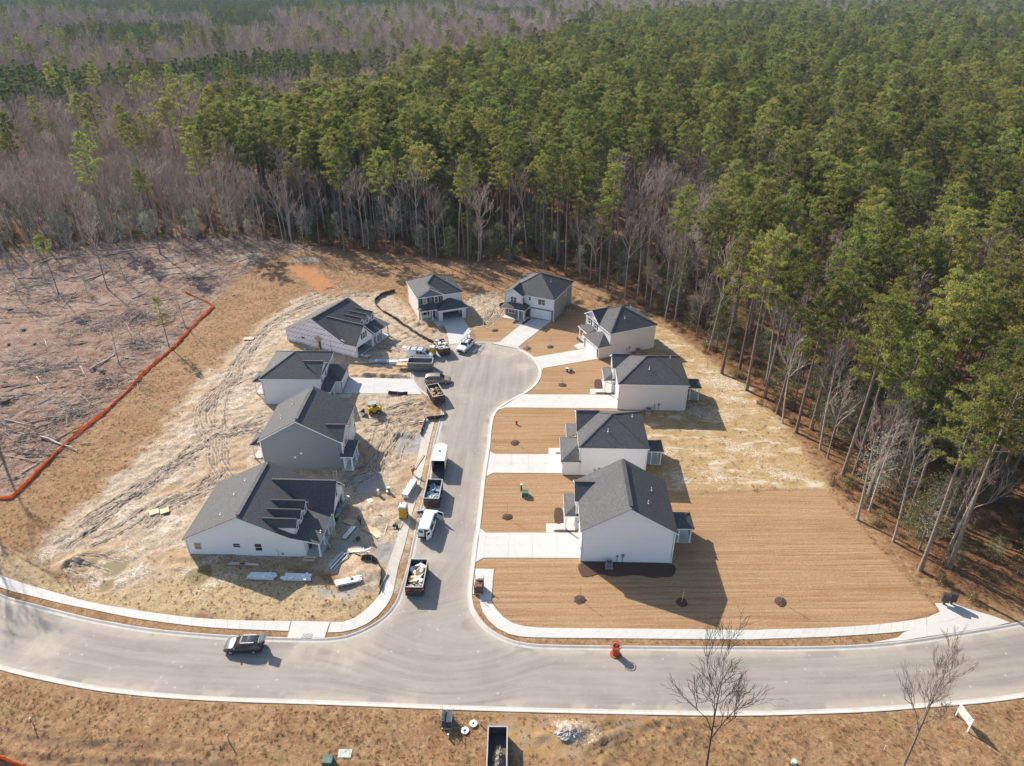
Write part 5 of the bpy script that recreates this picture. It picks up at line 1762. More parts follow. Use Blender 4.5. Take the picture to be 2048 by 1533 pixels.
# white pickup truck with a pipe and ladder rack
c_ = at(932, 697)
st = [(2.85, .45, .98, 1.02, .82, .70), (2.7, .38, 1.06, 1.14, .95, .84), (1.45, .36, 1.16, 1.24, 1.0, .88), (1.2, .36, 1.18, 1.28, 1.0, .84), (.55, .36, 1.2, 1.84, 1.0, .74), (-.5, .36, 1.2, 1.88, 1.0, .74), (-.95, .36, 1.2, 1.80, 1.0, .74), (-1.02, .36, 1.18, 1.22, 1.0, .97), (-1.05, .40, .80, .84, 1.0, .97), (-2.85, .42, .80, .84, .98, .95)]
pk = car('pickup_truck', c_, R(248), 'white pickup truck with a long pipe and ladder on its rack', 'pickup', 'white_paint', st, 5.7, [('windshield', (1.22, 1.30, .82), (.57, 1.79, .68))], [('w', .5, -.15), ('w', -.22, -.85)], (1.85, -1.85), .40)
bd = MB()
for sg in (1, -1):
    bd.box(-1.05, sg * .90, .84, -2.85, sg * 1.0, 1.22)
bd.box(-2.78, -.95, .84, -2.88, .95, 1.22)
bd.build('load_bed', M['white_paint'], pk)
rk = MB()
for x in (-1.15, -2.75):
    for sg in (1, -1):
        rk.box(x - .03, sg * .9 - .03, 1.2, x + .03, sg * .9 + .03, 2.05)
    rk.box(x - .03, -.93, 2.0, x + .03, .93, 2.06)
for sg in (1, -1):
    rk.box(-2.78, sg * .9 - .03, 2.0, .9, sg * .9 + .03, 2.06)
rk.build('load_rack', M['dark_metal'], pk)
mw = Matrix.Translation((*c_, 0)) @ Matrix.Rotation(R(248), 4, 'Z')
o = MB().tube([(-4.2, -.55, 2.16), (.9, -.55, 2.16)], .13, 10).build('white_pipe', M['white_plastic'])
o.matrix_world = mw
tag(o, 'long white pipe carried on the pickup truck rack', 'pipe')
o = ladder(MB(), (-4.0, .55, 2.10), (.6, .55, 2.10), .42, 13).build('ladder', M['alu'])
o.matrix_world = mw
tag(o, 'aluminium ladder carried on the pickup truck rack', 'ladder')
o = MB()
o.box(-1.3, -.6, .84, -1.9, .2, 1.4).box(-2.0, -.7, .84, -2.6, .6, 1.2)
o = o.build('tool_boxes', M['red'])
o.matrix_world = mw
tag(o, 'red and dark tool boxes in the pickup truck bed', 'tool box')
o['kind'] = 'stuff'

# enclosed white trailer
c_ = at(881, 930)
tr = empty('cargo_trailer', (*c_, 0), R(88), 'enclosed white box trailer with an open dark rear, at the kerb of the side street', 'trailer')
b_ = [(-2.4, -1.05), (1.9, -1.05), (2.55, 0), (1.9, 1.05), (-2.4, 1.05)]
mb = MB()
for a, c in zip(b_, b_[1:]):
    mb.add([(*a, .5), (*c, .5), (*c, 2.55), (*a, 2.55)], [(0, 1, 2, 3)])
mb.build('side_wall', M['white_paint'], tr)
MB().prism(b_, 2.55, 2.62).build('roof', M['white_paint'], tr)
MB().prism(b_, .42, .5).build('floor', M['dark_metal'], tr)
MB().box(.6, -1.0, .5, .66, 1.0, 2.5).build('inner_wall', M['inside'], tr)
MB().disc((.2, 0, 2.62), 0.02, .16, .12, 10).build('roof_vent', M['black_plastic'], tr)
rf = MB()
for x in (-1.6, -.8, 0, .8, 1.6):
    rf.box(x - .02, -1.04, 2.62, x + .02, 1.04, 2.635)
rf.build('roof_bow', M['white_plastic'], tr)
MB().slab([(-2.4, -1.0, .48), (-2.4, 1.0, .48), (-3.9, 1.0, .06), (-3.9, -1.0, .06)], .05).build('ramp', M['dark_metal'], tr)
for x in (-.45, .35):
    for sg in (1, -1):
        w_ = MB().tube([(x, sg * 1.0, .34), (x, sg * 1.18, .34)], .34, 16).build('wheel', M['rubber'], tr)
        MB().tube([(x, sg * 1.17, .34), (x, sg * 1.2, .34)], .2, 12).build('rim', M['alu'], w_)
MB().tube([(2.4, 0, .5), (3.7, 0, .45)], .05, 6).tube([(3.5, 0, 0.05), (3.5, 0, .6)], .04, 6).build('tow_bar', M['dark_metal'], tr)

# ================================================================ skips
def skip(loc, rz, L_, W_, H_, label, mat, ribs=6, rust=None):
    r_ = empty('skip', (*loc, .0), rz, label, 'skip', 'roll-off skips')
    t = .07
    mb = MB().box(-L_ / 2, -W_ / 2, .18, L_ / 2, W_ / 2, .26)
    mb.build('floor', mat, r_)
    for sg in (1, -1):
        m = MB().box(-L_ / 2, sg * W_ / 2, .18, L_ / 2, sg * (W_ / 2 - t), H_).build('side_wall', mat, r_)
        q = MB()
        for i in range(ribs):
            x = -L_ / 2 + L_ * (i + .5) / ribs
            q.box(x - .05, sg * W_ / 2, .25, x + .05, sg * (W_ / 2 + .09), H_ - .08)
        q.build('rib', mat, m)
    MB().box(L_ / 2 - t, -W_ / 2 + t, .18, L_ / 2, W_ / 2 - t, H_).build('end_wall', mat, r_)
    d = MB().box(-L_ / 2, -W_ / 2 + t, .18, -L_ / 2 + t, W_ / 2 - t, H_).build('tail_door', mat, r_)
    q = MB()
    for z in (.5, H_ * .55, H_ - .25):
        q.box(-L_ / 2 - .08, -W_ / 2 + .1, z - .06, -L_ / 2, W_ / 2 - .1, z + .06)
    q.box(-L_ / 2 - .10, -.06, .3, -L_ / 2, .06, H_)
    q.build('door_bar', M['dark_metal'], d)
    for sg in (.34, -.34):
        MB().obox((-L_ / 2 - .012, sg * W_, H_ - .55), .02, .36, .28).build('sign_plate', M[rust or 'red'], d)
    rim = MB()
    for sg in (1, -1):
        rim.box(-L_ / 2 - .02, sg * W_ / 2 - .07, H_, L_ / 2 + .02, sg * W_ / 2 + .07, H_ + .09)
    for sg in (1, -1):
        rim.box(sg * L_ / 2 - .07, -W_ / 2 + .07, H_, sg * L_ / 2 + .07, W_ / 2 - .07, H_ + .09)
    rim.build('top_rail', M['skip_rail'], r_)
    rl = MB()
    for sg in (1, -1):
        rl.box(-L_ / 2, sg * .45 - .06, .06, L_ / 2, sg * .45 + .06, .18)
    rl.build('runner', M['dark_metal'], r_)
    for x in (-L_ / 2 + .4, L_ / 2 - .4):
        for sg in (1, -1):
            MB().tube([(x, sg * .62, .10), (x, sg * .86, .10)], .10, 10).build('roller', M['dark_metal'], r_)
    return r_

M['blue_film'] = pm('blue_film', (.10, .22, .42), (.35, .42, .5), 4, rough=.4)
M['skip_rail'] = pm('worn_rail', (.42, .40, .38), (.30, .28, .27), 3, rough=.6)
M['skip_black'] = pm('black_skip_steel', (.045, .045, .048), (.085, .075, .07), 1.3, rough=.6, dirt=(.14, .10, .075))
M['skip_brown'] = pm('brown_skip_steel', (.12, .075, .055), (.085, .06, .05), 1.3, rough=.7, dirt=(.20, .15, .12))
M['skip_grey'] = pm('grey_skip_steel', (.20, .19, .18), (.155, .145, .14), 1.3, rough=.6, dirt=(.26, .21, .17))

def rubbish(parent_loc, rz, L_, W_, z, seed, cols, label, n=34, size=1.0, cover=1.0):
    """a heap of boards, sheets and bags thrown together"""
    q = random.Random(seed)
    root = empty('site_rubbish', (*parent_loc, 0), rz, label, 'rubbish')
    root['kind'] = 'stuff'
    for c in cols:
        mb = MB()
        for _ in range(n // len(cols)):
            x, y = q.uniform(-L_ / 2 * cover, L_ / 2) * .82, q.uniform(-W_ / 2, W_ / 2) * .72
            l, w_, t = q.choice(((1.6, .14, .05), (.9, .5, .06), (.6, .45, .3), (2.1, .2, .05), (.5, .4, .25))) 
            mb.obox((x, y, z + q.uniform(-.1, .35)), l * size, w_ * size, t, q.uniform(0, 3.1), q.uniform(-.4, .4), q.uniform(-.35, .35))
        o = mb.build('scrap', M[c], root)
        o['kind'] = 'stuff'
    return root

def skip_at(a, b_, **k):
    """front (near) end centre a and rear end centre b in photo pixels, on the ground"""
    p, q = at(*a), at(*b_)
    return ((p[0] + q[0]) / 2, (p[1] + q[1]) / 2), math.atan2(q[1] - p[1], q[0] - p[0])

s1 = (-12.55, 68.3), R(88)
skip(*s1, 5.0, 2.3, 1.75, 'black skip full of timber and white sheeting, nearest the street corner', M['skip_black'], rust='orange')
rubbish(*s1, 5.0, 2.3, 1.1, 3, ['lumber', 'white_plastic', 'film', 'plywood'], 'timber offcuts and white sheeting filling the skip nearest the corner', 44)
s2 = (-12.05, 85.8), R(88)
skip(*s2, 4.6, 2.3, 1.8, 'black skip with blue film in it, between the white van and the trailer', M['skip_black'])
rubbish(*s2, 4.6, 2.3, .8, 4, ['film', 'blue_film'], 'blue and white plastic film in the skip by the trailer', 30)
s3 = (-14.45, 115.5), R(112)
skip(*s3, 4.6, 2.3, 1.75, 'brown skip with brick rubble, standing askew by the gold minivan', M['skip_brown'])
rubbish(*s3, 4.6, 2.3, .9, 5, ['brick', 'lumber', 'plywood'], 'brick and wood rubble in the askew brown skip', 30)
s4 = (-18.6, 127.0), R(-2)
skip(*s4, 5.0, 2.3, 1.9, 'empty grey skip lying across beside the white ladder van', M['skip_grey'])
s5 = (-14.9, 134.8), R(111)
skip(*s5, 4.6, 2.3, 1.75, 'brown skip heaped with pale rubble beside the yellow toilet', M['skip_brown'])
rubbish(*s5, 4.6, 2.3, 1.5, 6, ['white_plastic', 'lumber', 'film', 'brick'], 'pale rubble heaped in the skip beside the yellow toilet', 40)
p_ = at(996, 1533)
s6 = (at(994, 1497)[0] + .05, 43.9), R(89.5)
skip(*s6, 5.2, 2.0, 1.5, 'dark skip part filled with broken concrete, nearest the camera', M['skip_black'])
hp = MB().mound((-.5, -.1, .26), 1.9, .72, .75, 4, 22, 6, .3)
for i in range(46):
    a, r1 = rng.uniform(0, 6.3), rng.uniform(0, 1)
    hp.obox((-.5 + 1.5 * r1 * math.cos(a), -.1 + .5 * r1 * math.sin(a), .30 + .72 * (1 - r1 * r1)), rng.uniform(.1, .35), rng.uniform(.1, .3), rng.uniform(.08, .2), a, rng.uniform(-.5, .5), rng.uniform(-.5, .5))
o = hp.build('concrete_rubble', pm('rubble', (.36, .32, .26), (.24, .21, .17), 4, rough=.95, bmp=.6, bscale=9))
o.location, o.rotation_euler = (*s6[0], 0), (0, 0, s6[1])
tag(o, 'broken concrete heaped in the nearest skip', 'rubble')
o['kind'] = 'stuff'

o = MB().mound((0, 0, 0), 1.75, 1.15, .6, 8, 26, 7, .35)
for i in range(60):
    a, r1 = rng.uniform(0, 6.3), rng.uniform(0, 1.1)
    o.obox((1.5 * r1 * math.cos(a), 1.0 * r1 * math.sin(a), .58 * max(0, 1 - r1 * r1)), rng.uniform(.08, .3), rng.uniform(.08, .25), rng.uniform(.06, .16), a, rng.uniform(-.5, .5), rng.uniform(-.5, .5))
o = o.build('stone_heap', pm('grey_stone', (.46, .43, .41), (.27, .25, .24), 3.5, rough=.95, bmp=.6, bscale=9))
o.location = (*at(1140, 1470), .05)
tag(o, 'heap of pale grey stone in the torn foreground grass beside the skip', 'stone heap')
o['kind'] = 'stuff'

# ================================================================ site toilets
def toilet(loc, rz, label):
    r_ = empty('site_toilet', (*loc, .02), rz, label, 'toilet', 'yellow site toilets')
    MB().box(-.56, -.56, .12, .56, .56, 2.05).build('cabin', M['yellow'], r_)
    MB().box(-.6, -.6, 0, .6, .6, .12).build('skid_base', M['dark_metal'], r_)
    rf = MB().add([(-.62, -.62, 2.05), (.62, -.62, 2.05), (.62, .62, 2.05), (-.62, .62, 2.05), (-.45, -.5, 2.25), (.45, -.5, 2.25), (.45, .5, 2.25), (-.45, .5, 2.25)],
                  [(3, 2, 1, 0), (4, 5, 6, 7), (0, 1, 5, 4), (1, 2, 6, 5), (2, 3, 7, 6), (3, 0, 4, 7)]).build('roof', M['toilet_roof'], r_)
    MB().tube([(-.3, .3, 2.1), (-.3, .3, 2.55)], .06, 8).build('vent_pipe', M['black_plastic'], rf)
    d = MB().box(-.4, -.56, .2, .4, -.6, 1.95).build('door', M['yellow'], r_)
    MB().box(.25, -.6, 1.0, .34, -.63, 1.2).build('handle', M['dark_metal'], d)
    for sg in (1, -1):
        q = MB()
        for i in range(4):
            q.box(sg * .56, -.4 + .22 * i, .3, sg * .585, -.28 + .22 * i, 1.9)
        q.build('wall_rib', M['yellow'], r_)
    return r_
toilet(at(808, 1034), R(-8), 'yellow site toilet with a white roof beside the dusty pavement')
toilet(at(866, 712), R(-12), 'yellow site toilet half hidden behind the white ladder van')

# ================================================================ yellow digger
c_ = at(747, 826)
dg = empty('skid_loader', (*c_, .05), R(200), 'yellow skid loader with an open cab on the torn-up front lot', 'loader')
MB().box(-1.3, -.7, .35, .9, .7, 1.15).build('body', M['yellow'], dg)
MB().box(-1.45, -.6, .5, -1.3, .6, 1.3).build('engine_cover', M['dark_metal'], dg)
cb = MB()
for x in (-.55, .65):
    for y in (-.55, .55):
        cb.box(x - .05, y - .05, 1.15, x + .05, y + .05, 2.05)
cb.build('cab_post', M['dark_metal'], dg)
MB().box(-.7, -.65, 2.05, .8, .65, 2.15).build('cab_roof', M['metal'], dg)
MB().box(-.5, -.35, 1.15, .1, .35, 1.45).box(-.5, -.35, 1.45, -.38, .35, 1.9).build('seat', M['black_plastic'], dg)
for sg in (1, -1):
    a = MB()
    bar(a, (-1.1, sg * .8, 1.45), (.9, sg * .8, 1.35), .12, .2)
    bar(a, (.9, sg * .8, 1.35), (1.6, sg * .8, .4), .12, .2)
    a.build('lift_arm', M['yellow'], dg)
    for x in (-.8, .55):
        w_ = MB().tube([(x, sg * .72, .4), (x, sg * 1.0, .4)], .4, 16).build('wheel', M['rubber'], dg)
        MB().tube([(x, sg * .99, .4), (x, sg * 1.02, .4)], .2, 10).build('rim', M['yellow'], w_)
MB().add([(1.5, -.95, .08), (2.3, -.95, .06), (1.55, -.95, .75), (1.5, .95, .08), (2.3, .95, .06), (1.55, .95, .75)], [(0, 1, 2), (5, 4, 3), (0, 3, 4, 1), (0, 2, 5, 3)]).build('bucket', M['dark_metal'], dg)

# ================================================================ people
def person(loc, rz, pose, label, top='hivis', legs='jeans', hat=None):
    """one continuous skinned figure; vest, trousers, hair and cap are its children"""
    r_ = empty('person', (*loc, .08), rz, label, 'person')
    J = dict(pelvis=(0, 0, .96), chest=(pose.get('lean', 0), 0, 1.34), neck=(pose.get('lean', 0) * 1.25, 0, 1.50), head=(pose.get('lean', 0) * 1.35 + .02, 0, 1.68))
    lx = J['chest'][0]
    st_ = pose.get('stride', .12)
    for s_, sg in (('l', 1), ('r', -1)):
        J[s_ + 'hip'] = (0, sg * .10, .90)
        J[s_ + 'knee'] = (sg * st_ * .6 + .03, sg * .11, .49)
        J[s_ + 'ankle'] = (sg * st_, sg * .12, .08)
        J[s_ + 'toe'] = (sg * st_ + .17, sg * .13, .04)
        J[s_ + 'sho'] = (lx, sg * .20, 1.43)
        ar = pose.get('arm_' + s_, (.05, .12, -.30))
        J[s_ + 'elb'] = (lx + ar[0] * .6, sg * (.22 + ar[1] * .5), 1.43 + ar[2] * .95)
        J[s_ + 'wri'] = (lx + ar[0] * 1.6 + .04, sg * (.22 + ar[1] * .6), 1.43 + ar[2] * 1.75)
        J[s_ + 'han'] = (lx + ar[0] * 2.0 + .05, sg * (.22 + ar[1] * .6), 1.43 + ar[2] * 2.05)
    rad = dict(pelvis=.145, chest=.165, neck=.06, head=.105, hip=.105, knee=.062, ankle=.042, toe=.036, sho=.068, elb=.046, wri=.033, han=.04)
    def skin(name, joints, edges, grow, mat, parent, root):
        me = bpy.data.meshes.new(name)
        me.from_pydata([J[j] for j in joints], [(joints.index(a), joints.index(b_)) for a, b_ in edges], [])
        o = bpy.data.objects.new(name, me)
        COL.objects.link(o)
        o.parent = parent
        me.materials.append(M[mat])
        sm = o.modifiers.new('skin', 'SKIN')
        for i, j in enumerate(joints):
            q = rad.get(j, rad.get(j[1:], .05)) * grow
            d = me.skin_vertices[0].data[i]
            d.radius = (q, q * (1.25 if j in ('chest', 'pelvis') else 1))
            d.use_root = j == root
        o.modifiers.new('round', 'SUBSURF').render_levels = 1
        return o
    limbs = [('pelvis', 'chest'), ('chest', 'neck'), ('neck', 'head')]
    for s_ in 'lr':
        limbs += [('pelvis', s_ + 'hip'), (s_ + 'hip', s_ + 'knee'), (s_ + 'knee', s_ + 'ankle'), (s_ + 'ankle', s_ + 'toe'), ('chest', s_ + 'sho'), (s_ + 'sho', s_ + 'elb'), (s_ + 'elb', s_ + 'wri'), (s_ + 'wri', s_ + 'han')]
    js = []
    for a, b_ in limbs:
        for j in (a, b_):
            if j not in js:
                js.append(j)
    body = skin('body', js, limbs, 1.0, 'skin', r_, 'pelvis')
    skin('jacket', ['chest', 'pelvis', 'lsho', 'lelb', 'rsho', 'relb'], [('chest', 'pelvis'), ('chest', 'lsho'), ('lsho', 'lelb'), ('chest', 'rsho'), ('rsho', 'relb')], 1.14, top, r_, 'chest')
    skin('trousers', ['pelvis', 'lhip', 'lknee', 'lankle', 'rhip', 'rknee', 'rankle'], [('pelvis', 'lhip'), ('lhip', 'lknee'), ('lknee', 'lankle'), ('pelvis', 'rhip'), ('rhip', 'rknee'), ('rknee', 'rankle')], 1.15, legs, r_, 'pelvis')
    hx, hy, hz_ = J['head']
    if hat:
        hm = MB()
        for k_ in range(5):
            t = k_ / 5
            hm.disc((hx, hy, hz_ + .03 + .13 * math.sin(t * PI / 2)), 0.005, .135 * math.cos(t * PI / 2) + .01, .035, 12)
        hm.disc((hx, hy, hz_ + .03), .1, .17, .02, 12)
        hm.build('hard_hat', M[hat], r_)
    else:
        MB().mound((hx - .015, hy, hz_ + .02), .118, .112, .11, 2, 12, 4, .05).build('hair', M['hair'], r_)
    return r_
person(at(813, 1037), R(-60), dict(lean=.08, arm_l=(.14, .05, -.26), arm_r=(.12, .05, -.26)), 'worker in a bright green vest standing beside the yellow toilet', hat='orange')
person(at(673, 1046), R(60), dict(lean=.12, arm_l=(.18, .05, -.15), arm_r=(.16, .05, -.18)), 'worker in a bright green vest beside the long ladder at the cottage garage')
person(at(721, 1050), R(-100), dict(lean=.10, stride=.2), 'person in dark clothes standing by the plywood sheets', 'darkcloth', 'darkcloth')
person(at(826, 951), R(30), dict(lean=.22, arm_l=(.16, .1, -.2), arm_r=(.2, .1, -.2)), 'stooping worker with an orange top on the dirt by the trailer', 'orange', 'jeans')

# ================================================================ fences
def fence(name, line, h, mat, label, cat, post_mat, step=2.4, sag=.10, seed=1):
    q = random.Random(seed)
    r_ = empty(name, (0, 0, 0), 0, label, cat)
    P = resample(line, .6)
    vs, fs = [], []
    for i, (x, y) in enumerate(P):
        dz = -abs(math.sin(i * PI * .6 / step)) * sag + .10 * math.sin(i * .23 + seed) + q.uniform(-.02, .02)
        lean = .22 * math.sin(i * .17 + seed * 2) + .08 * math.sin(i * .71) + q.uniform(-.02, .02)
        z = ground_z(x, y)
        vs += [(x + q.uniform(-.02, .02), y + .02, z - .05), (x + lean * .4, y + lean * .3, z + h * .5), (x + lean, y + lean * .6, z + h + dz)]
    n = len(P)
    off = len(vs)
    vs += [(x + .03, y + .03, z) for x, y, z in vs]
    for i in range(n - 1):
        for k in range(2):
            a = i * 3 + k
            fs.append((a, a + 3, a + 4, a + 1))
            fs.append((off + a + 1, off + a + 4, off + a + 3, off + a))
        fs.append((i * 3 + 2, i * 3 + 5, off + i * 3 + 5, off + i * 3 + 2))
    MB().add(vs, fs).build('mesh_sheet', mat, r_)
    pm_ = None
    for x, y in resample(line, step):
        z = ground_z(x, y)
        if pm_ is None:
            pm_ = MB().box(-.025, -.025, -.1, .025, .025, h + .12).build('post', post_mat, r_)
            o = pm_
        else:
            o = pm_.copy()
            COL.objects.link(o)
        o.location = (x + .04, y - .03, z)
    return r_
M['safety_mesh'] = leaf_mat('orange_safety_mesh', (.80, .29, .055), (.70, .21, .035), .5, .6, .3, 0.0, .05)
M['silt'] = pm('black_silt_cloth', (.045, .036, .032), (.06, .05, .042), 1.5, rough=.85)
fence('orange_fence', ats([(-140, 995), (-60, 1000), (0, 999), (25.4, 998.4), (45.8, 978), (84, 937), (137.4, 886.5), (203.5, 833), (236.6, 800), (259.7, 779.4), (300, 738), (341.8, 700.8), (379.4, 663.2), (427.2, 615.3), (400, 600), (372, 586)]), .62, M['safety_mesh'],
      'orange mesh fence running up the edge of the felled ground', 'fence', M['lumber'])
fence('orange_fence', ats([(-60, 1500), (0, 1518), (40, 1533), (90, 1552)]), .9, M['safety_mesh'], 'short run of orange mesh fence at the bottom corner of the grass', 'fence', M['lumber'])
for i, (l, lab) in enumerate((([(790, 585), (765, 592), (749, 605), (760, 620), (790, 640), (820, 662), (850, 680), (875, 690)], 'black silt fence winding between the wrapped cottage and the blue-gabled house'),
                              ([(722, 1124), (738, 1122), (755, 1130), (764, 1146), (763, 1162), (760, 1180)], 'curved black silt fence at the street corner of the white cottage'),
                              ([(853, 843), (850, 852), (845, 870), (842, 872)], 'short black silt fence at the top of the dusty pavement'),
                              ([(864, 798), (876, 806), (884, 820), (888, 832), (880, 838), (853, 842)], 'black silt fence along the kerb beside the askew brown skip'),
                              ([(776, 789), (800, 791), (815, 790)], 'scrap of black silt fence at the edge of the light driveway'),
                              ([(1016, 608), (1003, 610), (1000, 616)], 'short black silt fence beside the grey and white house'))):
    fence('silt_fence', catmull(ats(l), 6), .75, M['silt'], lab, 'fence', M['lumber'], 1.6, .06, i)

# ================================================================ kerbside things
def pedestal(px, label, s=1.0, low=False):
    r_ = empty('utility_cabinet', (*at(*px), .06), R(-3), label, 'utility box')
    h = .75 * s
    MB().add([(-.55 * s, -.5 * s, 0), (.55 * s, -.5 * s, 0), (.55 * s, .5 * s, 0), (-.55 * s, .5 * s, 0), (-.5 * s, -.45 * s, h), (.5 * s, -.45 * s, h), (.5 * s, .45 * s, h * 1.1), (-.5 * s, .45 * s, h * 1.1)],
             [(3, 2, 1, 0), (4, 5, 6, 7), (0, 1, 5, 4), (1, 2, 6, 5), (2, 3, 7, 6), (3, 0, 4, 7)]).build('cabinet', M['green_box'], r_)
    MB().box(-.62 * s, -.58 * s, -.05, .62 * s, .58 * s, .04).build('base_pad', M['concrete'], r_)
    MB().box(-.53 * s, -.49 * s, h * 1.04, .53 * s, .1 * s, h * 1.09).build('lid', M['green_box'], r_)
    return r_
def marker(px, label, h=.9, mat='green_box', cap='white_plastic', w_=.16, cat='utility post'):
    r_ = empty('utility_post', (*at(*px), .06), 0, label, cat)
    MB().box(-w_ / 2, -w_ / 2, 0, w_ / 2, w_ / 2, h).build('post', M[mat], r_)
    MB().box(-w_ / 2 - .02, -w_ / 2 - .02, h, w_ / 2 + .02, w_ / 2 + .02, h + .14).build('cap', M[cap], r_)
    return r_
pedestal((1050, 992), 'green utility cabinet on the lawn in front of the white gabled house')
marker((1042.5, 982), 'green post with a white cap beside the green cabinet on the lawn', 1.1, w_=.26)
marker((1134, 744), 'pale green post on the upper lawn, left of its twin', .7, w_=.4)
pedestal((1142, 744), 'low green cabinet beside the pale post on the upper lawn', .6)
pedestal((657, 1527), 'green utility cabinet in the foreground grass', .95)
marker((778, 985), 'green utility post in front of the white cottage drive', .8, w_=.34)
marker((757, 990), 'white topped utility post in front of the white cottage', .8, 'white_plastic', w_=.3)
marker((775, 987), 'low white post between the two utility posts', .25, 'white_plastic', w_=.3)
marker((897, 1477), 'thin pale marker post in the foreground grass near the skip', .55, 'white_plastic', w_=.14)
for px, lab in (((68, 1452), 'thin grey survey stake at far left of the foreground grass'), ((459, 1486), 'thin grey survey stake in the middle left foreground grass'), ((146, 1172), 'white survey stake beside the left pavement'), ((960, 1450), 'white survey stake beside the concrete rings'), ((967, 655), 'white marker post at the edge of the turning circle lawn'),
                ((895, 688), 'short white post at the end of the blue gabled house drive'), ((756, 808), 'white survey stake beside the light driveway'), ((1768, 1502), 'pale stump of a post in the right foreground grass')):
    r_ = empty('survey_stake', (*at(*px), .05), rng.uniform(0, 3), lab, 'stake')
    h_ = 2.4 if px[0] == 967 else 1.3 if px[1] > 1400 and px[0] < 1000 else .8
    MB().box(-.05, -.025, -.05, .05, .025, h_).build('stake', M['metal'] if px[1] > 1400 and px[0] < 500 else M['white_plastic'], r_)
    MB().box(-.055, -.03, h_ - .18, .055, .03, h_ - .04).build('painted_band', M['white_plastic'], r_)

# stacks on pallets and hoops
def pallet(r_, l=1.2, w_=1.0):
    for k in range(5):
        MB().box(-l / 2, -w_ / 2 + k * w_ / 4.6, .12, l / 2, -w_ / 2 + k * w_ / 4.6 + .12, .145).build('plank', M['lumber'], r_)
    for x in (-l / 2 + .05, 0, l / 2 - .05):
        MB().box(x - .05, -w_ / 2, 0, x + .05, w_ / 2, .12).build('bearer', M['lumber'], r_)
r_ = empty('brick_pallet', (*at(958, 1182), .13), R(86), 'pallet of dark brown bricks on the concrete pad by the street corner', 'brick pallet')
pallet(r_, 1.5, 1.1)
bk = None
for k in range(6):
    for i in range(4):
        for j in range(3):
            if k == 5 and (i in (1, 2) or j == 2):
                continue
            b0 = (-.72 + i * .37, -.52 + j * .36, .15 + k * .21)
            if bk is None:
                bk = MB().box(0, 0, 0, .34, .33, .195).build('brick', M['brick'], r_)
                o = bk
            else:
                o = bk.copy()
                COL.objects.link(o)
            o.location = (b0[0] + rng.uniform(-.02, .02), b0[1] + rng.uniform(-.02, .02), b0[2])
for x in (-.75, .75):
    for y in (-.55, .52):
        MB().box(x - .03, y - .03, 0, x + .03, y + .03, 1.9).build('pallet_post', M['dark_metal'], r_)
r_ = empty('shingle_pallet', (*at(895, 1447), .06), R(88), 'pallet of dark roofing bundles in a wire crate beside the road', 'roofing pallet')
pallet(r_, 1.6, 1.1)
for k in range(7):
    for j in range(3):
        if k == 6 and j == 1:
            continue
        MB().obox((rng.uniform(-.03, .03), -.36 + j * .36, .20 + k * .16), 1.35, .33, .14, rng.uniform(-.03, .03)).build('bundle', M['slate'], r_)
for x in (-.78, -.26, .26, .78):
    for y in (-.58, .58):
        MB().box(x - .02, y - .02, 0, x + .02, y + .02, 1.55).build('crate_bar', M['metal'], r_)
for z in (.7, 1.5):
    MB().box(-.8, -.6, z, .8, -.57, z + .04).box(-.8, .57, z, .8, .6, z + .04).build('crate_rail', M['metal'], r_)['kind'] = 'stuff'

# orange red cable reel stood on its flange
r_ = empty('cable_reel', (*at(1231, 1309), .01), 0, 'orange-red cable reel standing on end at the kerb of the main road', 'cable reel')
MB().tube([(0, 0, .1), (0, 0, 1.45)], .44, 22, False).build('drum', M['spool'], r_)
MB().disc((0, 0, 0), .25, .66, .09, 26).build('flange', M['spool'], r_)
tp = MB().disc((0, 0, 1.45), .60, .66, .06, 26)
for k in range(8):
    a = k * PI / 4
    tp.tube([(.1 * math.cos(a), .1 * math.sin(a), 1.48), (.62 * math.cos(a), .62 * math.sin(a), 1.48)], .025, 5)
tp.disc((0, 0, 1.42), .36, .45, .05, 22).build('spoked_flange', M['spool'], r_)
MB().tube([(0, 0, .15), (0, 0, 1.52)], .08, 10).build('hub', M['dark_metal'], r_)
for px, lab in (((930, 1464), 'white concrete ring lying in the grass, left of its twin'), ((947, 1450), 'white concrete ring lying in the grass, nearer the road')):
    o = MB().disc((0, 0, 0), .14, .42, .22, 24).build('concrete_ring', M['white_plastic'])
    o.location = (*at(*px), .06)
    tag(o, lab, 'concrete ring', 'concrete rings in the foreground grass')
o = MB().box(-.7, -.45, 0, .7, .45, .12).build('cover_slab', pm('pale_green_lid', (.46, .52, .46), rough=.6))
o.location = (*at(690, 1509), .05)
tag(o, 'pale green utility lid flat in the foreground grass', 'utility lid')
o = MB().disc((0, 0, 0), .0, .28, .45, 12).build('valve_can', pm('pale_green_lid', (.46, .52, .46), rough=.6))
o.location = (*at(1587, 1528), .05)
tag(o, 'pale green utility can at the bottom of the right foreground grass', 'utility can')

# cluster letter boxes on the corner pad
for i, (px, lab) in enumerate((((1886.5, 1210), 'bronze cluster letter box cabinet on a post, left of the pair'), ((1901, 1209), 'bronze cluster letter box cabinet on a post, right of the pair'))):
    r_ = empty('letter_box_cabinet', (*at(*px), .13), R(-22), lab, 'letter boxes', 'cluster letter boxes on the pad')
    MB().box(-.12, -.12, 0, .12, .12, .55).build('post', M['brown_metal'], r_)
    cbx = MB().box(-.42, -.26, .55, .42, .26, 1.75).build('cabinet', M['brown_metal'], r_)
    MB().box(-.46, -.30, 1.75, .46, .30, 1.80).build('roof', M['brown_metal'], r_)
    for a in range(4):
        for b_ in range(4):
            MB().box(-.38 + a * .19, .26, .62 + b_ * .27, -.38 + a * .19 + .17, .28, .62 + b_ * .27 + .24).build('locker_door', M['brown_metal'], cbx)

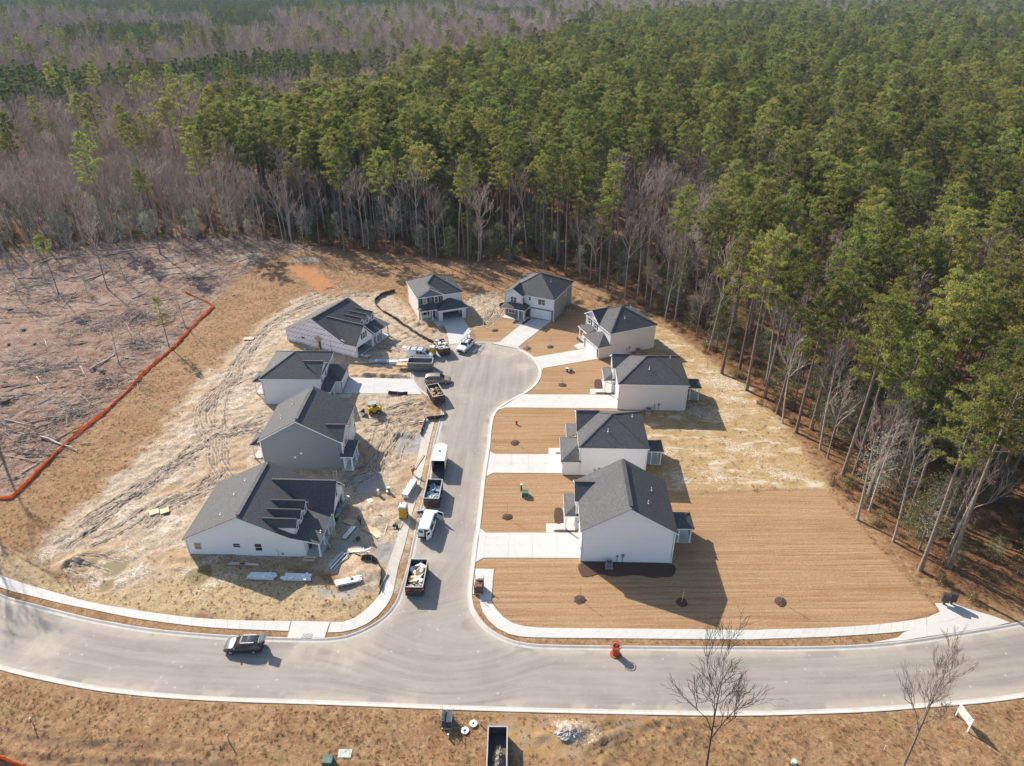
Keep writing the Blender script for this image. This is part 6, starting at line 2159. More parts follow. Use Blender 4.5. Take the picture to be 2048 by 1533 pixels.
# estate sign beside the road
p_, q_ = at(1911, 1433), at(1934.5, 1465)
sg_o = empty('estate_sign', ((p_[0] + q_[0]) / 2, (p_[1] + q_[1]) / 2, .05), math.atan2(q_[1] - p_[1], q_[0] - p_[0]), 'white sign board on two posts with a coloured map, beside the main road', 'sign')
wl = math.hypot(q_[0] - p_[0], q_[1] - p_[1])
for sg in (1, -1):
    MB().box(sg * wl / 2 - .06, -.06, 0, sg * wl / 2 + .06, .06, 2.05).build('post', M['white_plastic'], sg_o)
bd = MB().box(-wl / 2 + .06, -.03, .85, wl / 2 - .06, .03, 1.98).build('board', M['white_plastic'], sg_o)
mp_ = bpy.data.materials.new('printed_map')
nt, b, L = nodes_of(mp_)
v = coords(nt)
c1 = mixc(nt, ramp(nt, noise(nt, v, 2.5, 3), .4, .6), (.55, .68, .42), (.70, .72, .55))
c1 = mixc(nt, ramp(nt, noise(nt, v, 5.0, 2), .58, .62), c1, (.45, .62, .70))
L.new(c1, b.inputs['Base Color'])
MB().box(-wl / 2 + .14, -.036, .95, wl * .12, .036, 1.9).build('printed_map', mp_, bd)
MB().box(wl * .18, -.036, 1.35, wl / 2 - .16, .036, 1.8).build('print_block', pm('grey_print', (.45, .47, .5), rough=.6), bd)

# red hydrant on the lawn
r_ = empty('fire_hydrant', (*at(1033, 850), .06), .3, 'red fire hydrant on the lawn of the third driveway', 'hydrant')
MB().tube([(0, 0, 0), (0, 0, .62)], .13, 12).tube([(0, 0, .62), (0, 0, .78)], [.16, .07], 12).build('barrel', M['red'], r_)
MB().tube([(-.26, 0, .45), (.26, 0, .45)], .07, 8).tube([(0, -.24, .40), (0, 0, .40)], .09, 8).build('outlet', M['red'], r_)
MB().disc((0, 0, 0), .0, .2, .05, 12).build('flange', M['red'], r_)
r_ = empty('drain_grate', (*at(614.5, 1274), .135), R(-2), 'cast grate let into the concrete drain apron', 'grate')
MB().box(-.62, -.36, -.05, .62, .36, .0).build('frame', M['dark_metal'], r_)
for k in range(8):
    MB().box(-.56 + k * .15, -.32, .0, -.49 + k * .15, .32, .025).build('grate_bar', M['metal'], r_)

# saplings in mulch rings
def sapling(px, lab, h=2.6, stake=False):
    x, y = at(*px)
    r_ = empty('sapling', (x, y, .08), rng.uniform(0, 6), lab, 'sapling', 'young trees in mulch rings on the lawns')
    q = MB().mound((0, 0, 0), .95, .85, .16, int(px[0]), 18, 4, .25)
    q.build('mulch_ring', M['mulch'], r_)
    tk = MB().tube([(0, 0, 0), (.03, .02, h * .5), (0, .05, h)], [.03, .022, .008], 6)
    tk.build('trunk', M['lumber'] if stake else M['palebark'], r_)
    q = random.Random(int(px[0] + px[1]))
    tw = MB()
    for k in range(13):
        z, a = h * q.uniform(.35, .92), q.uniform(0, 6.3)
        l = q.uniform(.3, .7)
        tw.tube([(.02, .03, z), (l * .6 * math.cos(a), l * .6 * math.sin(a), z + l * .6)], [.012, .004], 4)
    tw.build('twigs', M['twig'], r_)['kind'] = 'stuff'
for px, lab in (((1160, 1201), 'leafless sapling in a mulch ring on the corner lawn, left of the house shadow'), ((1363, 1206), 'staked sapling in a mulch ring inside the house shadow'), ((1561, 1205), 'leafless sapling in a mulch ring on the right of the corner lawn'),
                ((1015, 1035), 'leafless sapling on the lawn in front of the white gabled house'), ((1030, 887), 'leafless sapling on the lawn with the hydrant'), ((1125, 771), 'leafless sapling on the lawn of the cream hip-roofed house'),
                ((1101, 695), 'leafless sapling on the lawn between the two upper driveways'), ((990, 662), 'leafless sapling on the lawn of the grey and white house')):
    sapling(px, lab, 2.6, px[0] == 1363)

# ================================================================ building materials lying about
def heap(name, px, rz, label, cat, parts, z=.08, group=None):
    """parts: (child name, material, [(cx, cy, cz, sx, sy, sz, rz, rx, ry)...]) each piece an object of its own"""
    r_ = empty(name, (*at(*px), z), rz, label, cat, group)
    for nm, mat, l in parts:
        for q in l:
            q = list(q) + [0] * (9 - len(q))
            MB().obox(q[:3], q[3], q[4], q[5], q[6], q[7], q[8]).build(nm, M[mat], r_)
    return r_

U = rng.uniform
# wrapped siding packs beside the cottage
for px, l, lab in (((526, 1156), 3.4, 'pack of siding in torn white wrapping beside the white cottage, left one'), ((596, 1158), 3.6, 'pack of siding in torn white wrapping beside the white cottage, right one')):
    heap('siding_pack', px, R(-2), lab, 'siding pack', [('siding_board', 'film', [(0, -.42 + k * .21, .22, l + U(-.2, .2), .19, .34, U(-.02, .02)) for k in range(5)]),
         ('torn_wrap', 'film', [(U(-l / 2, l / 2), U(-.6, .6), .42, U(.4, .9), U(.2, .5), .03, U(0, 3), U(-.3, .3), U(-.3, .3)) for _ in range(9)]), ('bearer', 'lumber', [(-l / 3, 0, .02, .1, 1.1, .1), (l / 3, 0, .02, .1, 1.1, .1)])], .1, 'wrapped siding packs')
# long gutter lengths and a ladder in the shade of the cottage
heap('gutter_bundle', (488, 1131), R(-4), 'long white gutter lengths lying in the shade of the white cottage', 'gutter lengths', [('gutter_length', 'alu', [(0, -.1 + k * .16, .08, 4.4 - .3 * k, .12, .1, U(-.03, .03)) for k in range(3)]), ('label_card', 'black_plastic', [(-.2, .05, .15, .7, .3, .02)])])
# board stack near the corner
heap('board_stack', (698, 1168), R(17), 'stack of long white boards on bearers at the corner lot', 'board stack', [('board', 'white_plastic', [(U(-.1, .1), -.45 + .18 * k, .42 + .05 * (k % 3), 3.3 + U(-.3, .3), .17, .07, U(-.02, .02)) for k in range(6)] + [(U(-.2, .2), -.4 + .2 * k, .56, 3.0 + U(-.3, .3), .16, .05, U(-.05, .05)) for k in range(5)]),
     ('under_board', 'lumber', [(.1, -.3 + .25 * k, .28, 3.0, .2, .1) for k in range(4)]), ('bearer', 'lumber', [(-1.0, 0, .12, .15, 1.2, .24), (1.0, 0, .12, .15, 1.2, .24)]), ('tool', 'dark_metal', [(.45, .1, .66, .4, .12, .1, .6), (.4, .15, .68, .15, .4, .08, .2)])])
heap('trim_lengths', (676, 1124), R(66), 'white trim boards leaning together on the corner lot', 'trim boards', [('trim_board', 'white_plastic', [(0, 0, .1, 3.2, .2, .06), (.2, .45, .1, 3.0, .12, .06), (.1, .75, .06, 2.4, .08, .05)]), ('batten', 'metal', [(-.1, -.55, .08, 3.3, .16, .05)])])
heap('plywood_sheet', (708, 1118), R(72), 'raw plywood sheet beside the trim boards', 'plywood', [('sheet', 'plywood', [(0, 0, .06, 2.6, 1.0, .03, 0, .05, .03)])])
heap('plywood_sheet', (712, 1103), R(8), 'pale plywood sheet under the saw stand', 'plywood', [('sheet', 'lumber', [(0, 0, .12, 2.2, .7, .03, 0, .06)])])
for px, rz, mat, lab in (((728, 1028), R(25), 'plywood', 'plywood sheets on the spoil heap, the highest of the three'), ((742, 1062), R(-32), 'plywood', 'brown plywood sheet on the gravel in front of the cottage'), ((752, 1068), R(-50), 'lumber', 'pale torn sheet beside the brown plywood'), ((699, 1045), R(-30), 'plywood', 'plywood sheet in the shade before the garage')):
    heap('plywood_sheet', px, rz, lab, 'plywood', [('sheet', mat, [(0, 0, .08, 2.3, 1.15, .03, 0, U(-.08, .08), U(-.06, .06))] + ([(.2, .3, .14, 2.2, 1.1, .03, .2, .05)] if px[1] < 1030 else []))])
heap('timber_plank', (771, 1062), R(88), 'single pale plank lying on the sand', 'plank', [('plank', 'lumber', [(0, 0, .05, 2.9, .16, .06)])])
heap('aluminium_lengths', (698, 1068), R(68), 'bundle of aluminium lengths in the cottage shadow', 'aluminium lengths', [('length', 'alu', [(0, -.25 + k * .14, .15, 2.8 + U(-.4, .3), .1, .1, U(-.05, .05)) for k in range(5)]), ('bracket', 'metal', [(-.6 + .3 * k, .55, .12, .12, .5, .05, U(-.2, .2)) for k in range(6)])])
heap('pipe_lengths', (719, 1007), R(-25), 'short dark battens laid out in the garage shadow', 'battens', [('batten', 'lumber', [(U(-.1, .1), -.6 + .3 * k, .05, 1.5, .08, .05, U(-.1, .1)) for k in range(5)])])
o = heap('board_square', (740, 1003), R(35), 'small white square board on the shadow edge', 'board', [('board', 'white_plastic', [(0, 0, .1, .75, .75, .04, 0, .1)])])
# saw stand with splayed legs
ss = MB()
for a in range(7):
    t = a * 2 * PI / 7 + .3
    bar(ss, (0, 0, .75), (.9 * math.cos(t), .9 * math.sin(t), .05 if a % 2 else .9), .08, .1)
r_ = empty('saw_stand', (*at(730, 1112), .1), .2, 'grey splayed saw stand with a leaning plank, corner lot', 'saw stand')
ss.box(-.3, -.25, .75, .3, .25, .9).build('stand', M['metal'], r_)
m_ = MB()
bar(m_, (-1.7, .9, .15), (-.1, .1, .85), .2, .06)
m_.build('leaning_plank', M['alu'], r_)
# long white wrapped pack with printed marks on the pavement edge
prn = bpy.data.materials.new('printed_wrap')
nt, b, L = nodes_of(prn)
v = coords(nt)
br_ = nt.nodes.new('ShaderNodeTexBrick')
for k_, val in (('Scale', 1.0), ('Mortar Size', .09), ('Brick Width', .55), ('Row Height', .30)):
    br_.inputs[k_].default_value = val
br_.inputs['Color1'].default_value = br_.inputs['Color2'].default_value = (.02, .02, .025, 1)
br_.inputs['Mortar'].default_value = (.75, .76, .77, 1)
L.new(v, br_.inputs['Vector'])
c1 = mixc(nt, ramp(nt, noise(nt, coords(nt, scale=(7, 7, 7)), 1.0, 2), .50, .54), br_.outputs['Color'], (.75, .76, .77))
L.new(c1, b.inputs['Base Color'])
M['printed_wrap'] = prn
heap('wrapped_pack', (820, 984), R(76), 'long white wrapped pack with black print on the pavement edge', 'wrapped pack', [('pack', 'printed_wrap', [(0, 0, .55, 3.9, 1.0, .75)]), ('bearer', 'lumber', [(-1.3, 0, .09, .12, 1.2, .18), (1.3, 0, .09, .12, 1.2, .18)])])
heap('form_board', (838, 926), R(74), 'two long pale boards laid on the dusty pavement', 'boards', [('board', 'lumber', [(0, -.12, .16, 4.2, .1, .08), (.1, .14, .16, 4.3, .1, .08)])])
heap('form_board', (766, 1168), R(76), 'long pale form board along the pavement beside the corner skip', 'boards', [('board', 'lumber', [(0, 0, .2, 3.4, .06, .22)])])
heap('dolly', (797, 1050), R(62), 'dark hand trolley on the dusty pavement', 'trolley', [('frame', 'dark_metal', [(0, .18, .45, 1.4, .06, .06, 0, 0, .25), (0, -.18, .45, 1.4, .06, .06, 0, 0, .25), (-.6, 0, .35, .3, .5, .3)]), ('wheel', 'rubber', [(-.75, .3, .2, .4, .1, .4), (-.75, -.3, .2, .4, .1, .4)]), ('toe_plate', 'white_plastic', [(-.95, 0, .12, .25, .5, .05)])])
# materials in front of the wrapped cottage
heap('insulation_roll', (796, 729), R(4), 'white wrapped insulation rolls lying before the wrapped cottage', 'insulation', [('roll', 'film', [(-.8, 0, .4, 1.9, .8, .7), (1.2, .15, .4, 1.8, .8, .75, .1)])])
heap('truss_bundle', (760, 726), R(-3), 'bundle of blue-grey wrapped lengths before the wrapped cottage', 'bundle', [('length', 'alu', [(0, -.45 + k * .18, .35 + .05 * (k % 2), 4.6, .16, .14, U(-.02, .02)) for k in range(6)]), ('wrap_film', 'blue_film', [(.5, 0, .46, 1.8, .9, .05, .05), (-1.5, .1, .46, .9, .9, .05, -.1)])])
heap('torn_film', (734, 716), R(30), 'crumpled white film beside the garage of the wrapped cottage', 'film', [('crumple', 'film', [(U(-.8, .8), U(-.7, .7), .25 + U(0, .3), U(.4, .9), U(.3, .6), .04, U(0, 3), U(-.7, .7), U(-.7, .7)) for _ in range(14)])])
heap('plywood_table', (806, 737), R(-4), 'plywood sheets on trestles beside the empty grey skip', 'plywood stack', [('sheet', 'plywood', [(0, 0, .85 + .05 * k, 2.5, 1.25, .045, U(-.03, .03)) for k in range(3)]), ('trestle', 'lumber', [(-.9, .5, .42, .1, .1, .82), (.9, .5, .42, .1, .1, .82), (-.9, -.5, .42, .1, .1, .82), (.9, -.5, .42, .1, .1, .82)])])
heap('timber_plank', (730, 728), R(-3), 'long brown plank in the shade before the wrapped cottage', 'plank', [('plank', 'lumber', [(0, 0, .3, 4.2, .2, .07)])])
heap('white_sheet', (812, 697), R(-20), 'white sheet lying beside the ladder van', 'sheet', [('sheet', 'white_plastic', [(0, 0, .15, 1.6, .8, .04, 0, .15, .1)])])
heap('timber_plank', (785, 700), R(33), 'pale plank leaning on the dirt beside the wrapped cottage', 'plank', [('plank', 'lumber', [(0, 0, .1, 2.3, .14, .05)])])
heap('sheet_stack', (320, 1025), R(30), 'pair of pale sheets lying on the mud behind the white cottage', 'sheets', [('sheet', 'lumber', [(-.75, .25, .16, 1.3, 1.2, .04), (.65, -.25, .16, 1.2, 1.15, .04)])])
heap('sheet_stack', (498, 679), R(2), 'single pale sheet on the mud beyond the wrapped cottage', 'sheets', [('sheet', 'lumber', [(0, 0, .15, 2.2, 1.2, .04)])])
heap('white_post', (950, 703), R(70), 'short white pipe lying on the turning circle beside the pickup', 'pipe', [('pipe', 'white_plastic', [(0, 0, .12, 1.7, .22, .2)])], .02)
heap('broken_pallet', (1052, 697), R(20), 'grey broken pallet and rods on the lawn beside the circle', 'scrap', [('rod', 'metal', [(U(-.6, .6), U(-.5, .5), .12 + .08 * k, 1.5, .1, .06, U(0, 1.2), U(-.2, .2), U(-.2, .2)) for k in range(9)])])
heap('white_pipe', (842, 846), R(2), 'white pipe lying beside the top of the dusty pavement', 'pipe', [('pipe', 'white_plastic', [(-.8, 0, .15, 2.6, .14, .12), (.9, .1, .35, .8, .4, .35)])])
p_ = at(626, 1121)
heap('timber_steps', (620, 1119), R(-2), 'raw timber steps at the end of the white cottage porch', 'steps', [('tread', 'lumber', [(0, 0, .30, 1.5, .35, .05), (0, -.38, .14, 1.5, .35, .05)]), ('stringer', 'lumber', [(-.7, -.15, .12, .06, .8, .3), (.7, -.15, .12, .06, .8, .3)])])
o = MB().tube([(0, 0, .0), (0, 0, .55)], [.24, .28], 14).build('bucket', M['dark_metal'])
o.location = (*at(621, 1098), .2)
tag(o, 'dark bin on the porch of the white cottage', 'bin')
for px, lab in (((716, 1080), 'black bucket in the cottage shadow'), ((760, 1036), 'black drain cover on the spoil heap')):
    o = MB().disc((0, 0, 0), .0, .34, .12, 14).build('black_bucket', M['black_plastic'])
    o.location = (*at(*px), .25)
    tag(o, lab, 'bucket')
# ladders at the cottage porch
for (a, za), (b_, zb), lab, mat in ((((662, 1096), .1), ((641, 1063), 3.2), 'long ladder leaning on the porch eave of the white cottage', 'alu'), (((668, 1074), .1), ((665, 1052), 2.9), 'second ladder leaning by the cottage garage', 'lumber'),
                                    (((679, 1028), .1), ((669, 940), 7.0), 'tall pole ladder standing at the cottage garage gable', 'alu')):
    p, q = at(*a), at(*b_, zb)
    o = ladder(MB(), (*p, za), (*q, zb), .45, 13, .03).build('ladder', M[mat])
    tag(o, lab, 'ladder', 'ladders at the white cottage')
p, q = at(672, 1040), at(697, 996, 1.2)
r_ = empty('lift_boom', (*p, .1), 0, 'long light metal hoist with a green motor beside the cottage garage', 'hoist')
hm = MB()
v_ = Vector((q[0] - p[0], q[1] - p[1], 1.1))
ladder(hm, (0, 0, .4), tuple(Vector((0, 0, .4)) + v_), .3, 16, .035).build('mast', M['alu'], r_)
MB().box(-.35, -.25, 0, .35, .25, .6).build('motor', M['green_box'], r_)
hb = MB()
for sg in (1, -1):
    hb.tube([(sg * .3, 0, 0), (v_.x * .8, v_.y * .8, .9)], .03, 5)
hb.build('leg', M['metal'], r_)
# ================================================================ the felled ground: logs, stumps, brush
LOGS = []
for k in range(6):
    q = random.Random(50 + k)
    l = q.uniform(3.5, 9)
    pts_ = [(l * (t / 5 - .5), q.uniform(-.2, .2) * l * .12, q.uniform(.0, .12)) for t in range(6)]
    r0 = q.uniform(.09, .2)
    LOGS.append((pts_, [r0 * (1 - .12 * t) for t in range(6)], q))
log_me = []
for pts_, rd, q in LOGS:
    mb = MB().tube(pts_, rd, 7)
    for _ in range(3):
        a = pts_[q.randint(1, 4)]
        mb.tube([a, (a[0] + q.uniform(.3, 1.2), a[1] + q.uniform(-.9, .9), a[2] + q.uniform(.1, .5))], [.04, .015], 5)
    me = bpy.data.meshes.new('fallen_log')
    me.from_pydata(mb.v, [], mb.f)
    me.materials.append(M['log'])
    log_me.append(me)
DEB_IN = ats([(0, 985), (30, 985), (80, 928), (200, 820), (330, 690), (405, 620), (440, 560), (520, 508), (470, 480), (300, 490), (150, 505), (0, 530), (-60, 700)])
lr = np.random.RandomState(9)
n_log = 0
bb = np.array(DEB_IN)
while n_log < 270:
    x, y = lr.uniform(bb[:, 0].min(), bb[:, 0].max()), lr.uniform(bb[:, 1].min(), bb[:, 1].max())
    if not inside(np.array([x]), np.array([y]), DEB_IN)[0]:
        continue
    if lr.rand() > .35 + .65 * (vnoise(np.array([x]), np.array([y]), 14, 3)[0] > .45):
        continue
    k = lr.randint(6)
    o = link_mesh('fallen_log', log_me[k], None, (x, y, ground_z(x, y) + .1))
    o.rotation_euler = (0, lr.uniform(-.06, .06), (R(40) if lr.rand() < .55 else R(-20)) + lr.normal() * .6)
    s = lr.uniform(.45, 1.1)
    o.scale = (s, s * 1.1, s * 1.1)
    tag(o, 'grey dead log lying on the felled ground', 'log', 'dead logs scattered over the felled ground')
    n_log += 1
for px, rz, lab in (((175, 890), R(4), 'dark log lying in the grass below the orange fence'), ((475, 592), R(8), 'dark log lying in the grass at the top of the fence'), ((660, 577), R(20), 'dark branch lying on the orange soil strip')):
    o = link_mesh('fallen_log', log_me[1], None, (*at(*px), .2))
    o.rotation_euler = (0, 0, rz)
    o.scale = (.45, 1.0, 1.0)
    tag(o, lab, 'log')
# brush piles and chips: nobody could count them
S = []
for _ in range(24000):
    x, y = lr.uniform(bb[:, 0].min() - 8, bb[:, 0].max() + 6), lr.uniform(bb[:, 1].min(), bb[:, 1].max() + 10)
    if not inside(np.array([x]), np.array([y]), DEBRIS)[0]:
        continue
    if lr.rand() > .25 + .9 * (vnoise(np.array([x]), np.array([y]), 7, 6)[0] > .5):
        continue
    a, l = lr.normal() * .8 + (.6 if lr.rand() < .6 else -.5), lr.uniform(.4, 2.6) ** 1.1
    z = ground_z(x, y) + lr.uniform(0, .15)
    S.append((x, y, z, x + math.cos(a) * l, y + math.sin(a) * l, z + lr.uniform(-.1, .35), .035 * lr.uniform(.5, 1.3), .015))
STICKS = S
STUMP = MB().tube([(0, 0, -.1), (0, 0, .35)], [.34, .26], 10)
for k in range(7):
    a = k * .9
    STUMP.tube([(.15 * math.cos(a), .15 * math.sin(a), .15), (.8 * math.cos(a), .8 * math.sin(a), .02 + .25 * (k % 2))], [.09, .03], 5)
sm_ = bpy.data.meshes.new('tree_stump')
sm_.from_pydata(STUMP.v, [], STUMP.f)
sm_.materials.append(pm('dark_root', (.07, .05, .04), (.12, .09, .07), 3, rough=.95))
for k, (px, s) in enumerate((((12, 808), 2.2), ((20, 622), 1.2), ((48, 662), 1.0), ((92, 853), .8), ((205, 745), 1.1), ((70, 690), .8), ((18, 690), .7), ((190, 650), .8), ((320, 560), .8), ((95, 835), .7))):
    o = link_mesh('tree_stump', sm_, None, (*at(*px), .1))
    o.scale, o.rotation_euler = (s, s, s), (0, 0, k * 1.3)
    tag(o, 'upturned dark stump with splayed roots, far left of the felled ground' if k == 0 else 'small dark stump on the felled ground', 'stump', None if k == 0 else 'stumps on the felled ground')
# ================================================================ trees
def prisms(segs, n=3):
    """tapered n-sided sticks from (p0, p1, r0, r1)"""
    S = np.asarray(segs, float)
    a, b_, r0, r1 = S[:, :3], S[:, 3:6], S[:, 6], S[:, 7]
    d = b_ - a
    d /= np.linalg.norm(d, axis=1)[:, None] + 1e-9
    ref = np.where(np.abs(d[:, 2:3]) < .9, np.array([[0, 0, 1.]]), np.array([[1., 0, 0]]))
    u = np.cross(d, ref)
    u /= np.linalg.norm(u, axis=1)[:, None]
    v = np.cross(d, u)
    vs = []
    for base, r in ((a, r0), (b_, r1)):
        for k in range(n):
            t = 2 * PI * k / n
            vs.append(base + (u * math.cos(t) + v * math.sin(t)) * r[:, None])
    V = np.stack(vs, 1)                       # m, 2n, 3
    off = (np.arange(len(S)) * 2 * n)[:, None]
    F = []
    for k in range(n):
        k2 = (k + 1) % n
        F.append(np.c_[off + k, off + k2, off + n + k2])
        F.append(np.c_[off + k, off + n + k2, off + n + k])
    return V.reshape(-1, 3), np.concatenate(F)

for px_, py_, rr_ in ((250, 560, 4), (330, 520, 5), (420, 505, 4), (500, 495, 4), (120, 600, 4), (190, 660, 3.5), (255, 640, 4), (60, 570, 4), (210, 770, 3), (300, 640, 3.5), (280, 690, 3), (90, 740, 3.5), (150, 830, 2.5), (380, 560, 3.5), (40, 880, 3), (560, 498, 3)):
    cx_, cy_ = at(px_, py_)
    for _ in range(110):
        x, y = cx_ + lr.normal() * rr_ * .9, cy_ + lr.normal() * rr_ * .6
        a, l, z = lr.uniform(0, 6.3), lr.uniform(1.0, 4.0), .08 + abs(lr.normal()) * .35
        dz = lr.uniform(-.3, .6)
        STICKS.append((x, y, z, x + math.cos(a) * l, y + math.sin(a) * l, max(.05, z + dz), lr.uniform(.03, .09), .02))
_sv, _sf = prisms(STICKS, 3)
link_mesh('brushwood', np_mesh('brushwood', _sv, _sf, [M['palebrush'], M['log']], lr.randint(0, 2, len(STICKS))[np.arange(len(_sf)) % len(STICKS)]))['kind'] = 'stuff'

def blades(P, D, length, width, r_):
    """thin pointed leaves from points P along D"""
    m = len(P)
    s = np.cross(D, r_.normal(size=(m, 3)))
    s /= np.linalg.norm(s, axis=1)[:, None] + 1e-9
    s *= (width / 2)[:, None]
    V = np.stack([P - s, P + s, P + D * length[:, None]], 1).reshape(-1, 3)
    return V, np.arange(3 * m).reshape(-1, 3)

def merge(parts):
    V, F, I, o = [], [], [], 0
    for v, f, i in parts:
        V.append(v)
        F.append(f + o)
        I.append(np.full(len(f), i))
        o += len(v)
    return np.concatenate(V), np.concatenate(F), np.concatenate(I)

def trunk_path(r_, h, bend):
    t = np.linspace(0, 1, 9)
    ph, am = r_.uniform(0, 6.3), bend * h
    return np.c_[am * np.sin(t * 2.2 + ph) * t, am * np.cos(t * 1.7 + ph) * t, t * h], t

def pine_parts(seed, h=28.0, cb=.56, spread=3.5, nb=36, tufts=5, bl=9, fat=1.0):
    r_ = np.random.RandomState(seed)
    path, t = trunk_path(r_, h, .018)
    at_h = lambda z: np.array([np.interp(z, path[:, 2], path[:, 0]), np.interp(z, path[:, 2], path[:, 1]), z])
    rad = lambda z: .235 * (1 - z / h) ** .8 + .03 + .08 * math.exp(-z / .6)
    zs = np.linspace(-.2, h * .985, 10)
    segs = [(*at_h(max(zs[i], 0)) * np.array([1, 1, 0]) + np.array([0, 0, zs[i]]), *at_h(zs[i + 1]), rad(max(zs[i], 0)), rad(zs[i + 1])) for i in range(9)]
    tv, tf = prisms(segs, 7)
    br, cl = [], []
    # dead stubs on the bare trunk
    for _ in range(7):
        z = h * r_.uniform(.3, cb)
        a, l = r_.uniform(0, 6.3), r_.uniform(.5, 1.6)
        p = at_h(z)
        q = p + np.array([math.cos(a) * l, math.sin(a) * l, r_.uniform(-.2, .3)])
        br.append((*p, *q, .035, .01))
    lop = r_.uniform(0, 6.3)
    for i in range(nb):
        f = (i + r_.uniform(0, 1)) / nb
        z = h * (cb + (1 - cb) * f ** .9)
        prof = (math.sin(min(1, .25 + f * .95) * PI * .86) ** .8)
        a = i * 2.4 + r_.uniform(-.5, .5)
        l = spread * prof * r_.uniform(.55, 1.15) * (1 + .22 * math.cos(a - lop))
        if f > .93:
            l = min(l, .9)
        p = at_h(min(z, h * .97))
        up = r_.uniform(.05, .45) + .5 * f
        dr = np.array([math.cos(a), math.sin(a), up])
        dr /= np.linalg.norm(dr)
        q = p + dr * l
        m = p + dr * l * .5 + np.array([0, 0, -.06 * l])
        br += [(*p, *m, .055, .035), (*m, *q, .035, .012)]
        k = max(1, int(tufts * l / spread + .5))
        for j in range(k):
            s = .5 + .55 * (j + r_.uniform(0, 1)) / k
            c = p + dr * l * s + r_.normal(size=3) * np.array([.30, .30, .15]) * (.4 + .6 * l / spread)
            cl.append((*c, r_.uniform(.6, 1.4)))
            if r_.rand() < .6:
                br.append((*(p + dr * l * (s - .2)), *c, .018, .008))
    top = at_h(h * .99)
    cl += [(*(top + r_.normal(size=3) * .3), .8) for _ in range(4)]
    C = np.array(cl)
    nt_ = 16
    # each spray a flat-topped puff, dense enough to shade what hangs below it
    dirs = r_.normal(size=(len(C) * nt_, 3))
    dirs /= np.linalg.norm(dirs, axis=1)[:, None]
    T = np.repeat(C[:, :3], nt_, 0) + dirs * np.array([.62, .62, .34]) * np.repeat(C[:, 3], nt_)[:, None] * r_.uniform(.35, 1, (len(C) * nt_, 1))
    P = np.repeat(T, bl, 0)
    D = r_.normal(size=P.shape) * .8 + np.repeat(dirs, bl, 0) * .5 + np.array([0, 0, .55])
    D /= np.linalg.norm(D, axis=1)[:, None]
    nv, nf = blades(P, D, r_.uniform(.24, .42, len(P)) * fat ** .3, r_.uniform(.09, .145, len(P)) * fat, r_)
    bv, bf = prisms(br, 3)
    return (tv, tf), (bv, bf), (nv, nf)

def bare_parts(seed, h=20.0, first=.42, wide=.62, fat=1.0, dens=1.0):
    r_ = np.random.RandomState(seed)
    path, t = trunk_path(r_, h * .8, .03)
    at_h = lambda z: np.array([np.interp(z, path[:, 2], path[:, 0]), np.interp(z, path[:, 2], path[:, 1]), z])
    rad = lambda z: .17 * (1 - z / (h * .84)) ** .8 + .025 + .06 * math.exp(-z / .5)
    zs = np.linspace(-.2, h * .8, 9)
    segs = [(*at_h(max(zs[i], 0)) * np.array([1, 1, 0]) + np.array([0, 0, zs[i]]), *at_h(zs[i + 1]), rad(max(zs[i], 0)), rad(zs[i + 1])) for i in range(8)]
    tv, tf = prisms(segs, 6)
    out = []
    def grow(p, d, l, r, lev):
        q = p + d * l
        mid = p + d * l * .5 + r_.normal(size=3) * l * .05
        out.append((*p, *mid, r, r * .75))
        out.append((*mid, *q, r * .75, r * (.45 if lev < 4 else .2)))
        if lev >= 4:
            return
        n = (4, 4, 4, 3)[lev] if lev else 4
        n = max(2, int(n * dens + r_.uniform(-.4, .6)))
        for i in range(n):
            s = r_.uniform(.35, 1.0) if i else 1.0
            b0 = p + d * l * s if s > .5 else p + (mid - p) * 2 * s
            a = r_.normal(size=3)
            a -= d * (a @ d)
            a /= np.linalg.norm(a) + 1e-9
            k = r_.uniform(.35, .75)
            nd = d * (1 - k * .35) + a * k * .75 + np.array([0, 0, .24])
            nd /= np.linalg.norm(nd)
            grow(b0, nd, l * r_.uniform(.5, .72), max(.009 * fat, r * .55), lev + 1)
    nb = 9
    for i in range(nb):
        f = (i + r_.uniform(0, .9)) / nb
        z = h * (first + (.8 - first) * f)
        a = i * 2.4 + r_.uniform(-.4, .4)
        up = 1.0 / wide * r_.uniform(.8, 1.2) * (.8 + .9 * f)
        d = np.array([math.cos(a), math.sin(a), up])
        d /= np.linalg.norm(d)
        grow(at_h(min(z, h * .795)), d, h * .17 * r_.uniform(.8, 1.2) * (1.1 - .35 * f), .065 * (1.15 - f * .6), 1)
    S = np.array(out)
    S[:, 6:] = np.maximum(S[:, 6:], .010 * fat)
    bv, bf = prisms(S, 3)
    return (tv, tf), (bv, bf)

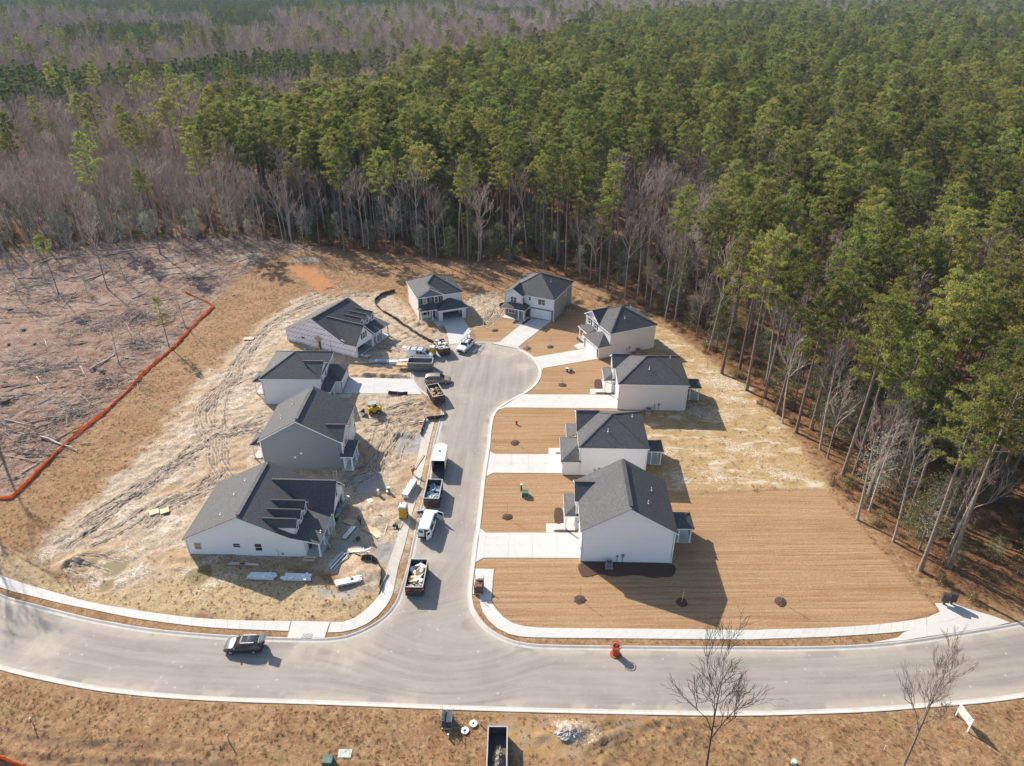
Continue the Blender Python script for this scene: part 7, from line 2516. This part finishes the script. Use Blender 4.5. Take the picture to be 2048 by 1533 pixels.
def leafy_parts(seed, h=8.0, rx=2.2, nclump=90, per=22, leaf=.16, low=.12, round_=.5):
    r_ = np.random.RandomState(seed)
    path, t = trunk_path(r_, h * .9, .03)
    segs = [(*path[i], *path[i + 1], .10 * (1 - t[i]) + .02, .10 * (1 - t[i + 1]) + .02) for i in range(8)]
    tv, tf = prisms(segs, 6)
    cl, br = [], []
    for i in range(nclump):
        f = r_.uniform(0, 1)
        z = h * (low + (1 - low) * f)
        w_ = rx * (math.sin(PI * min(1, f * .9 + .12)) ** round_) * r_.uniform(.35, 1.0)
        a = r_.uniform(0, 6.3)
        c = np.array([np.interp(z, path[:, 2], path[:, 0]) + math.cos(a) * w_, np.interp(z, path[:, 2], path[:, 1]) + math.sin(a) * w_, z])
        cl.append(c)
        if i % 2 == 0:
            br.append((np.interp(z * .85, path[:, 2], path[:, 0]), np.interp(z * .85, path[:, 2], path[:, 1]), z * .85, *c, .03, .008))
    C = np.array(cl)
    P = np.repeat(C, per, 0) + r_.normal(size=(len(C) * per, 3)) * np.array([.30, .30, .24]) * rx / 2.2
    D = r_.normal(size=P.shape) + np.array([0, 0, .3])
    D /= np.linalg.norm(D, axis=1)[:, None]
    nv, nf = blades(P, D, r_.uniform(.8, 1.3, len(P)) * leaf, r_.uniform(.45, .7, len(P)) * leaf, r_)
    bv, bf = prisms(br, 3)
    return (tv, tf), (bv, bf), (nv, nf)

PINES, YOUNG, BARES, BAYS, BUSHES = [], [], [], [], []     # (trunk mesh, crown mesh, joined mesh)
def keep(store, name, trunk, crown, mats):
    """mats: trunk material, crown materials in order of crown parts"""
    tm = np_mesh(name + '_trunk', *trunk, [mats[0]], smooth=True)
    cv, cf, ci = merge([(v, f, i) for i, (v, f) in enumerate(crown)])
    cm = np_mesh(name + '_crown', cv, cf, mats[1:], ci)
    jv, jf, ji = merge([(trunk[0], trunk[1], 0)] + [(v, f, i + 1) for i, (v, f) in enumerate(crown)])
    jm = np_mesh(name + '_whole', jv, jf, mats, ji)
    store.append((tm, cm, jm))

for i, (cb, sp_, nb) in enumerate(((.63, 3.7, 36), (.69, 3.3, 30), (.56, 4.1, 40), (.69, 3.9, 30), (.64, 3.1, 32), (.58, 4.6, 40), (.73, 4.4, 28), (.52, 3.5, 40))):
    tr_, br_, nd_ = pine_parts(100 + i, 28, cb, sp_, nb, 4, 6)
    keep(PINES, 'pine', tr_, (br_, nd_), [M['bark'], M['bark'], M['needle']])
for i in range(2):                              # young plantation pines, branched almost to the ground
    tr_, br_, nd_ = pine_parts(130 + i, 15, .22, 2.3, 34, 3, 5, 1.2)
    keep(YOUNG, 'young_pine', tr_, (br_, nd_), [M['bark'], M['bark'], M['young_needle']])
for i, (h_, fi, wd) in enumerate(((21, .40, .60), (23, .48, .5), (19, .34, .72), (22, .52, .55), (20, .44, .65), (17, .30, .7))):
    tr_, br_ = bare_parts(200 + i, h_, fi, wd, 1.9, .9)
    keep(BARES, 'bare_tree', tr_, (br_,), [M['palebark'], M['twig']])
for i in range(3):                              # the same kind, stouter twigs, for the far wood
    tr_, br_ = bare_parts(230 + i, 21, .3, .66, 3.0)
    keep(BARES, 'bare_tree', tr_, (br_,), [M['palebark'], M['twig']])
for i, (h_, rx) in enumerate(((8, 2.1), (6, 1.9), (9.5, 2.5))):
    keep(BAYS, 'bay_tree', *(lambda q: (q[0], (q[1], q[2])))(leafy_parts(300 + i, h_, rx)), [M['palebark'], M['palebark'], M['bay']])
for i, (h_, rx) in enumerate(((1.6, 1.0), (2.6, 1.2), (1.1, 1.3))):
    keep(BUSHES, 'bush', *(lambda q: (q[0], (q[1], q[2])))(leafy_parts(320 + i, h_, rx, 34, 22, .15, .05)), [M['bark'], M['twig'], M['brush']])

THICKETS = []
for i, (h_, rx, lo) in enumerate(((4.5, 1.9, .05), (6.5, 2.2, .08), (8.5, 2.4, .15), (3.2, 1.8, .03))):
    keep(THICKETS, 'thicket', *(lambda q: (q[0], (q[1], q[2])))(leafy_parts(340 + i, h_, rx, 80, 20, .17, lo)), [M['bark'], M['palebark'], M['thicket']])

def place(store, var, x, y, s, rz, name, label, cat, group=None, tilt=(0, 0)):
    r_ = empty(name, (x, y, ground_z(x, y) - .05), rz, label, cat, group)
    r_.scale = (s, s, s)
    r_.rotation_euler = (tilt[0], tilt[1], rz)
    link_mesh('trunk', store[var][0], r_)
    link_mesh('crown', store[var][1], r_)
    return r_

# ---- where the woods stand
PINE_WOOD = [at(x, y, 22) for x, y in ((372, 258), (440, 228), (520, 218), (600, 207), (700, 188), (800, 143), (900, 118), (1000, 107), (1080, 88), (1140, 62), (1230, 42), (1500, 20), (2150, 4))] + \
            [at(2600, 500), at(2700, 1230), at(2300, 1215)] + ats([(2048, 1195), (1860, 1140), (1700, 968), (1590, 842), (1410, 698), (1270, 602), (1060, 530), (860, 514), (690, 498), (590, 484)])
BANDS = [[at(x, y, 14) for x, y in l] for l in (
    [(-300, 150), (0, 140), (200, 147), (375, 132), (510, 112), (700, 112), (800, 125), (700, 150), (600, 158), (450, 174), (300, 167), (190, 178), (110, 202), (0, 207), (-300, 220)],
    [(60, 62), (200, 52), (380, 50), (400, 82), (230, 92), (90, 84)], [(410, 36), (470, 30), (545, 34), (560, 62), (430, 70)],
    [(-400, 2), (700, 2), (960, 2), (950, 12), (830, 18), (720, 24), (650, 30), (560, 28), (440, 42), (330, 44), (240, 32), (0, 25), (-400, 25)], [(945, 20), (1075, 22), (1080, 40), (950, 36)])]
BARE_GAPS = [[at(x, y, 18) for x, y in l] for l in ([(1180, 330), (1290, 300), (1420, 340), (1440, 430), (1400, 520), (1290, 540), (1230, 470)], [(1620, 250), (1680, 240), (1700, 290), (1640, 300)], [(1340, 300), (1420, 290), (1430, 330), (1350, 345)],
                                                    [(1610, 300), (1670, 290), (1680, 340), (1620, 340)], [(1800, 380), (1890, 375), (1890, 460), (1800, 470)], [(1620, 460), (1720, 450), (1730, 540), (1640, 550)], [(1950, 30), (2048, 40), (2048, 65), (1960, 55)], [(1600, 15), (1780, 20), (1780, 45), (1620, 42)])]
TW = np.random.RandomState(77)
def scatter(lo, hi, sp):
    """jittered grid inside the view fan, between two distances"""
    xs, ys = np.meshgrid(np.arange(-hi, hi, sp), np.arange(30, hi, sp))
    x, y = xs.ravel() + TW.uniform(-.46, .46, xs.size) * sp, ys.ravel() + TW.uniform(-.46, .46, xs.size) * sp
    d = np.hypot(x, y)
    k = (d >= lo) & (d < hi) & (np.abs(x) < (y * .866 + 45) * .76 + 30)
    return x[k], y[k]

pts = [scatter(0, 330, 5.3), scatter(330, 760, 6.6), scatter(760, 2300, 9.2)]
_lx, _ly = scatter(150, 330, 6.5)
_k = _lx < -25
pts.append((_lx[_k], _ly[_k]))             # the belt beyond the felled ground stands closer
TX, TY = np.concatenate([p[0] for p in pts]), np.concatenate([p[1] for p in pts])
TD = np.hypot(TX, TY)
ok = ~inside(TX, TY, CLEARING)
TX, TY, TD = TX[ok], TY[ok], TD[ok]
edge_d = seg_dist(TX, TY, CLEARING, True, pad=60)
clump = fbm(TX, TY, 34, 3, 41)
in_pine = inside(TX, TY, PINE_WOOD)
in_band = np.zeros(len(TX), bool)
for b_ in BANDS:
    in_band |= inside(TX, TY, b_)
gap = np.zeros(len(TX), bool)
for b_ in BARE_GAPS:
    gap |= inside(TX, TY, b_)
u = TW.rand(len(TX))
p_bare = np.where(in_pine, .12 + .55 * (clump > .63) + .36 * sstep(edge_d, 20, 2), .945)
p_bare = np.where(gap, .82, p_bare)
is_bare = (u < p_bare) & ~in_band
left_edge = (~in_pine) & (edge_d < 45)
drop = (left_edge & (TW.rand(len(TX)) < .12)) | (in_pine & (edge_d < 24) & (TW.rand(len(TX)) < .38))
is_pine = ~is_bare & ~drop
is_bare &= ~drop
vis = np.abs(TX) < (TY * .866 + 35) * .722 + 4

def shade_scale(n, lo, hi):
    return TW.uniform(lo, hi, n)

# nearest ones one by one
SPECIAL_P = ats([(1840, 1142), (1898, 1137), (1733, 1006), (1684.6, 951.7), (1707.4, 950), (1592, 866), (1622.5, 859), (1554, 828.5), (1529, 796), (1493, 782), (1479, 740), (1443, 748), (1131.9, 552), (774.7, 503), (858.5, 520), (704.7, 496), (689, 503),
                 (1020.8, 525), (1087.5, 537), (937, 527), (1215, 581)])
SPECIAL_B = ats([(1655, 917), (1738, 1024), (1714, 1041), (1565, 846), (1786, 1085), (1300, 618), (1330, 640), (1350, 640), (1290, 605), (1250, 600), (611, 506), (956, 525), (1640, 900), (1180, 565), (1160, 558)])
far_from = lambda x, y, L_: min((x - a) ** 2 + (y - b_) ** 2 for a, b_ in L_) > 7
def choose(mask, n):
    i = np.nonzero(mask & vis)[0]
    i = i[np.argsort(TD[i])]
    return i[:n]
ip = choose(is_pine & ~in_band, 300 - len(SPECIAL_P) - 68)
# young pines, green almost to the ground, along the edge
ey = np.nonzero((edge_d < 14) & in_pine & vis & (np.abs(TW.rand(len(TX))) < .16))[0][:60]
for i in ey:
    place(YOUNG, int(TW.randint(2)), TX[i] + 1.8, TY[i] + 1.2, TW.uniform(.5, 1.15), TW.uniform(0, 6.3), 'pine_tree', 'young bushy pine, green almost to the ground, at the edge of the wood', 'pine tree', 'young pines at the edge of the wood')
ib = choose(is_bare, 300 - len(SPECIAL_B) - 8)
n_ind = 0
EDGE_LABELS = {0: 'tall pine beside the letter boxes, nearest the road of the two leaning there', 1: 'tall pine behind the letter boxes, deeper in the wood than its neighbour', 11: 'tall pine behind the cream hip-roofed house, first at the bend of the wood edge',
               12: 'tall pale pine trunk just behind the white and grey-green house', 13: 'tall pine at the wood edge above the wrapped cottage', 14: 'tall pine at the wood edge straight behind the blue gabled house', 20: 'tall pine at the wood edge behind the turned cream house'}
for k_, (x, y) in enumerate(SPECIAL_P):
    s = 1.06 + .06 * math.sin(k_ * 2.3)
    place(PINES, (2, 5, 0, 5, 2, 7)[k_ % 6] if k_ < 12 else k_ % 8, x, y, s, k_ * 1.7, 'pine_tree', EDGE_LABELS.get(k_, 'tall pine with a long bare trunk standing at the very edge of the clearing'), 'pine tree', None if k_ in EDGE_LABELS else 'pines at the edge of the clearing', (R(rng.uniform(-1.5, 1.5)), R(rng.uniform(-1.5, 1.5))))
for k_, i in enumerate(ip):
    side = 'right' if TX[i] > 30 and TY[i] < 190 else 'back'
    lab = 'tall pine inside the wood to the right of the houses' if side == 'right' else 'tall pine inside the wood behind the houses'
    if edge_d[i] < 3.2 and not far_from(TX[i], TY[i], SPECIAL_P):
        continue
    place(PINES, int(TW.randint(8)), TX[i], TY[i], TW.uniform(.68, 1.15), TW.uniform(0, 6.3), 'pine_tree', lab, 'pine tree', 'pines of the wood ' + ('right of' if side == 'right' else 'behind') + ' the houses', (R(TW.uniform(-2, 2)), R(TW.uniform(-2, 2))))
for k_, (x, y) in enumerate(SPECIAL_B):
    place(BARES, k_ % 6, x, y, .72 + .3 * ((k_ * 7) % 5) / 5, k_ * 2.1, 'bare_tree', 'leafless grey tree standing at the edge of the clearing in front of the pines', 'bare tree', 'leafless trees at the edge of the clearing', (R(rng.uniform(-4, 4)), R(rng.uniform(-4, 4))))
for i in ib:
    left = not in_pine[i]
    place(BARES, int(TW.randint(6)), TX[i], TY[i], TW.uniform(.7, 1.05) * (1.12 if in_pine[i] else 1), TW.uniform(0, 6.3), 'bare_tree', 'leafless tree in the grey wood beyond the felled ground' if left else 'leafless grey tree among the green pines',
          'bare tree', 'leafless trees of the grey wood' if left else 'leafless trees among the pines', (R(TW.uniform(-3, 3)), R(TW.uniform(-3, 3))))

# ---- the rest as masses
def mass(name, x, y, var, sc_, z, protos):
    """one object: points that each carry a copy of one of the protos"""
    c = bpy.data.collections.new(name + '_kinds')
    for k_, me in enumerate(protos):
        o = bpy.data.objects.new('%s_kind_%02d' % (name, k_), me)
        c.objects.link(o)
    me = bpy.data.meshes.new(name)
    n = len(x)
    me.vertices.add(n)
    me.vertices.foreach_set('co', np.c_[x, y, z].astype(np.float32).ravel())
    for nm, ty, val in (('variant', 'INT', np.asarray(var, np.int32)), ('size', 'FLOAT', np.asarray(sc_, np.float32)), ('turn', 'FLOAT', TW.uniform(0, 6.28, n).astype(np.float32))):
        a = me.attributes.new(nm, ty, 'POINT')
        a.data.foreach_set('value', val)
    o = link_mesh(name, me)
    ng = bpy.data.node_groups.new(name, 'GeometryNodeTree')
    ng.interface.new_socket('Geometry', in_out='INPUT', socket_type='NodeSocketGeometry')
    ng.interface.new_socket('Geometry', in_out='OUTPUT', socket_type='NodeSocketGeometry')
    nn = ng.nodes
    gi, go = nn.new('NodeGroupInput'), nn.new('NodeGroupOutput')
    ci = nn.new('GeometryNodeCollectionInfo')
    ci.inputs['Collection'].default_value = c
    ci.inputs['Separate Children'].default_value = True
    ci.inputs['Reset Children'].default_value = True
    ip_ = nn.new('GeometryNodeInstanceOnPoints')
    ip_.inputs['Pick Instance'].default_value = True
    def na(nm, ty):
        q = nn.new('GeometryNodeInputNamedAttribute')
        q.data_type = ty
        q.inputs['Name'].default_value = nm
        return q.outputs['Attribute']
    cx = nn.new('ShaderNodeCombineXYZ')
    ng.links.new(na('turn', 'FLOAT'), cx.inputs[2])
    ng.links.new(gi.outputs[0], ip_.inputs['Points'])
    ng.links.new(ci.outputs[0], ip_.inputs['Instance'])
    ng.links.new(na('variant', 'INT'), ip_.inputs['Instance Index'])
    ng.links.new(cx.outputs[0], ip_.inputs['Rotation'])
    ng.links.new(na('size', 'FLOAT'), ip_.inputs['Scale'])
    ng.links.new(ip_.outputs[0], go.inputs[0])
    md = o.modifiers.new('scatter', 'NODES')
    md.node_group = ng
    o['kind'] = 'stuff'
    return o

rest = np.ones(len(TX), bool)
rest[ip] = False
rest[ib] = False
m_ = is_pine & ~in_band & rest
mass('pine_wood', TX[m_], TY[m_], TW.randint(0, 8, m_.sum()), TW.uniform(.66, 1.18, m_.sum()) * np.where(TD[m_] > 760, 1.18, 1.04), np.full(m_.sum(), -.1), [p[2] for p in PINES])
m_ = is_pine & in_band & rest
xb, yb = np.r_[TX[m_], TX[m_] + 2.9], np.r_[TY[m_], TY[m_] + 2.4]
k = TW.rand(len(xb)) < .78
xb, yb = xb[k], yb[k]
mass('young_pine_plantation', xb, yb, TW.randint(0, 2, len(xb)), TW.uniform(.6, 1.4, len(xb)), np.full(len(xb), -.1), [p[2] for p in YOUNG])
m_ = is_bare & rest
mass('bare_wood', TX[m_], TY[m_], np.where(TD[m_] < 330, TW.randint(0, 6, m_.sum()), TW.randint(6, 9, m_.sum())), TW.uniform(.72, 1.08, m_.sum()) * np.where(in_pine[m_], 1.15, 1.0) * np.where(TD[m_] > 760, 1.25, 1.0), np.full(m_.sum(), -.1), [p[2] for p in BARES])

# ---- understorey at the wood's edge
ux, uy = scatter(0, 330, 3.1)
ue = seg_dist(ux, uy, CLEARING, True, pad=50)
uin = inside(ux, uy, CLEARING)
k = ~uin & (ue < 48) & (TW.rand(len(ux)) < np.where(ue < 14, .9, .55))
ux, uy, ue = ux[k], uy[k], ue[k]
sx_, sy_ = scatter(0, 330, 2.2)
sd_ = seg_dist(sx_, sy_, CLEARING, True, pad=12)
k = inside(sx_, sy_, CLEARING) & (sd_ < 3.2) & (sx_ > -15) & (TW.rand(len(sx_)) < .5 * (1 - sd_ / 3.4)) & ~inside(sx_, sy_, DEBRIS) & (seg_dist(sx_, sy_, ROAD, True, pad=12) > 4)
ux, uy = np.r_[ux, sx_[k]], np.r_[uy, sy_[k]]
mass('undergrowth', ux, uy, TW.randint(0, 3, len(ux)), TW.uniform(.5, 1.25, len(ux)), np.zeros(len(ux)), [p[2] for p in BUSHES])
bx, by = scatter(0, 330, 5.2)
be = seg_dist(bx, by, CLEARING, True, pad=70)
left = bx < -20
pr = np.where(left, np.where(be < 45, .42, 0), np.where(be < 9, .85, np.where(be < 30, .7, .0)))
k = ~inside(bx, by, CLEARING) & (TW.rand(len(bx)) < pr)
bx, by = bx[k], by[k]
o_ = np.argsort(np.hypot(bx, by))
bx, by = bx[o_], by[o_]
SPECIAL_BAY = ats([(1248, 572), (300, 478), (255, 470), (205, 480), (150, 470), (120, 450), (480, 455), (400, 460), (175, 590), (1470, 700), (1640, 870), (845, 508), (1430, 660), (60, 470)])
seen_ = np.abs(bx) < (by * .866 + 35) * .722 + 3
ind_ = np.zeros(len(bx), bool)
ind_[np.nonzero(seen_)[0][:285]] = True
for k_, (x, y) in enumerate(list(SPECIAL_BAY) + list(zip(bx[ind_], by[ind_]))):
    lf = x < -20
    dark = not lf and TW.rand() < .8
    place(THICKETS if dark else BAYS, int(TW.randint(4 if dark else 3)), x, y, TW.uniform(.65, 1.5) if k_ else 1.25, TW.uniform(0, 6.3), 'evergreen_tree',
          'small silvery evergreen tree at the edge of the felled ground' if lf else 'small leafy evergreen tree under the pines', 'evergreen tree',
          'silvery evergreens beside the felled ground' if lf else 'small evergreens under the pines')
m_ = ~ind_
mass('evergreen_thicket', bx[m_], by[m_], np.where(bx[m_] < -20, TW.randint(0, 3, m_.sum()), 3 + TW.randint(0, 4, m_.sum())), TW.uniform(.6, 1.15, m_.sum()), np.full(m_.sum(), -.1), [p[2] for p in BAYS] + [p[2] for p in THICKETS])

# ---- tussocks of dry grass on the open ground
TUFT = []
for i in range(3):
    q = np.random.RandomState(600 + i)
    nb_ = 26
    P = np.c_[q.normal(size=(nb_, 2)) * .11, np.full(nb_, -.02)]
    D = np.c_[q.normal(size=(nb_, 2)) * .65, q.uniform(.6, 1.2, nb_)]
    D /= np.linalg.norm(D, axis=1)[:, None]
    bv, bf = blades(P, D, q.uniform(.16, .42, nb_), q.uniform(.03, .06, nb_), q)
    TUFT.append(np_mesh('grass_tuft', bv, bf, [M['dry_grass']]))
wt = (1 - z_mud * .93) * (1 - z_lawn) * (1 - .8 * z_deb) * (1 - .75 * z_patchy) * (1 - hardmask) * (1 - z_for * .4) * (1 - z_red) * (1 - .7 * crust) * (1 - .6 * z_front)
wt *= (road_sd > .1) & (hard_sd > .2) & (Y < 205) & (Y > 38) & (np.abs(X) < (Y * .866 + 35) * .722 + 3) & (X > -92) & (X < 72)
wt *= .5 + .9 * (n_mid > .48)
cell_a = np.gradient(gx)[None, :] * np.gradient(gy)[:, None]
wt = wt * cell_a.ravel() * np.where(Y < 62, 2.6, 1.5)
gk = np.nonzero(TW.rand(len(wt)) < wt)[0]
mass('dry_grass', X[gk] + TW.uniform(-.15, .15, len(gk)), Y[gk] + TW.uniform(-.15, .15, len(gk)), TW.randint(0, 3, len(gk)), TW.uniform(.35, .9, len(gk)), Z[gk], TUFT)

# ---- single trees that stand alone
SPARSE = []
tr_, br_, nd_ = pine_parts(777, 11.5, .38, 1.7, 20, 2, 4, .8)
keep(SPARSE, 'thin_pine', (tr_[0] * np.array([.5, .5, 1]), tr_[1]), (br_, nd_), [M['bark'], M['bark'], M['needle']])
for (px, py), v_, s_, lab in (((338, 694), 0, 1.0, 'thin young green pine standing alone among the logs beside the orange fence'),
                              ((118, 590), 3, .55, 'lone spindly pine on the felled ground at far left'), ((321, 509), 1, .86, 'tall pine leaning slightly at the top of the felled ground')):
    x, y = at(px, py)
    place(SPARSE if px == 338 else PINES, v_, x, y, s_, 1.0, 'pine_tree', lab, 'pine tree', None)
tr_, br_ = bare_parts(515, 31, .72, .4, 1.0, .6)
DEAD = []
keep(DEAD, 'dead_tree', (tr_[0] * np.array([1.7, 1.7, 1]), tr_[1]), (br_,), [M['palebark'], M['twig']])
for i, (x, y, s_) in enumerate(((-96, 109.5, 1.0), (-94, 100, .92))):
    place(DEAD, 0, x, y, s_, i * 2.1, 'bare_tree', 'tall bare trunk just left of the felled ground, throwing a long shadow', 'bare tree', 'bare trunks left of the felled ground')
place(BARES, 4, -87.5, 90, 1.35, .4, 'bare_tree', 'tall leafless tree just left of the felled ground, its twigs shading the road', 'bare tree')
for i, (px, py, s_) in enumerate(((239, 731, .55), (215, 578, .8), (372, 656, .45), (250, 560, .6), (90, 560, .7), (150, 545, .75), (40, 600, .6), (290, 540, .7), (370, 520, .8), (440, 500, .8), (20, 540, .9))):
    x, y = at(px, py)
    place(BARES, i % 6, x, y, s_, i * 2.2, 'bare_tree', 'thin leafless tree left standing on the felled ground', 'bare tree', 'leafless trees left standing on the felled ground', (R(rng.uniform(-5, 5)), R(rng.uniform(-5, 5))))
for (px, py), hgt, sd, lab in (((1410, 1556), 20.0, 411, 'dark leafless tree in front of the main road, forked low, nearest the camera'), ((1800, 1548), 18.5, 425, 'slender leafless tree in front of the main road beside the white sign')):
    x, y = at(px, py)
    tr_, br_ = bare_parts(sd, hgt, .28, .62 if sd == 411 else .44, 1.4, 1.22)
    r_ = empty('bare_tree', (x, y, 0), .6, lab, 'bare tree')
    r_.rotation_euler = (0, R(-3) if sd == 411 else R(2), .6)
    link_mesh('trunk', np_mesh('trunk', tr_[0] * np.array([.62, .62, 1]), tr_[1], [M['darkbark'] if sd == 411 else M['bark']], smooth=True), r_)
    link_mesh('crown', np_mesh('crown', br_[0], br_[1], [M['darkbark'] if sd == 411 else M['bark']]), r_)

# ================================================================ the air
hz = bpy.data.materials.new('haze_air')
nt = hz.node_tree if hz.use_nodes else None
hz.use_nodes = True
nt = hz.node_tree
nt.nodes.remove(nt.nodes['Principled BSDF'])
pv = nt.nodes.new('ShaderNodeVolumePrincipled')
pv.inputs['Color'].default_value = (.50, .72, 1.0, 1)
pv.inputs['Density'].default_value = .00007
pv.inputs['Anisotropy'].default_value = -.15
nt.links.new(pv.outputs[0], nt.nodes['Material Output'].inputs['Volume'])
hz.cycles.homogeneous_volume = True
hz.cycles.volume_sampling = 'DISTANCE'
tag(MB().box(-7300, -700, -1.5, 7300, 11500, 74).build('haze', hz), kind='stuff')
